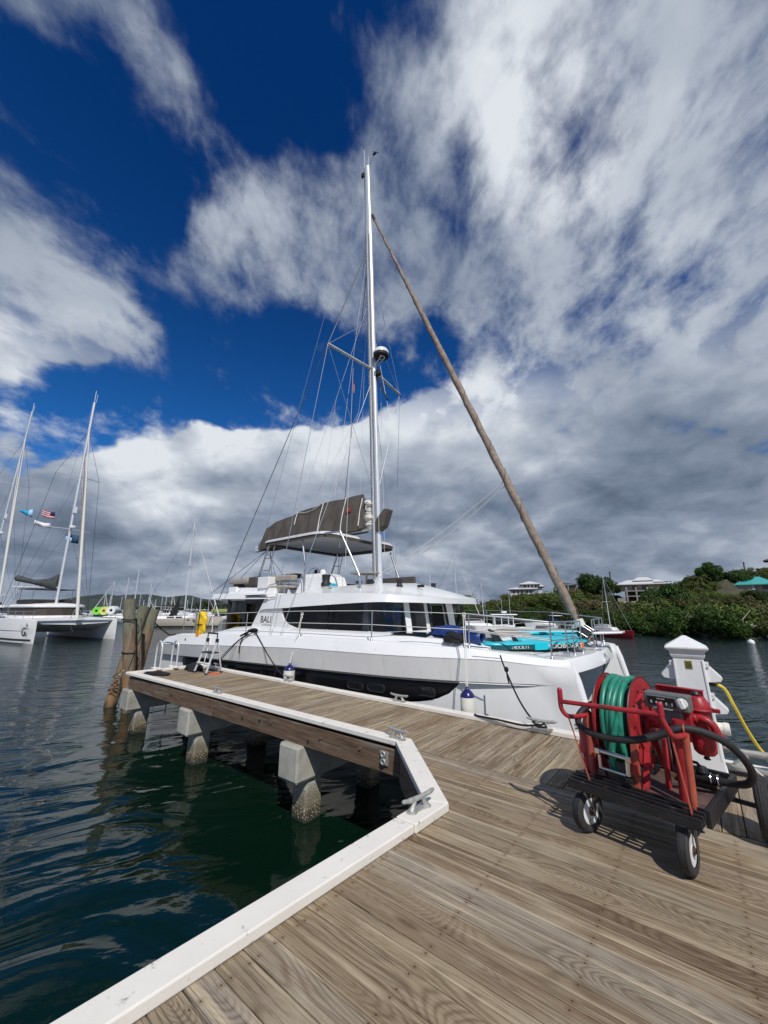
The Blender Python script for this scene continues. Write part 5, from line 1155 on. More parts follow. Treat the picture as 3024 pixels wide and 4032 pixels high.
m = MB(); m.box(-.03, .028, -.1335, -.129, 1.01, 1.09); pl_ = pd('rating_plate', m, 'brass', smooth=0)
m = MB()
for k in range(5): m.box(-.024, .022, -.136, -.1332, 1.02 + .012 * k, 1.024 + .012 * k)
pd('plate_lines', m, 'dial', pl_, smooth=0)
for (sx, z_) in ((-1, .95), (1, .95), (1, .66), (-1, .66)):
    m = MB(); x0 = .126 * sx; m.loft([[(x0, -.10, z_ + .10), (x0, .10, z_ + .10), (x0, .10, z_ - .06), (x0, -.10, z_ - .06)], [(x0 + sx * .035, -.095, z_ + .09), (x0 + sx * .035, .095, z_ + .09), (x0 + sx * .03, .09, z_ - .06), (x0 + sx * .03, -.09, z_ - .06)], [(x0 + sx * .125, -.085, z_ - .015), (x0 + sx * .125, .085, z_ - .015), (x0 + sx * .105, .085, z_ - .05), (x0 + sx * .105, -.085, z_ - .05)]]); pd('socket_hood', m, smooth=0, bevel=.006)
    m = MB(); m.box(x0, x0 + sx * .035, -.115, -.09, z_ + .085, z_ + .135); m.tube([(x0 + sx * .02, -.12, z_ + .115), (x0 + sx * .02, -.08, z_ + .115)], .006, 8); pd('hinge_lug', m, smooth=0)
m = MB(); m.tube([(.13, -.02, .87), (.19, -.03, .86)], .02, 12); pd('cable_plug', m, 'blackmat')
m = MB(); m.lathe([(.05, 0), (.05, .04), (.056, .045), (.056, .085), (.05, .09)], (.14, -.04, .47), (1, 0, 0), 20); pd('water_inlet', m, 'fender')
for x_ in (-.03, .035):
    m = MB(); m.obox((x_, -.139, .70 + x_ * .05), (.022, .008, .012)); pd('rusty_latch', m, mat('rust', (.35, .06, .03), .8, var=.4, vscale=40) if 'rust' not in bpy.data.materials else bpy.data.materials['rust'], smooth=0) if False else m.build('rusty_latch', bpy.data.materials.get('rust') or mat('rust', (.35, .08, .04), .8, var=.4, vscale=40), ped, smooth=0)
# yellow cable
def wtube(name, label, cat_, pts, r, mt, k=6, group=None, sg=8):
    base = Vector(pts[0]); m = MB(off=base); m.tube(spline(pts, k), r, sg); return tag(m.build(name, M[mt], None, smooth=70, loc=base), label, cat_, group)
def ap(p, a, n, z): return W(a, n, z)
wtube('power_cable', 'thick yellow power cable running from the white pedestal off the right edge', 'cable', [W(-.03, 5.34, 2.23), W(.05, 5.36, 2.18), W(.10, 5.40, 2.02), W(.17, 5.5, 1.78), W(.27, 5.65, 1.56), W(.45, 5.8, 1.46), W(.9, 5.75, 1.43), W(1.6, 5.6, 1.44)], .0145, 'yellowcable')
wtube('mooring_line', 'thin pale line leading from the big cleat at the right edge', 'rope', [W(.09, 5.60, 1.52), W(.16, 5.50, 1.46), W(.25, 5.36, 1.41), W(.4, 5.2, 1.37), W(.8, 5.1, 1.37)], .007, 'rope_w')

# ------------------------------------------------------------------ fenders and mooring lines
def fender(a_, n_, ztop, L, r, label, ptop):
    t = thing('boat_fender', label, 'fender', W(a_, n_, ztop - L), AU, 'fenders hanging between hull and dock')
    m = MB(); m.lathe([(.02, 0), (r * .7, .03), (r, .10), (r, L * .80)], seg=28); m.build('fender_body', M['fender'], t, smooth=60)
    m = MB(); m.lathe([(r * 1.003, L * .80), (r * .93, L * .86), (r * .66, L * .93), (r * .34, L * .98), (.025, L), (.02, L + .03)], seg=28); m.build('fender_end', M['navy'], t, smooth=60)
    for d in (-.012, .012):
        p = Vector(ptop); q = Vector((0, 0, L + .02)); loc = Vector((p.x - a_, p.y - n_, p.z - ztop + L))
        m = MB(); m.tube([q + Vector((d, 0, 0)), loc + Vector((d * 1.5, 0, 0))], .0065, 6); m.build('fender_rope', M['rope_w'], t)
    m = MB(); m.torus(loc, (0, 1, 0), .03, .008, 14, 6); m.tube([loc, loc + Vector((.02, -.01, -.1))], .007, 6); m.build('rope_knot', M['rope_w'], t); return t
fender(-3.16, 6.08, 1.71, .62, .115, 'white fender with navy top hanging near the catamaran bow', (-3.28, 6.33, 2.86))
fender(-7.72, 6.10, 1.70, .62, .130, 'white fender with navy top behind the dock cleat, amidships', (-7.66, 6.35, 2.84))
def mline(label, pts, r=.014, mt='rope_b', k=5, name='mooring_line'): return wtube(name, label, 'rope', pts, r, mt, k)
mline('black bow line with a knot from the catamaran bow down to the dock cleat', [W(-2.62, 6.22, 2.24), W(-2.55, 6.16, 2.10), W(-2.28, 5.93, 1.72), W(-2.06, 5.75, 1.53), W(-1.95, 5.72, 1.50), W(-1.86, 5.74, 1.49), W(-1.92, 5.70, 1.46), W(-2.02, 5.72, 1.48), W(-1.92, 5.75, 1.50), W(-1.84, 5.70, 1.45), W(-1.95, 5.69, 1.44)], .0125)
mline('loose black rope tail lying along the curb by the bow cleat', [W(-1.95, 5.70, 1.45), W(-2.15, 5.68, 1.425), W(-2.5, 5.70, 1.43), W(-2.85, 5.74, 1.425), W(-2.88, 5.77, 1.43)], .014)
m = MB(); tag(m.sphere((0, 0, 0), .035, 12, 8, (1, 1, 1.2)).build('rope_knot', M['rope_b'], None, smooth=60, loc=W(-2.50, 6.13, 2.05)), 'black knot half way up the bow line', 'knot')
mline('short black rope end dangling from the knot on the bow line', [W(-2.50, 6.13, 2.05), W(-2.48, 6.10, 1.95), W(-2.46, 6.10, 1.86)], .011)
mline('black rope from the midship deck cleat forward down to the dock cleat', [W(-9.50, 6.30, 2.36), W(-9.2, 6.22, 2.2), W(-8.4, 6.02, 1.8), W(-7.75, 5.88, 1.53), W(-7.5, 5.84, 1.50), W(-7.35, 5.80, 1.47)], .014)
mline('black rope from the midship deck cleat aft to the cleat by the step ladder', [W(-9.55, 6.30, 2.36), W(-9.95, 6.16, 2.18), W(-10.25, 6.02, 1.86), W(-10.5, 5.93, 1.60), W(-10.62, 5.9, 1.50)], .014)
mline('second black rope running beside the aft one to the same cleat', [W(-9.58, 6.32, 2.36), W(-10.05, 6.2, 2.16), W(-10.4, 6.0, 1.80), W(-10.66, 5.92, 1.50)], .010)
mline('heavy black rope tail hanging from the midship deck cleat', [W(-9.75, 6.24, 2.33), W(-9.88, 6.17, 2.2), W(-9.93, 6.13, 2.0), W(-9.93, 6.12, 1.80)], .017)
mline('black rope bundled over the midship deck cleat', [W(-10.05, 6.2, 2.24), W(-9.8, 6.25, 2.34), W(-9.6, 6.27, 2.41), W(-9.45, 6.3, 2.38), W(-9.6, 6.3, 2.36), W(-9.8, 6.27, 2.38), W(-9.55, 6.29, 2.43), W(-9.42, 6.3, 2.40)], .026)
mline('white rope loop hanging from the stern rail down to the dock', [W(-12.15, 6.42, 2.80), W(-11.9, 6.35, 2.4), W(-11.55, 6.1, 1.9), W(-11.3, 5.9, 1.5)], .010, 'rope_w')
mline('black line hanging from the bow fitting down between the hulls', [W(-1.68, 9.2, 1.96), W(-1.75, 9.15, 1.7), W(-1.85, 8.7, 1.3), W(-1.9, 7.9, .95), W(-1.8, 7.2, .8)], .012)

# ------------------------------------------------------------------ small things on the finger dock
lad = thing('step_ladder', 'folding aluminium step ladder with black steps standing on the dock', 'step ladder', W(-10.3, 5.5, ZD), AU)
def lp(name, m, mt, **k): return m.build(name, M[mt], lad, **k)
tops = {}
for sx in (-1, 1):
    fx, bx_ = .30 * sx, .27 * sx
    m = MB(); m.beam((fx, -.21, .02), (fx * .82, .03, .80), .045, .025, up=(0, 1, 0)); lp('front_leg', m, 'alu', smooth=0)
    m = MB(); m.beam((bx_, .22, .02), (fx * .82, .05, .78), .04, .022, up=(0, 1, 0)); lp('rear_leg', m, 'alu', smooth=0)
    m = MB(); m.tube([(fx * .82, .03, .78), (fx * .8, .03, .98)], .016, 8); lp('handle_side', m, 'blackmat')
    m = MB(); m.obox((fx * .82, .035, .80), (.05, .07, .09)); lp('hinge', m, 'blackmat', smooth=0)
    for p in ((fx, -.21), (bx_, .22)): m = MB(); m.obox((p[0], p[1], .02), (.055, .045, .04)); lp('foot', m, 'blackmat', smooth=0)
m = MB(); m.tube([(-.245, .03, .98), (.245, .03, .98)], .022, 10); lp('top_rail', m, 'blackmat')
m = MB(); m.box(-.26, .26, -.10, .12, .485, .515); lp('step', m, 'blackmat', smooth=0, bevel=.01)
m = MB(); m.box(-.275, .275, -.20, -.10, .235, .265); lp('step', m, 'alu', smooth=0, bevel=.008)
m = MB(); m.tube([(-.26, .2, .12), (.26, .2, .12)], .014, 8); lp('cross_bar', m, 'alu')
hoop = thing('boarding_ladder', 'grey metal swim ladder with two tall hoops at the dock end', 'ladder', W(-11.53, 4.95, ZD + .06), AU)
for y_ in (-.20, .22):
    m = MB(); m.tube(spline([(-.19, y_, 0), (-.185, y_, .45), (-.15, y_, .60), (-.02, y_, .70), (.10, y_, .63), (.14, y_, .5), (.145, y_, 0)], 6), .022, 12); m.build('hoop', M['alu'], hoop, smooth=70)
    m = MB(); m.box(-.26, .21, y_ - .06, y_ + .06, 0, .03); m.build('foot_plate', M['curb'], hoop, smooth=0, bevel=.008)
for k in range(4): m = MB(); m.tube([(-.19, -.2, -.25 - .28 * k), (-.19, .22, -.25 - .28 * k)], .018, 8); m.build('rung', M['alu'], hoop)
for y_ in (-.2, .22): m = MB(); m.tube([(-.19, y_, -1.2), (-.19, y_, 0)], .02, 8); m.build('side_rail', M['alu'], hoop)
def lump(name, label, cat_, a_, n_, z_, sx, sy, sz, mt, seed=0, ang=0):
    m = MB(); m.sphere((0, 0, 0), 1, 24, 14)
    for v in m.v:
        q = mnoise.fractal(v * 1.6 + Vector((seed, 0, 0)), 1, 2, 4) * .35; v *= (1 + q); v.x *= sx; v.y *= sy; v.z = max(v.z, -.35) * sz
    return tag(m.build(name, M[mt], None, smooth=60, loc=W(a_, n_, z_), rot=AU + ang), label, cat_)
lump('black_bag', 'flat black bag on the dock beside the nearest corner and swim ladder', 'bag', -10.95, 4.50, ZD + .03, .38, .14, .055, 'rope_b', 1, R(20))
lump('black_bag', 'black bag heaped behind the step ladder', 'bag', -10.95, 5.45, ZD + .05, .34, .17, .13, 'rope_b', 5, R(0))
fl = thing('flip_flops', 'pair of orange flip flops on the boards in front of the step ladder', 'sandals', W(-9.88, 5.44, ZD), AU)
for k, (x_, y_, q) in enumerate(((-.07, -.02, .3), (.07, .03, -.2))):
    rt = Matrix.Rotation(q, 3, 'Z'); m = MB(); pl = [(rt @ Vector((.05 * math.cos(u) * (1 + .15 * math.sin(u)), .125 * math.sin(u), 0))) + Vector((x_, y_, .002)) for u in [2 * math.pi * i / 18 for i in range(18)]]
    m.prism(pl, (0, 0, .022)); so = m.build('sandal', M['orange'], fl, smooth=0, bevel=.004)
    m = MB(); m.tube([rt @ Vector((-.045, -.02, .022)) + Vector((x_, y_, 0)), rt @ Vector((0, .06, .05)) + Vector((x_, y_, 0)), rt @ Vector((.045, -.02, .022)) + Vector((x_, y_, 0))], .007, 6); m.build('strap', M['orange'], so)
# yellow lifesaver on the stern rail
jk = thing('life_vest_bag', 'yellow rescue bag strapped to the stern rail of the big catamaran', 'rescue bag', W(-12.6, 6.36, 2.2), AU)
m = MB(); rg = []
for i in range(13):
    t = i / 12; z = .68 * t; w_ = tab(t, [(0, .12), (.15, .22), (.5, .26), (.8, .23), (.93, .17), (1, .06)]); rg.append([(w_ * math.cos(q) * (1 + .10 * math.sin(4 * q + i)) + .03 * math.sin(i), .10 * math.sin(q) * (1 + .15 * math.sin(3 * q + i)), z) for q in [2 * math.pi * k / 18 for k in range(18)]])
m.loft(rg); m.build('bag', M['yellow'], jk, smooth=50)
m = MB(); m.tube([(0.02, -.115, -.02), (.02, -.12, .3), (.02, -.11, .66)], .012, 6); m.build('strap', M['blackmat'], jk)
m = MB(); m.tube([(-.24, -.09, .28), (0, -.125, .29), (.25, -.09, .28)], .010, 6); m.build('strap', M['blackmat'], jk)
m = MB(); m.obox((.0, -.10, .0), (.2, .05, .18)); m.build('pouch', mat('orange_pouch', (.85, .35, .03), .5), jk, smooth=0, bevel=.03)
# outboard motor seen past the stern
ob = thing('outboard_motor', 'black and white outboard motor just behind the catamaran stern', 'outboard motor', W(-14.9, 9.2, 2.25), AU)
m = MB(); m.loft([[(.22 * s_ * math.cos(q), .16 * s_ * math.sin(q), z) for q in [2 * math.pi * k / 14 for k in range(14)]] for z, s_ in ((0, .8), (.05, 1), (.22, 1), (.34, .8), (.4, .4))]); m.build('cowling', M['blackmat'], ob)
m = MB(); m.box(-.25, .25, -.2, .2, -.06, 0); m.build('cowling_band', M['gel'], ob, smooth=0, bevel=.02); m = MB(); m.box(-.06, .06, -.05, .05, -.9, -.06); m.build('leg', M['blackmat'], ob, smooth=0)

# paddle boards on the foredeck
def board(label, pA, pB, wd, z, fin=True, text=None):
    A, B = Vector(pA), Vector(pB); L = (B - A).length; ang = math.atan2(B.y - A.y, B.x - A.x); c = (A + B) / 2
    t = thing('paddle_board', label, 'paddle board', W(c.x, c.y, z), AU + ang, 'paddle boards stacked on the foredeck')
    def outl(s_, zz):
        o_ = []; N = 28
        for i in range(N):
            u = 2 * math.pi * i / N; x = math.cos(u); y = math.sin(u)
            o_.append((math.copysign(abs(x) ** .8, x) * L / 2 * (1 - (1 - s_) * .25), math.copysign(abs(y) ** .62, y) * wd / 2 * s_, zz))
        return o_
    m = MB(); m.loft([outl(.90, 0), outl(.99, .02), outl(1, .05), outl(1, .10)]); m.build('board_rail', M['tealdark'], t, smooth=40)
    m = MB(); m.loft([outl(1.0, .10), outl(.97, .128), outl(.90, .135)]); m.build('board_top', M['teal'], t, smooth=40)
    if fin:
        for (x_, y_, s_) in ((-L * .36, .0, 1), (-L * .20, -.06, .62)):
            m = MB(); m.prism([(x_, y_, .13), (x_ + .20 * s_, y_, .13), (x_ + .06 * s_, y_, .20 * s_ + .10), (x_ - .09 * s_, y_, .27 * s_ + .10), (x_ - .13 * s_, y_, .25 * s_ + .11)], (0, .012, 0)); m.obox((x_ + .08, y_, .137), (.26 * s_, .09, .01)); m.build('fin', M['blackmat'], t, smooth=0)
    m = MB(); m.box(-L * .12, L * .02, -wd / 2 - .004, -wd / 2 + .02, .0, .118); m.build('side_patch', M['teal'], t, smooth=0)
    m = MB(); m.box(L * .33, L * .36, -wd / 2 * .96 - .004, -wd / 2 * .8, .01, .115); m.build('side_patch', M['orange'], t, smooth=0)
    if text:
        for (x_, s1, tx) in ((L * .17, .11, text[0]), (-L * .25, .07, text[1])): lettering(tx, s1, M['rope_w'], basis((x_, -wd / 2 - .004, .055), (1, 0, 0), (0, 0, 1)), t, sx=1.4)
    return t
board('near turquoise paddle board lying fins up across the foredeck', (-3.35, 7.0, 0), (-2.05, 9.1, 0), .80, 2.22, True, ('YDOBOART', 'HEX.B.11'))
board('far turquoise paddle board behind the near one on the foredeck', (-3.5, 9.5, 0), (-2.7, 11.2, 0), .78, 2.30, False)
board('second turquoise paddle board without fins underneath the furled sail foot', (-3.1, 8.0, 0), (-2.25, 10.5, 0), .78, 2.24, False)
bb = thing('blue_bag', 'blue sack with an open round end lying beside the paddle boards', 'bag', W(-3.55, 6.95, 2.30), AU)
m = MB(); rg = []
for i in range(10):
    t = i / 9; x_ = -.32 + .62 * t; r_ = tab(t, [(0, .05), (.2, .13), (.6, .15), (.9, .135), (1, .13)]); rg.append([(x_, r_ * math.cos(q) * (1 + .10 * math.sin(3 * q + i * 1.7)) if i < 8 else r_ * math.cos(q), .13 + r_ * .95 * math.sin(q) * (1 + .1 * math.sin(2 * q + i)) if i < 8 else .13 + r_ * math.sin(q)) for q in [2 * math.pi * k / 20 for k in range(20)]])
m.loft(rg, cap=False); o_ = m.build('sack', M['bluebag'], bb, smooth=50); o_.modifiers.new('s', 'SOLIDIFY').thickness = .006
m = MB(); m.torus((.30, 0, .13), (1, 0, 0), .13, .010, 24, 6); m.build('rim_ring', mat('blue_rim', (.02, .10, .22), .5), bb)
m = MB(); m.lathe([(.124, 0), (.124, .01)], (.02, 0, .13), (1, 0, 0), 20); m.build('inner_wall', M['navy'], bb)
lump('blue_tarp', 'crumpled dark blue and black cloth behind the blue sack', 'cloth', -4.05, 7.0, 2.50, .42, .2, .13, 'bluebag', 3)
lump('black_tarp', 'black cloth heap next to the blue sack', 'cloth', -3.75, 6.8, 2.40, .22, .16, .14, 'rope_b', 9)

# ------------------------------------------------------------------ other catamarans
def small_cat(name_label, bow_xy, cang, n_half, L, hb, mast_a, mast_top_z, mast_base_z, deck_z, sailbag, bag_pts, group=None, logo=False, genoa='sail', radar=True, rake=1.5, swing=0):
    """bow_xy: world xy of the point between the stems; heading like the quay; local x forward"""
    t = thing('catamaran', name_label, 'catamaran', (bow_xy[0], bow_xy[1], 0), cang, group)
    def B(side=0): return MB(f=(lambda p: (p.x, side * p.y, p.z))) if side else MB()
    zg = deck_z
    T = dict(g=[(-L, zg - .25), (-L * .7, zg - .05), (-L * .2, zg), (0, zg - .12)], c=[(-L, zg - .5), (0, zg - .5)], b=[(-L, zg * .5), (0, zg * .5)])
    for side in (-1, 1):
        m = B(side); m.loft(hull_sections(T, -L, 0, hb, n_half, n_half + .02, n_half, n_half - .06, n_half - .15, hb - (n_half - hb) * .9, nst=26, rake_st=.7, rake_bow=.06, taper0=L * .4)); h_ = m.build('hull', M['hullwhite'], t, smooth=30)
        if side == -1 or True:
            m = B(side); vs = []
            for i in range(25):
                a = lerp(-L * .98, -.12, i / 24); hh = side_h(a, .2, T, hb, n_half, n_half - .06, n_half - .15, 0, L * .4) + .03
                vs += [(a, hh, .22), (a, hh + .01, .38)]
            m.add(vs, [(2 * i, 2 * i + 2, 2 * i + 3, 2 * i + 1) for i in range(24)]); m.build('boot_stripe', M['canvas_dark'], t, smooth=0)
            m = B(side); vs = []
            for i in range(15):
                a = lerp(-L * .75, -L * .27, i / 14); hh = side_h(a, zg * .6, T, hb, n_half, n_half - .06, n_half - .15, 0, L * .4) + .045
                vs += [(a, hh, zg * .56), (a, hh + .01, zg * .70 if i < 14 else zg * .58)]
            m.add(vs, [(2 * i, 2 * i + 2, 2 * i + 3, 2 * i + 1) for i in range(14)]); m.build('hull_window', M['roof_trim'], t, smooth=0)
    m = B(); rg = []
    for i in range(22):
        a = lerp(-L * .97, -.55, i / 21); tt = max(0, (a + L * .4) / (L * .4)) ** 2.1; hh = lerp(n_half - .2, hb, tt); zb_ = .75 + (0 if a < -L * .3 else .75 * sm((a + L * .3) / (L * .27)))
        z_ = tab(a, T['g']) - .02; rg.append([(a, -hh, z_), (a, 0, z_ + .04), (a, hh, z_), (a, hh * .8, min(zb_ + .15, z_ - .12)), (a, 0, min(zb_, z_ - .12)), (a, -hh * .8, min(zb_ + .15, z_ - .12))])
    m.loft(rg); m.build('bridge_deck', M['hullwhite'], t, smooth=30)
    m = B(); m.tube([(-.5, -hb, zg - .22), (-.5, hb, zg - .22)], .09, 10); m.build('fore_beam', M['alu'], t)
    m = B(); m.prism([(-.55, -.25, zg - .15), (.9, -.15, zg - .05), (.9, .15, zg - .05), (-.55, .25, zg - .15)], (0, 0, -.10)); m.build('bowsprit', M['hullwhite'], t, smooth=0)
    # cabin
    wz0, wz1 = zg + .05, zg + 1.02
    def plan(s_, z): 
        pts = [(-L * .80, 2.2), (-L * .50, 2.25), (-L * .36, 2.0), (-L * .30, 1.3), (-L * .285, 0)]
        k = n_half / 3.6; full = [(a_ , -y * k) for a_, y in pts] + [(a_, y * k) for a_, y in reversed(pts[:-1])]
        return [(a_ if a_ < -L * .6 else a_ - (1 - s_) * 1.2, y * s_, z) for a_, y in full]
    m = B(); m.loft([plan(1, wz0 - .1), plan(1, wz0 + .12), plan(.97, wz0 + .15)]); m.build('cabin_base', M['hullwhite'], t, smooth=0)
    m = B(); m.loft([plan(.975, wz0 + .13), plan(.90, wz1)]); m.build('cabin_window', M['interior' if logo else 'glass'], t, smooth=0)
    m = B(); m.loft([plan(.99, wz1 - .02), plan(1.0, wz1 + .10), plan(.93, wz1 + .24), plan(.6, wz1 + .36), plan(.2, wz1 + .42)]); m.build('roof', M['hullwhite'], t, smooth=30)
    m = B(); m.box(-L * .66, -L * .44, -1.4, .9, wz1 + .36, wz1 + .40); m.build('sun_pad', M['canvas_dark'], t, smooth=0)
    m = B(); m.box(-L * .78, -L * .50, -1.9, 1.7, wz1 + .34, wz1 + .78); m.build('flybridge', M['canvas_dark'], t, smooth=0, bevel=.08)
    m = B(); m.prism([(-L * .80, -1.9, wz1 + 1.85), (-L * .50, -1.8, wz1 + 1.78), (-L * .50, 1.8, wz1 + 1.78), (-L * .80, 1.9, wz1 + 1.85)], (0, 0, .10)); m.build('hardtop', M['canvas_grey'] if logo else M['hullwhite'], t, smooth=0, bevel=.03)
    for a_ in (-L * .78, -L * .53):
        for y_ in (-1.7, 1.7): m = B(); m.tube([(a_, y_, wz1 + .4), (a_ + .1, y_, wz1 + 1.82)], .04, 6); m.build('post', M['steel'], t)
    # rig
    mb_, mt_ = Vector((mast_a, 0, mast_base_z)), Vector((mast_a - rake, 0, mast_top_z))
    m = B(); rg = []
    for i in range(9):
        c0 = mb_.lerp(mt_, i / 8); rg.append([(c0.x + .19 * math.cos(q), c0.y + .12 * math.sin(q), c0.z) for q in [2 * math.pi * k / 12 for k in range(12)]])
    m.loft(rg); ms = m.build('mast', M['alu'], t, smooth=60)
    H = mast_top_z - mast_base_z
    for f_ in (.34, .60):
        c0 = mb_.lerp(mt_, f_)
        for sd in (-1, 1): m = B(); m.beam(c0, c0 + Vector((-.5, sd * 2.1, 0)), .12, .06); m.build('spreader', M['alu'], ms, smooth=0)
    if radar:
        c0 = mb_.lerp(mt_, .345) + Vector((.55, 0, 0)); m = B(); m.lathe([(.32, -.08), (.34, .08), (.2, .18)], c0, seg=16); m.build('radar_dome', M['gel'], ms)
        c0 = mb_.lerp(mt_, .43) + Vector((.3, 0, 0)); m = B(); m.obox(c0, (.25, .3, .7)); m.build('radar_reflector', M['gel'], ms, smooth=0)
    m = B(); m.tube([mt_, mt_ + Vector((-.1, 0, 1.6))], .03, 5); m.build('antenna', M['alu'], ms)
    m = B(); m.tube([mt_ + Vector((.2, .1, 0)), mt_ + Vector((.25, .1, 1.1))], .025, 5); m.build('antenna', M['alu'], ms)
    fs0, fs1 = mb_.lerp(mt_, .86), Vector((-.6, 0, zg - .1))
    m = B(); pts = [fs0.lerp(fs1, i / 20) for i in range(21)]; m.tube(pts, [.05 + .09 * sm(i / 14) for i in range(21)], 10); m.build('furled_genoa', M[genoa], t, smooth=60)
    fs2 = Vector((-.95, 0, zg + 1.2)); m = B(); m.tube([mb_.lerp(mt_, .74), fs2], [.04, .13], 8); m.build('furled_staysail', M['genoa'] if logo else M['sail'], t, smooth=60)
    for sd in (-1, 1): m = B(); m.tube([fs2, (-.6, sd * .6, zg - .2)], .03, 6); m.build('bridle', M['steel'], t)
    for sd in (-1, 1):
        for (f_, aa, r_) in ((.84, -L * .52, .018), (.60, -L * .50, .012), (.34, -L * .49, .012)):
            c0 = mb_.lerp(mt_, f_); tip = mb_.lerp(mt_, min(f_, .60)) + Vector((-.5, sd * 2.1, 0))
            pts = [c0, tip, (aa - .8, sd * (n_half - .15), zg)] if f_ > .8 else [c0, (aa - .8, sd * (n_half - .15), zg)]
            m = B(); m.tube(pts, r_, 5, cap=False); m.build('shroud', M['darkwire'], t, smooth=60)
    m = B(); m.tube([mt_, (-L * .93, 0, wz1 + 2.0)], .012, 5); m.build('topping_lift', M['wire'], t)
    bz0 = wz1 + 2.0; bm_a = mb_.lerp(mt_, (bz0 - mast_base_z) / H)
    def SW(p):
        v = Vector(p) - bm_a; q = Matrix.Rotation(swing, 3, 'Z') @ v; return bm_a + q
    m = B(); m.tube([bm_a, SW((bm_a.x - L * .42, 0, bz0 + .1))], .1, 8); m.build('boom', M['alu'], t)
    m = B(); rg = []
    for i in range(24):
        u = i / 23; a_ = lerp(bm_a.x - .2, bm_a.x - L * .40, u); zt, zl = bz0 + tab(u, bag_pts[0]), bz0 + tab(u, bag_pts[1]); w_ = .26
        rg.append([(a_, w_ * math.sin(q) * (.5 if math.cos(q) > .6 else 1) + .03 * math.sin(i * 2), lerp(zl, zt, .5 + .5 * math.cos(q))) for q in [2 * math.pi * k / 14 for k in range(14)]])
    m.loft([[SW(p) for p in r_] for r_ in rg]); m.build('sail_bag', M[sailbag], t, smooth=60)
    # rails
    for sd in (-1, 1):
        for k in range(8): a_ = -.6 - k * L * .11; tt = max(0, (a_ + L * .4) / (L * .4)) ** 2.1; hh = lerp(n_half - .12, hb, tt); m = B(); m.tube([(a_, sd * hh, zg - .05), (a_, sd * hh, zg + .6)], .02, 5); m.build('stanchion', M['steel'], t)
        for dz in (.3, .6): m = B(); m.tube([(-.6 - k * L * .11, sd * lerp(n_half - .12, hb, max(0, (-.6 - k * L * .11 + L * .4) / (L * .4)) ** 2.1), zg + dz) for k in range(8)], .012, 5); m.build('lifeline', M['wire'], t)
    if logo:
        hy = hb + .16
        lettering('G', 1.0, M['canvas_dark'], basis((-1.25, -(hb + .37), .98), (1, .10, 0), (0, 0, 1)), t, depth=.01)
        lettering('3', .42, M['canvas_dark'], basis((-.72, -(hb + .33), .76), (1, .10, 0), (0, 0, 1)), t, depth=.01)
        for k in range(4):
            q = R(100 - 26 * k); m = B(); c0 = Vector((-1.0, -(hb + .34), 1.25)); d_ = Vector((math.cos(q), 0, math.sin(q))); m.beam(c0 + d_ * .22, c0 + d_ * .5, .05, .02); m.build('logo_ray', mat('logo_grey', (.35, .35, .37)) if 'logo_grey' not in bpy.data.materials else bpy.data.materials['logo_grey'], t, smooth=0)
        m = B(); m.tube([(-.55, -2.5, zg - .3), (-1.9, -.3, .9)], .05, 6); m.build('bridle_strut', M['steel'], t)
        m = B(); m.tube([(-1.5, .0, 1.6), (-1.5, 0, 1.0)], .06, 8); m.obox((-1.4, 0, .95), (.7, .12, .14)); m.build('anchor', M['cleat'], t, smooth=0)
    return t, mb_, mt_
G3A = R(-31); g3xy = Vector((-29.2, 38.3))
g3, g3m0, g3m1 = small_cat('white catamaran marked G3 with a grey drooping sail bag and a white furled sail', (g3xy.x, g3xy.y), G3A, 3.95, 13.5, 3.25, -6.0, 27.1, 3.5, 2.15, 'canvas_grey',
    ([(0, 1.5), (.25, .95), (.55, .85), (.85, 1.25), (1, 1.4)], [(0, -.35), (.3, .05), (.6, .4), (1, .75)]), logo=True, rake=.7, swing=R(24))
pB = PT(-35, 2380, 60)
g4xy = (pB.x + 8.2 * UX, pB.y + 8.2 * UY)
small_cat('white catamaran with a black bunched sail bag and white hardtop at the left edge', g4xy, R(-33), 3.9, 13.5, 3.2, -9.0, PT(169, 1632, 60).z, 3.5, 2.2, 'canvas_black',
    ([(0, 2.1), (.15, 1.7), (.3, 1.9), (.6, .95), (.85, .75), (1, .35)], [(0, .1), (1, .1)]), logo=False, radar=True, rake=-1.4, swing=R(-30))

# flags on the halyards of the two catamarans
def flag(label, c, w_, h_, ang, cols, tri=False):
    c = Vector(c); t = thing('flag', label, 'flag', c, ang)
    N = 14
    for si, (z0, z1, x0, x1, mt) in enumerate(cols):
        m = MB(); vs = []
        for i in range(N + 1):
            x = lerp(x0, x1, i / N)
            for z in (z0, z1):
                zz = z * (1 - .8 * x) if tri else z
                vs.append((x * w_, .10 * w_ * math.sin(x * 8 + z) + .003 * si, zz * h_ - .22 * w_ * x * x))
        m.add(vs, [(2 * i, 2 * i + 2, 2 * i + 3, 2 * i + 1) for i in range(N)]); o = m.build('cloth_panel', mt, t, smooth=60); o.modifiers.new('s', 'SOLIDIFY').thickness = .012
    return t
fw1 = mat('flag_white', (.75, .75, .75), .8); fr1 = mat('flag_red', (.45, .02, .04), .8); fb1 = mat('flag_blue', (.015, .02, .10), .8); fc1 = mat('flag_cyan', (.02, .33, .55), .8); fn1 = mat('flag_navy', (.03, .07, .12), .8); fl1 = mat('flag_pale', (.35, .6, .8), .8)
Yf = 44
p = PT(128, 2022, Yf); flag('cyan and white pennant flying left of the striped flag', p, -1.25, .95, R(15), [(-.5, .5, 0, .32, fl1), (-.5, .5, .32, 1, fc1)], True)
p = PT(216, 2030, Yf); flag('red and white striped flag with a blue canton', p, -1.25, .8, R(12), [(-.5 + k / 7, -.5 + (k + 1) / 7, 0 if k < 3 else .45, 1, fr1 if k % 2 == 0 else fw1) for k in range(7)] + [(-.07, .5, 0, .45, fb1)])
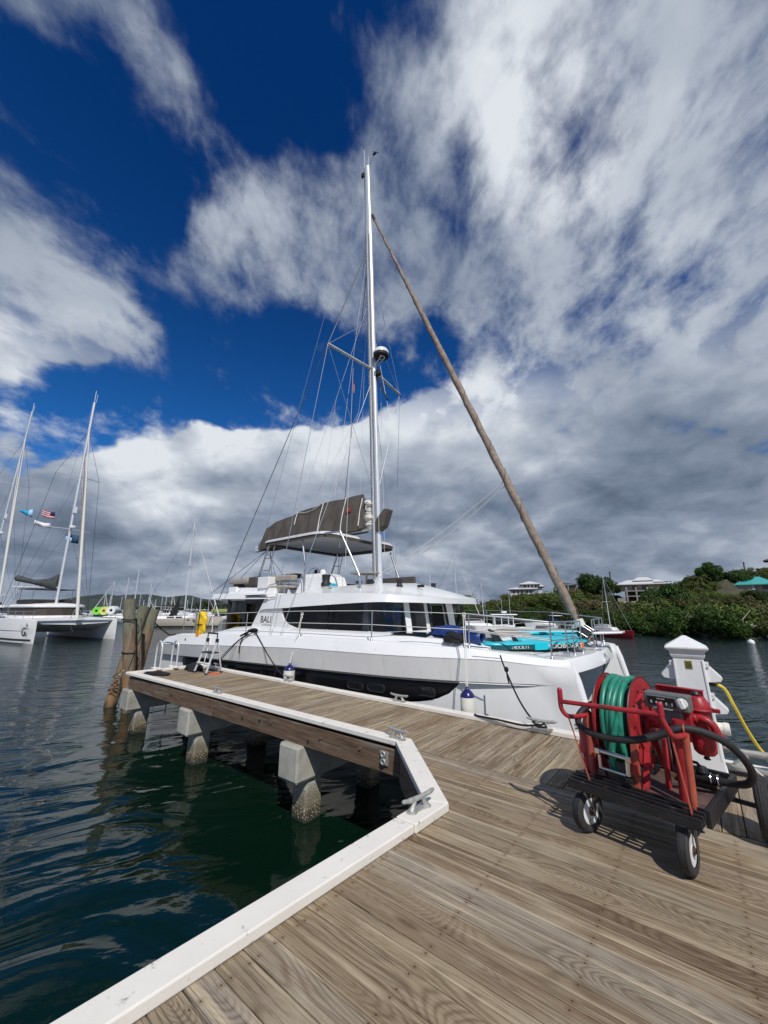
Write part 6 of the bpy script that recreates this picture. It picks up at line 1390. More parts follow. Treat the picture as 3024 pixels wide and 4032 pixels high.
p = PT(198, 2070, Yf); flag('white flag bunched up just below the striped flag', p, -1.6, .5, R(12), [(-.5, .5, 0, 1, fw1)])
p = PT(310, 2125, Yf); flag('dark flag with pale patches beside the mast of the G3 catamaran', p, -1.2, .95, R(20), [(-.5, .5, 0, .6, fn1), (-.5, .1, .6, 1, fl1), (.1, .5, .6, 1, fn1)])

# rolled foam mats on the G3 trampoline
for (px, py, r_, lab, mt) in ((389, 2405, .40, 'bright green rolled foam mat on the foredeck of the G3 catamaran', 'lime'), (418, 2405, .43, 'yellow green rolled mat with a dark hollow centre on the G3 catamaran', 'limeyellow'), (446, 2403, .43, 'white rolled float mat at the right of the green rolls', 'gel')):
    c = PT(px, py, 41.5); t = thing('rolled_mat', lab, 'mat', c, AU, None)
    m = MB(); m.lathe([(r_ * .35, -.5), (r_ * .95, -.5), (r_, -.4), (r_, .4), (r_ * .95, .5), (r_ * .35, .5), (r_ * .35, -.5)], (0, 0, 0), (.75, -.66, 0), 24, False); m.build('roll', M[mt], t, smooth=40)
    m = MB(); m.lathe([(r_ * .36, -.3), (r_ * .36, .3)], (0, 0, 0), (.75, -.66, 0), 16); m.build('hollow', M['orange'] if mt == 'limeyellow' else M['canvas_dark'], t)

# ------------------------------------------------------------------ monohulls and motor boats
def hull_mono(L, Bm, fb, bowfb=None, tr=.7, drop=.3):
    m = MB(); rg = []; bowfb = bowfb or fb * 1.25
    for i in range(19):
        u = i / 18; x = lerp(-L / 2, L / 2, u); w_ = Bm / 2 * min(1, (1 - max(0, (u - .45) / .55) ** 2.2)) * lerp(tr, 1, sm(u / .4)) if u < 1 else .03; w_ = max(w_, .03)
        z = lerp(fb, bowfb, sm((u - .3) / .7)); rk = (z) * .35 * max(0, (u - .8) / .2)
        rg.append([(x + rk, -w_, z), (x + rk, w_, z), (x + rk * .5, w_ * .93, z * .5), (x, w_ * .72, 0.0), (x, 0, -drop), (x, -w_ * .72, 0.0), (x + rk * .5, -w_ * .93, z * .5)])
    m.loft(rg); return m
def sailboat(label, xy, ang, L, mast_h, hullm='hullwhite', group='distant moored sailboats', cover='canvas_dark', mizzen=False, rich=False, furl=True, boomup=.9, fb=1.0, mastx=.08, mw=.07):
    t = thing('sailboat', label, 'sailboat', (xy[0], xy[1], 0), ang, group)
    m = hull_mono(L, L * .28, fb); m.build('hull', M[hullm], t, smooth=40)
    m = MB(); m.loft([[(-L * .25, -L * .08, fb - .1), (L * .18, -L * .07, fb), (L * .24, 0, fb + .1), (L * .18, L * .07, fb), (-L * .25, L * .08, fb - .1)], [(-L * .24, -L * .07, fb + .42), (L * .12, -L * .055, fb + .40), (L * .17, 0, fb + .36), (L * .12, L * .055, fb + .40), (-L * .24, L * .07, fb + .42)]]); m.build('cabin', M['hullwhite'], t, smooth=0, bevel=.05)
    if rich:
        for sd in (-1, 1):
            for x0, x1 in ((-.12, -.03), (-.01, .07)): m = MB(); m.box(L * x0, L * x1, sd * (L * .073) - .03, sd * (L * .073) + .03, fb + .12, fb + .32); m.build('cabin_window', M['glass'], t, smooth=0)
            for x0 in (-.35, -.28, .15, .22): m = MB(); hw_ = L * .138 if x0 < .1 else L * .118; m.box(L * x0, L * x0 + .45, sd * hw_ - .04, sd * hw_ + .04, fb - .28, fb - .14); m.build('portlight', M['glass'], t, smooth=0)
        m = hull_mono(L * 1.004, L * .2815, .12, .12); m.build('boot_top', M['canvas_dark'], t)
        m = MB(); m.prism([(-L * .3, -1.2, fb + 1.5), (-L * .1, -1.2, fb + 1.35), (-L * .1, 1.2, fb + 1.35), (-L * .3, 1.2, fb + 1.5)], (0, 0, .06)); m.prism([(-L * .1, -1.0, fb + 1.3), (-L * .05, -.9, fb + .5), (-L * .05, .9, fb + .5), (-L * .1, 1.0, fb + 1.3)], (.03, 0, 0)); m.build('dodger', M['canvas_dark'], t, smooth=0)
    mx = L * mastx
    m = MB(); m.tube([(mx, 0, fb), (mx - .15, 0, mast_h)], [mw, mw * .75], 8); ms = m.build('mast', M['alu'], t)
    for sd in (-1, 1): m = MB(); m.tube([(mx, 0, mast_h * .56), (mx - .1, sd * L * .085, mast_h * .56)], mw * .4, 5); m.build('spreader', M['alu'], ms)
    m = MB(); m.tube([(mx, 0, fb + boomup), (mx - L * .38, 0, fb + boomup + .1)], mw * .8, 6); m.build('boom', M['alu'], t)
    m = MB(); m.tube([(mx - .1, 0, fb + boomup + .15), (mx - L * .2, 0, fb + boomup + .22), (mx - L * .36, 0, fb + boomup + .15)], [.2, .17, .1], 8); m.build('sail_cover', M[cover], t)
    m = MB(); m.tube([(L * .5, 0, fb * 1.3), (mx - .15, 0, mast_h * .97)], [mw * 1.0, .025] if furl else .015, 6); m.build('forestay', M['sail' if furl else 'wire'], t)
    m = MB(); m.tube([(-L * .49, 0, fb), (mx - .15, 0, mast_h)], .016, 4); m.build('backstay', M['darkwire'], t)
    for sd in (-1, 1): m = MB(); m.tube([(mx - .1, sd * L * .12, fb), (mx - .1, sd * L * .085, mast_h * .56), (mx - .12, 0, mast_h * .96)], .012, 4); m.build('shroud', M['wire'], t)
    if mizzen: m = MB(); m.tube([(-L * .36, 0, fb), (-L * .37, 0, mast_h * .7)], mw * .8, 6); m.build('mizzen_mast', M['alu'], t)
    return t
# cream sloop in the middle distance on the left
cs = PT(712, 2460, 72); sailboat('cream sloop with brown cove stripe, black flag-like sail and cabin windows', (cs.x - .5, cs.y), R(4), 14, 19.2, 'cream', None, rich=True, fb=1.35, boomup=2.0, mastx=.06, mw=.13)
m = MB(); c0 = PT(716, 2385, 72); m.prism([(0, 0, 1.9), (-.1, 0, -1.4), (-2.0, 0, -2.4), (-1.2, 0, -1.0)], (0, .08, 0)); tag(m.build('storm_sail', M['canvas_black'], None, smooth=0, loc=c0 + Vector((-.3, -.4, 0))), 'small black triangular sail flown at the mast of the cream sloop', 'sail')
# distant fleet: (mast foot px, mast top px, top py, distance)
fleet = [(432, 447, 2287, 95, 1), (487, 503, 2273, 90, 0), (497, 518, 2243, 88, 1), (404, 405, 2333, 160, 0), (581, 594, 2297, 120, 1), (606, 598, 2312, 125, 0), (575, 576, 2352, 190, 0), (628, 629, 2352, 200, 0), (645, 647, 2350, 190, 0), (668, 670, 2325, 170, 0), (693, 694, 2357, 160, 0), (770, 779, 2252, 130, 0), (905, 906, 2205, 150, 0), (430, 432, 2345, 210, 0), (540, 541, 2340, 210, 0), (612, 613, 2360, 230, 0), (730, 731, 2362, 240, 0), (760, 761, 2350, 230, 0), (815, 816, 2356, 230, 0), (560, 561, 2362, 240, 0), (480, 481, 2350, 240, 0), (676, 677, 2362, 230, 0), (838, 839, 2340, 200, 0)]
nearlab = {0: 'sailboat with a pale mast right of the green mats', 1: 'white masted sailboat just left of the timber piles', 2: 'sailboat with a tan mast rising behind the upright timber pile', 3: 'sailboat with a faint thin mast left of the pale mast by the green mats', 4: 'sailboat showing a bright double mast right of the timber piles', 11: 'sailboat with a tall mast seen between the dark rigging lines'}
for i, (bx, tx, ty, Y, cr_) in enumerate(fleet):
    p = PT(tx, 2390, Y); hgt = PT(tx, ty, Y).z
    lab = nearlab.get(i, 'distant sailboat with a bare mast moored across the bay'); grp = 'distant moored sailboats' if i not in nearlab else None
    sailboat(lab, (p.x, p.y), R(random.choice((-30, -12, 10, 170, 150, 200, 185))), 9.5 + (i % 3), hgt, random.choice(('hullwhite', 'hullwhite', 'navy', 'hullwhite')), grp, mw=.07 + Y * .0005, furl=i % 3 == 0)
def motorboat(label, xy, ang, L, Bm, fb, kind, group=None, mt='hullwhite'):
    t = thing('motor_boat', label, 'motor boat', (xy[0], xy[1], 0), ang, group)
    m = hull_mono(L, Bm, fb, fb * 1.35, tr=.92); m.build('hull', M[mt], t, smooth=40)
    m = MB(); m.loft([[(-L * .47, -Bm * .44, fb * .98), (L * .2, -Bm * .44, fb * 1.1), (L * .42, 0, fb * 1.3), (L * .2, Bm * .44, fb * 1.1), (-L * .47, Bm * .44, fb * .98)], [(-L * .46, -Bm * .40, fb * 1.12), (L * .18, -Bm * .38, fb * 1.3), (L * .36, 0, fb * 1.38), (L * .18, Bm * .38, fb * 1.3), (-L * .46, Bm * .40, fb * 1.12)]]); m.build('deck', M['hullwhite'], t, smooth=0)
    if kind == 'express':
        m = MB(); m.loft([[(-L * .15, -Bm * .38, fb * 1.2), (L * .12, -Bm * .34, fb * 1.3), (L * .22, 0, fb * 1.35), (L * .12, Bm * .34, fb * 1.3), (-L * .15, Bm * .38, fb * 1.2)], [(-L * .15, -Bm * .32, fb * 1.2 + .75), (-L * .04, -Bm * .28, fb * 1.2 + .78), (0, 0, fb * 1.2 + .8), (-L * .04, Bm * .28, fb * 1.2 + .78), (-L * .15, Bm * .32, fb * 1.2 + .75)]]); m.build('windscreen', M['glass'], t, smooth=0)
        m = MB(); m.box(-L * .3, -L * .02, -Bm * .38, Bm * .38, fb * 1.2 + 1.0, fb * 1.2 + 1.1); m.build('hardtop', M['hullwhite'], t, smooth=0, bevel=.04)
        m = MB(); m.box(-L * .44, -L * .22, -Bm * .36, Bm * .36, fb * 1.2 + .0, fb * 1.2 + 1.0); m.build('cockpit_enclosure', M['sail'], t, smooth=0, bevel=.1)
        m = MB(); m.box(-L * .1, L * .35, -Bm * .475, Bm * .475, fb * .75, fb * .9); m.build('hull_stripe', M['meter'], t, smooth=0)
    else:
        m = MB(); m.box(-L * .28, L * .12, -Bm * .36, Bm * .36, fb * 1.1, fb * 1.1 + 1.5); cb_ = m.build('wheelhouse', M['hullwhite'], t, smooth=0, bevel=.06)
        for sd in (-1, 1):
            for x0, x1 in ((-.26, -.14), (-.12, 0), (.02, .10)): m = MB(); m.box(L * x0, L * x1, sd * Bm * .36 - .03, sd * Bm * .36 + .03, fb * 1.1 + .45, fb * 1.1 + 1.35); m.build('window', M['glass'], cb_, smooth=0)
        m = MB(); m.box(L * .115, L * .125, -Bm * .3, Bm * .3, fb * 1.1 + .7, fb * 1.1 + 1.4); m.build('window', M['glass'], cb_, smooth=0)
        m = MB(); m.box(-L * .34, L * .2, -Bm * .42, Bm * .42, fb * 1.1 + 1.5, fb * 1.1 + 1.62); m.build('hardtop', M['hullwhite'], t, smooth=0, bevel=.05)
        m = MB(); m.lathe([(.35, 0), (.35, .12), (.2, .2)], (-L * .05, 0, fb * 1.1 + 1.75), seg=14); m.tube([(-L * .05, 0, fb * 1.1 + 1.6), (-L * .05, 0, fb * 1.1 + 1.75)], .1, 6); m.build('radar_dome', M['gel'], t)
        m = MB(); m.tube([(L * .1, .5, fb * 1.1 + 1.6), (L * .1, .5, fb * 1.1 + 4.6)], .02, 5); m.build('antenna', M['alu'], t)
        m = MB(); m.tube([(-L * .1, -.5, fb * 1.1 + 1.6), (-L * .1, -.5, fb * 1.1 + 3.2)], .02, 5); m.build('antenna', M['alu'], t)
    m = MB(); m.tube([(-L * .3, -Bm * .4, fb * 1.1 + .35), (L * .3, -Bm * .34, fb * 1.3 + .5), (L * .47, 0, fb * 1.35 + .5), (L * .3, Bm * .34, fb * 1.3 + .5)], .02, 5); m.build('bow_rail', M['steel'], t); return t
motorboat('white cabin boat with radar dome and square wheelhouse seen through the bow rails', (14.3, 46.5), R(-8), 5.4, 2.2, .72, 'cabin')
motorboat('white and grey express motor yacht pointing left below the green hillside', (23.6, 56.6), R(178), 6.6, 2.5, .85, 'express')
motorboat('white motor boat with an olive canvas beyond the yellow rescue bag', (-41.5, 100), R(178), 12, 3.8, 1.3, 'express')
pq = PT(850, 2420, 97); m = MB(); m.box(-2.2, 2.2, -1.3, 1.3, 0, .9); tag(m.build('canvas_enclosure', mat('olive_canvas', (.30, .34, .10), .8), None, smooth=0, bevel=.2, loc=(pq.x + 1.5, pq.y, 2.1)), 'olive green canvas cover on the motor boat beyond the yellow bag', 'canvas cover')
t = motorboat('white motor cruiser half hidden behind the aft cabin glass', (-36.2, 98), R(5), 9, 3.2, 1.1, 'cabin')
for i in range(16):
    px = [545, 566, 590, 610, 655, 690, 560, 500, 470, 640, 720, 745, 780, 800, 350, 880][i]; Y = [115, 135, 150, 170, 160, 180, 190, 150, 170, 210, 190, 210, 170, 190, 180, 160][i]
    p = PT(px, 2400, Y); motorboat('small white motor boat moored far across the bay', (p.x, p.y), R(random.choice((0, 170, 20, 200))), 8, 2.8, 1.0, random.choice(('cabin', 'express')), 'white motor boats across the bay')
# red sloop at the right
sailboat('small red hulled sloop with a white deck anchored below the unfinished house', (25.3, 45.2), R(-80), 6.6, 6.75, 'redhull' if False else 'red', None, furl=False, mastx=.05, fb=.62, mw=.05, cover='sail', boomup=.35)
# sailboats behind the cabin roof and foredeck
sailboat('sloop with bright masts rising behind the cabin roof', (10.4, 60), R(20), 10, 11.6, 'hullwhite', None, mw=.08, mizzen=True)
sailboat('sloop with a white mast in front of the hillside left of the white house', (10.95, 46.0), R(10), 8, 5.9, 'hullwhite', None, mw=.06, furl=False)
for (x, y, lab, r_) in ((12.9, 61.8, 'small white mooring buoy left of the cabin boat', .28), (20.7, 59.3, 'small pale green mooring buoy near the motor yacht', .24), (32.2, 35.5, 'white mooring buoy on the open water at the right edge', .26)):
    m = MB(); m.sphere((0, 0, .12), r_, 16, 10); m.lathe([(.05, r_ + .08), (.04, r_ + .16)]); tag(m.build('mooring_buoy', M['gel'], None, loc=(x, y, 0)), lab, 'buoy')
m = MB(); m.box(-5, 6, -.5, .5, .25, .4); m.box(-4.8, -4.6, -.4, .4, -1, .3); m.box(5.6, 5.8, -.4, .4, -1, .3); tag(m.build('floating_dock', M['concrete_raw'], None, smooth=0, loc=(25.5, 55.0, 0), rot=R(-12)), 'low floating dock running in front of the motor yacht', 'dock')

# ------------------------------------------------------------------ houses
def hip(m, x0, x1, y0, y1, z, h_, ov=.6, inset=None):
    x0 -= ov; x1 += ov; y0 -= ov; y1 += ov; ins = min(x1 - x0, y1 - y0) / 2 * (inset or .98); dx = x1 - x0; dy = y1 - y0
    if dx > dy: r0, r1 = (x0 + ins, (y0 + y1) / 2), (x1 - ins, (y0 + y1) / 2)
    else: r0, r1 = ((x0 + x1) / 2, y0 + ins), ((x0 + x1) / 2, y1 - ins)
    m.add([(x0, y0, z), (x1, y0, z), (x1, y1, z), (x0, y1, z), (r0[0], r0[1], z + h_), (r1[0], r1[1], z + h_), (x0, y0, z - .22), (x1, y0, z - .22), (x1, y1, z - .22), (x0, y1, z - .22)],
          [(0, 1, 5, 4), (1, 2, 5), (2, 3, 4, 5), (3, 0, 4), (0, 6, 7, 1), (1, 7, 8, 2), (2, 8, 9, 3), (3, 9, 6, 0), (9, 8, 7, 6)] if dx > dy else
          [(0, 1, 4), (1, 2, 5, 4), (2, 3, 5), (3, 0, 4, 5), (0, 6, 7, 1), (1, 7, 8, 2), (2, 8, 9, 3), (3, 9, 6, 0), (9, 8, 7, 6)])
def windows(t, wall, lst, y, mt='win'):
    for x0, x1, z0, z1 in lst:
        m = MB(); m.box(x0, x1, y - .05, y + .1, z0, z1); f = m.build('window', M[mt], wall, smooth=0)
h1 = thing('white_villa', 'white two part villa with white hip roofs on the left hilltop', 'house', (40.4, 112, 7.3), R(-19.8)); h1.scale = (.75, .8, .9)
m = MB(); m.box(-5.5, 3.0, 0, 7, -1.5, 1.45); wl = m.build('wall', M['wall_white'], h1, smooth=0); windows(h1, wl, [(-4.6, -3.9, .1, 1.0), (-3.0, -2.4, .1, 1.0), (-1.6, -1.0, .1, 1.0), (.2, .8, .1, 1.0), (1.6, 2.2, .1, 1.0)], 0)
m = MB(); m.box(-1.2, 4.6, 1, 8, 1.4, 3.0); w2 = m.build('wall', M['wall_white'], h1, smooth=0); windows(h1, w2, [(-.6, .4, 1.8, 2.7), (.9, 1.5, 1.8, 2.7), (2.3, 2.8, 1.8, 2.7), (3.6, 4.0, 1.8, 2.7)], 1)
m = MB(); m.box(4.6, 6.0, 2, 7, -1, 2.3); m.build('wall', M['wall_white'], h1, smooth=0)
for a_ in ((-5.5, 3.0, 0, 7, 1.55, .75), (-1.2, 4.6, 1, 8, 3.1, .95), (4.2, 6.0, 2, 7, 2.4, .6)):
    m = MB(); hip(m, *a_, ov=.9); r_ = m.build('roof', M['roof_white'], h1, smooth=0); m = MB(); m.box(a_[0] - .8, a_[1] + .8, a_[2] - .8, a_[3] + .8, a_[4] - .36, a_[4] - .225); m.build('eaves', M['roof_trim'], r_, smooth=0)
m = MB(); m.box(4.5, 8, 1, 1.3, -1.0, .3); m.build('garden_wall', M['wall_white'], h1, smooth=0)
h2 = thing('ruined_house', 'small grey roofless concrete house between the villa and the big tree', 'house', (51.5, 112, 8.2), R(-24.7)); h2.scale = (.8, .8, 1)
m = MB(); m.box(-.3, .5, 0, .4, -2, 2.2); m.box(1.2, 1.6, 0, .4, -2, 1.7); m.box(-3.0, -2.4, 0, .5, -2, 1.0); m.box(-3, 4, 3, 3.4, -2, 1.6); m.box(-.3, 1.6, 0, .4, 1.5, 1.8); m.build('wall', M['concrete_raw'], h2, smooth=0)
m = MB(); m.prism([(-.6, -.4, 2.2), (4.4, 0, 1.6), (4.4, 4, 1.6), (-.6, 3.5, 2.3)], (0, 0, .15)); m.box(-3.3, -.6, -.3, 3, .9, 1.1); m.build('roof', M['concrete_raw'], h2, smooth=0)
h3 = thing('unfinished_house', 'unfinished house with white pavilion roof and bare concrete columns on the ridge', 'house', (71.6, 108, 5.2), R(-33.5)); h3.scale = (.76, .75, .95)
m = MB(); m.box(-7, 6, 2, 9, 3.0, 4.8); wl = m.build('wall', M['wall_tan'], h3, smooth=0); windows(h3, wl, [(-3.5, -2, 3.2, 4.4), (-.5, 1.5, 3.2, 4.4)], 2)
for x_ in (-5.6, -2.6, .9, 4.2): m = MB(); m.box(x_, x_ + .5, -1, -.5, -.5, 3.9); m.build('column', M['concrete_raw'], h3, smooth=0)
for z_ in (1.2, 2.7): m = MB(); m.box(-6, 5, -.9, 2, z_, z_ + .28); m.build('floor_slab', M['concrete_raw'], h3, smooth=0)
m = MB(); m.box(-6, 5, 1.6, 1.9, -.5, 3.0); m.build('back_wall', M['timber_pole'], h3, smooth=0)
m = MB(); hip(m, -7, 7, 1, 9, 4.9, 1.3, ov=1.2, inset=.62); m.build('roof', M['roof_white'], h3, smooth=0)
m = MB(); hip(m, -2.2, 2.6, 3, 7.4, 6.05, .9, ov=.8, inset=.6); m.build('roof_lantern', M['roof_white'], h3, smooth=0)
m = MB(); m.box(3.2, 8.6, .4, 3.2, 5.25, 5.32); m.build('solar_panel', M['win'], h3, smooth=0)
m = MB(); m.box(-6.5, 3.2, -3.2, -2.9, -3.2, -.15); m.build('retaining_wall', M['wall_white'], h3, smooth=0)
m = MB(); m.box(-8.5, -6, -1.8, -.4, -.4, .8); m.build('site_shed', M['concrete_raw'], h3, smooth=0)
h4 = thing('teal_roof_house', 'tan house with a turquoise roof at the right edge of the hill', 'house', (101.2, 104, 8.2), R(-44)); h4.scale = (.66, .8, 1)
m = MB(); m.box(-8.5, -3.5, 0, 8, -2, 1.3); m.box(-3.5, 12, 1.2, 8, -2, 1.45); wl = m.build('wall', M['wall_tan'], h4, smooth=0)
windows(h4, wl, [(-.6, 1.3, .05, 1.05), (4.0, 5.2, .2, 1.1), (5.6, 6.6, .2, 1.1), (7.0, 8.0, .2, 1.1)], 1.2); m = MB(); m.box(-3.8, -2.9, -.1, 1.0, -1.2, 1.45); m.build('white_pier', M['wall_white'], h4, smooth=0)
m = MB(); hip(m, -8.5, 3.0, 0, 8, 1.35, 2.1, ov=.7); m.build('roof', M['roof_teal'], h4, smooth=0); m = MB(); hip(m, 2.0, 14, 0, 8, 1.4, 2.0, ov=.7); m.build('roof', M['roof_teal'], h4, smooth=0)
h5 = thing('hilltop_house', 'dark roofed house cut off by the right edge on the highest ridge', 'house', (125, 120, 16.4), R(-46)); h5.scale = (.7, .8, .9)
m = MB(); m.box(-5.5, 6, 0, 6, -2, 1.8); m.build('wall', M['timber_pole'], h5, smooth=0); m = MB(); hip(m, -5.5, 6, 0, 6, 1.9, 1.4, ov=1.4); m.build('roof', M['roof_trim'], h5, smooth=0)
for (px, py0, py1, Y, lab) in ((2403, 2320, 2250, 110, 'dark utility pole standing behind the big round tree'), (2930, 2250, 2213, 118, 'dark utility pole on the right ridge above the teal roof')):
    a_, b_ = PT(px, py0, Y), PT(px - 3, py1, Y); m = MB(off=a_); m.tube([a_ - Vector((0, 0, 4)), b_], .17, 8); m.beam(b_ - Vector((.5, 0, .4)), b_ - Vector((-.5, 0, .4)), .08, .1); tag(m.build('utility_pole', M['timber_pole'], None, loc=a_), lab, 'pole')

# ------------------------------------------------------------------ trees
def crown_mesh(name, mt, lobes, n, size, flat=.8, seed=0, aspect=.6):
    """thousands of small leaf-clump faces scattered through the lobes' volume"""
    g = np.random.default_rng(seed); vs = []; w_ = np.array([l[3] ** 2 for l in lobes]); w_ = w_ / w_.sum()
    k = g.choice(len(lobes), n, p=w_); L_ = np.array(lobes)
    d = g.normal(size=(n, 3)); d /= np.linalg.norm(d, axis=1)[:, None]
    rad = 1 - .42 * g.random(n) ** 1.6 + .07 * g.normal(size=n)
    # bumpy surface so that the outline is uneven
    bump_ = 1 + .14 * np.sin(d[:, 0] * 7 + k) * np.sin(d[:, 1] * 6 + 2 * k) + .10 * np.sin(d[:, 2] * 9 + k)
    c = L_[k, :3] + d * (L_[k, 3] * rad * bump_)[:, None] * np.array([1, 1, flat])
    nrm = d * .8 + g.normal(size=(n, 3)) * .65 + np.array([0, 0, .3]); nrm /= np.linalg.norm(nrm, axis=1)[:, None]
    t = np.cross(nrm, g.normal(size=(n, 3))); t /= np.linalg.norm(t, axis=1)[:, None]; b_ = np.cross(nrm, t)
    s_ = size * (.5 + g.random(n))[:, None]
    q = np.stack([c - t * s_, c - b_ * s_ * aspect + nrm * s_ * .15, c + t * s_, c + b_ * s_ * aspect + nrm * s_ * .15], 1).reshape(-1, 3)
    me = bpy.data.meshes.new(name); me.vertices.add(4 * n); me.vertices.foreach_set('co', q.ravel()); me.loops.add(4 * n); me.loops.foreach_set('vertex_index', np.arange(4 * n, dtype=np.int32))
    me.polygons.add(n); me.polygons.foreach_set('loop_start', np.arange(0, 4 * n, 4, dtype=np.int32)); me.polygons.foreach_set('loop_total', np.full(n, 4, dtype=np.int32)); me.update(); me.materials.append(mt); return me
def limb_mesh(name, mt, h_, spread, seed=0, r=.16, nb=7):
    g = random.Random(seed); m = MB(); top = Vector((g.uniform(-.2, .2), g.uniform(-.2, .2), h_ * .55)); m.tube([(0, 0, -1.2), (0, 0, h_ * .25), top], [r, r * .8, r * .6], 7)
    for k in range(nb):
        q = 2 * math.pi * k / nb + g.uniform(-.4, .4); e = Vector((math.cos(q) * spread * g.uniform(.5, 1), math.sin(q) * spread * g.uniform(.5, 1), h_ * g.uniform(.65, 1.0))); s0 = Vector((0, 0, h_ * .2)).lerp(top, g.uniform(.2, 1)); m.tube([s0, s0.lerp(e, .5) + Vector((0, 0, .15)), e], [r * .45, r * .3, r * .1], 5)
    me = bpy.data.meshes.new(name); me.from_pydata([tuple(p) for p in m.v], [], m.f); me.materials.append(mt); me.shade_smooth(); return me
KINDS = {}
def kind(key, mt, seed, lobes, n, size, h_, spread, bark='bark', flat=.8):
    KINDS[key] = (crown_mesh('crown', M[mt], lobes, n, size, flat, seed), limb_mesh('trunk', M[bark], h_, spread, seed))
def rl(seed, n, R0, H0, r0, r1):
    g = random.Random(seed); return [(g.uniform(-R0, R0), g.uniform(-R0, R0), H0 + g.uniform(-.9, .9), g.uniform(r0, r1)) for _ in range(n)]
for k in range(3):
    kind('mangrove%d' % k, 'leaf_dark', 10 + k, rl(10 + k, 9, 1.9, 1.7, .8, 1.35), 5200, .12, 3.0, 2.0)
    kind('scrub%d' % k, 'leaf_brown', 20 + k, rl(20 + k, 8, 2.0, 1.6, .6, 1.2), 2600, .15, 3.2, 2.3)
    kind('hill%d' % k, 'leaf_mid', 30 + k, rl(30 + k, 9, 2.3, 2.2, .9, 1.5), 4200, .16, 4.0, 2.4)
kind('deep0', 'leaf_deep', 41, rl(41, 12, 3.0, 3.3, 1.3, 2.0), 8500, .18, 5.5, 3.2)
kind('deep1', 'leaf_deep', 42, rl(42, 11, 2.8, 3.2, 1.2, 1.9), 8500, .18, 5.5, 3.2)
TL = {'mangrove': ('mangrove_tree', 'mangrove', 'dense green mangrove growing along the waterline below the hill', 'mangroves along the shore'),
      'scrub': ('scrub_tree', 'tree', 'brownish dry scrub tree on the open part of the hillside', 'dry scrub trees on the hillside'),
      'hill': ('hillside_tree', 'tree', 'light green leafy tree covering the hillside', 'leafy trees on the hillside'),
      'deep': ('broad_tree', 'tree', 'broad dark green tree standing above the others on the hill', 'broad dark trees on the hill')}
def plant(key, x, y, z, s_, label=None, sz=1.0, group=True):
    base = key[:-1]; nm, ct, lab, grp = TL[base]; cm, lm = KINDS[key]
    t = thing(nm, label or lab, ct, (x, y, z), random.uniform(0, 6.28), None if label else grp); t.scale = (s_, s_, s_ * sz)
    for n_, me in (('crown', cm), ('trunk', lm)): o = bpy.data.objects.new(n_, me); col.objects.link(o); o.parent = t
    return t
cnt = 0
def to_px(x, y, z):
    z -= CZ; zc = y * COSP + z * SINP; return 1512 + FPX * x / zc, 2016 - FPX * (-y * SINP + z * COSP) / zc
SKYL = [(1700, 2384), (1820, 2382), (1900, 2372), (1975, 2342), (2000, 2335), (2165, 2333), (2215, 2306), (2290, 2288), (2400, 2292), (2440, 2300), (2640, 2282), (2735, 2262), (2770, 2236), (2850, 2238), (3100, 2228)]
FRONT = [(1700, 2384), (1820, 2382), (1900, 2372), (1975, 2345), (2000, 2337), (2165, 2335), (2215, 2318), (2300, 2300), (2400, 2320), (2425, 2366), (2510, 2372), (2540, 2318), (2640, 2310), (2700, 2285), (2850, 2290), (2868, 2338), (3100, 2342)]
KH = {'m': 3.1, 's': 3.0, 'h': 4.2, 'd': 5.9}
def fit_scale(k0, x, y, z, s_):
    px, _ = to_px(x, y, z); lim = tab(px, FRONT if y < 106 else SKYL)
    for _ in range(14):
        if to_px(x, y, z + KH[k0] * s_)[1] > lim: return s_
        s_ *= .88
    return 0
def shore_point(s_, inland):
    acc = 0
    for (x0, y0), (x1, y1) in zip(SHORE, SHORE[1:]):
        L_ = math.hypot(x1 - x0, y1 - y0)
        if s_ <= acc + L_:
            t = (s_ - acc) / L_; nx1, ny1 = -(y1 - y0) / L_, (x1 - x0) / L_; return x0 + (x1 - x0) * t + nx1 * inland, y0 + (y1 - y0) * t + ny1 * inland
        acc += L_
    return None
def visible(x, y): return y > 3 and x / y < 1.08 and x / y > .05
house_boxes = [(33, 48, 105, 116), (47, 57, 106, 116), (62, 80, 99, 112), (90, 116, 98, 113)]
s_ = 0
while s_ < 165:
    p = shore_point(s_, random.uniform(-.3, 1.2))
    if p and visible(*p): kq = random.random(); plant('mangrove%d' % random.randrange(3) if kq < .8 else 'hill%d' % random.randrange(3), p[0], p[1], .0, random.uniform(.62, 1.25) * (1 if kq < .8 else .75), None, random.uniform(.8, 1.15)); cnt += 1
    s_ += random.uniform(2.0, 3.0)
rows = [(4.5, 'mmmh', 3.6), (9, 'mhmh', 4.4), (15, 'hhsm', 5.0), (22, 'shhs', 5.0), (29, 'shsd', 5.2), (36, 'shhs', 5.4), (44, 'hshd', 5.6), (52, 'hhsd', 5.8), (60, 'hhsd', 6.0), (70, 'hhdh', 6.4), (80, 'hhdh', 6.4), (91, 'hhdh', 6.6), (103, 'hhdh', 7), (116, 'hhdh', 8)]
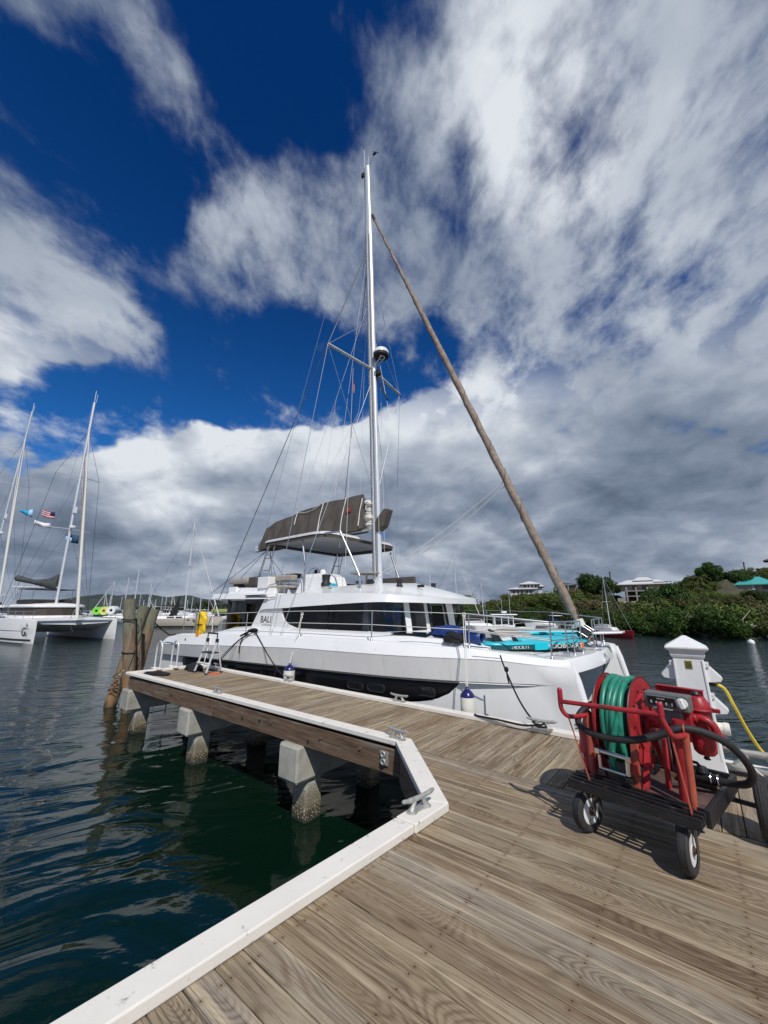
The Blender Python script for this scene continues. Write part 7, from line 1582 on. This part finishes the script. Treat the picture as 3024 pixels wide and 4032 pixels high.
for inl, mixk, stp in rows:
    s_ = random.uniform(0, stp)
    while s_ < 200:
        p = shore_point(s_, inl + random.uniform(-2, 2)); s_ += stp * random.uniform(.75, 1.25)
        if not p or not visible(*p) or p[1] > 160 or p[0] > 165: continue
        if any(a_ - 1 < p[0] < b_ + 1 and c_0 - 2 < p[1] < d_ + 1 for a_, b_, c_0, d_ in house_boxes): continue
        kk = random.choice(mixk); u = p[0] / p[1]
        if u < .5 and inl > 18 and kk == 'm': kk = 's'
        zz_ = hill_h(*p) - .3; sc_ = fit_scale(kk, p[0], p[1], zz_, random.uniform(.8, 1.15) * (.72 if inl > 25 else .9) * (.62 if kk == 'd' else 1))
        if sc_ < .26: continue
        key = {'m': 'mangrove', 's': 'scrub', 'h': 'hill', 'd': 'deep'}[kk]
        key += str(random.randrange(2 if kk == 'd' else 3))
        plant(key, p[0], p[1], zz_, sc_); cnt += 1
for i_ in range(26):
    px = 2560 + i_ * 19 + random.uniform(-8, 8); Y = random.uniform(106, 126) if px > 2660 else random.uniform(118, 128); q = PT(px, tab(px, SKYL) + random.uniform(2, 16), Y); hz = hill_h(q.x, q.y) - .4
    kk = random.choice(('deep0', 'deep1', 'hill0', 'hill1', 'hill2')); sc_ = (q.z - hz) / KH[kk[0]]
    if sc_ > .25: plant(kk, q.x, q.y, hz, min(sc_, 1.15), None, max(1, min(1.6, sc_ / 1.15)))
# trees that can be told apart
def tree_at(px, py_base, Y, key, s_, label, sz=1): q = PT(px, py_base, Y); plant(key, q.x, q.y, q.z, s_, label, sz)
tree_at(2345, 2350, 100, 'deep0', 1.0, 'big round dark tree on the ridge between the two hilltop houses', 1.15)
tree_at(2628, 2420, 74, 'deep1', .93, 'large dark dense tree right below the unfinished house', 1.15)
tree_at(2418, 2345, 126, 'hill1', .9, 'thin leaved tree beside the utility pole', 1.2)
tree_at(2800, 2290, 104, 'deep1', .75, 'flat topped dark tree on the skyline left of the teal roof', 1.3)
tree_at(2995, 2385, 80, 'deep0', .62, 'dark dense tree hiding the right part of the teal roofed house', 1.0)
def palm(label, x, y, z, h_, s_=1):
    t = thing('palm_tree', label, 'palm', (x, y, z)); m = MB(); m.tube([(0, 0, -1), (.1, 0, h_ * .5), (.25, .1, h_)], [.16, .13, .11], 7); m.build('trunk', M['bark'], t)
    m = MB()
    for k in range(16):
        q = k * 2.4; el = .75 - .09 * k; L_ = 1.7 * s_; pr = Vector((.25, .1, h_)); d_ = Vector((math.cos(q) * math.cos(el), math.sin(q) * math.cos(el), math.sin(el))); pts = []
        for i in range(8): pts.append(pr.copy()); pr = pr + d_ * L_ / 7; d_ = (d_ + Vector((0, 0, -.17))).normalized()
        sd = Vector((-math.sin(q), math.cos(q), 0))
        for i in range(7):
            for sg in (-1, 1): m.add([pts[i], pts[i + 1], pts[i + 1] + sd * sg * .32 * math.sin(math.pi * (i + 1.2) / 8.5) * s_ - Vector((0, 0, .2)), ], [(0, 1, 2)])
    m.build('crown', M['leaf_mid'], t, smooth=0); return t
palm('palm against the sky at the far left end of the hill, left one', *PT(1822, 2372, 92), 1.2, 1.0); palm('palm against the sky at the far left end of the hill, right one', *PT(1846, 2374, 92), 1.4, 1.1)
palm('palm with drooping crown among the trees above the white pedestal', *PT(2755, 2300, 98), 1.6, 1.5)
# dead branches
for (px, py, Y, lab, sd) in ((2905, 2400, 62, 'bleached forked dead branch among the trees on the right', 1), (2940, 2505, 42, 'pale dead stump at the waterline on the right', 2)):
    q = PT(px, py, Y); g = random.Random(sd); m = MB(off=q)
    m.tube([q, q + Vector((.1, 0, .8)), q + Vector((-.2, 0, 1.6))], [.08, .06, .03], 6)
    for k in range(4): s0 = q + Vector((0, 0, .4 + .3 * k)); m.tube([s0, s0 + Vector((g.uniform(-1.2, 1.4), 0, g.uniform(.1, .7))), s0 + Vector((g.uniform(-1.8, 2), 0, g.uniform(.3, 1.3)))], [.05, .04, .015], 5)
    tag(m.build('dead_branch', M['bark_pale'], None, loc=q), lab, 'branch')
m = MB()
for k in range(90):
    a_ = random.uniform(112, 130); p = shore_point(a_, random.uniform(-.6, .5)); q = Vector((p[0], p[1], random.uniform(0, .3))); d_ = Vector((random.uniform(-1, 1), random.uniform(-1, 1), random.uniform(-.2, .7))); m.tube([q, q + d_ * random.uniform(.4, 1.0)], [.035, .01], 4)
tag(m.build('driftwood', M['bark_pale'], None), 'tangle of grey driftwood and roots along the right shoreline', 'driftwood', kind='stuff')
# undergrowth that closes the gaps between trunks
g = np.random.default_rng(3); lob = []
for k in range(420):
    p = shore_point(random.uniform(0, 190), random.uniform(1.0, 75))
    if p and visible(*p) and p[0] < 150 and p[1] < 150:
        r_ = random.uniform(1.0, 1.8)
        if to_px(p[0], p[1], hill_h(*p) + .2 + r_ * .5)[1] > tab(to_px(p[0], p[1], 3)[0], FRONT if p[1] < 106 else SKYL): lob.append((p[0], p[1], hill_h(*p) + .2, r_))
me = crown_mesh('undergrowth', M['leaf_mid'], lob, 60000, .17, .5, 5); o = bpy.data.objects.new('undergrowth', me); col.objects.link(o); tag(o, 'low bushes covering the hillside between the trees', 'bushes', kind='stuff')
# far wooded shore on the left behind the fleet
lob = []
for k in range(160):
    px = random.uniform(520, 1900); Y = random.uniform(270, 300); q = PT(px, 2399, Y); lob.append((q.x, q.y, random.uniform(.5, 2.5) + (1.5 if px > 640 else 0) + (1.5 if px > 750 else 0), random.uniform(3, 5.5)))
me = crown_mesh('wood', M['leaf_dark'], lob, 26000, .55, .8, 6); o = bpy.data.objects.new('far_wood', me); col.objects.link(o); tag(o, 'dark line of trees on the far shore behind the moored boats', 'wood', kind='stuff')
print('trees', cnt)
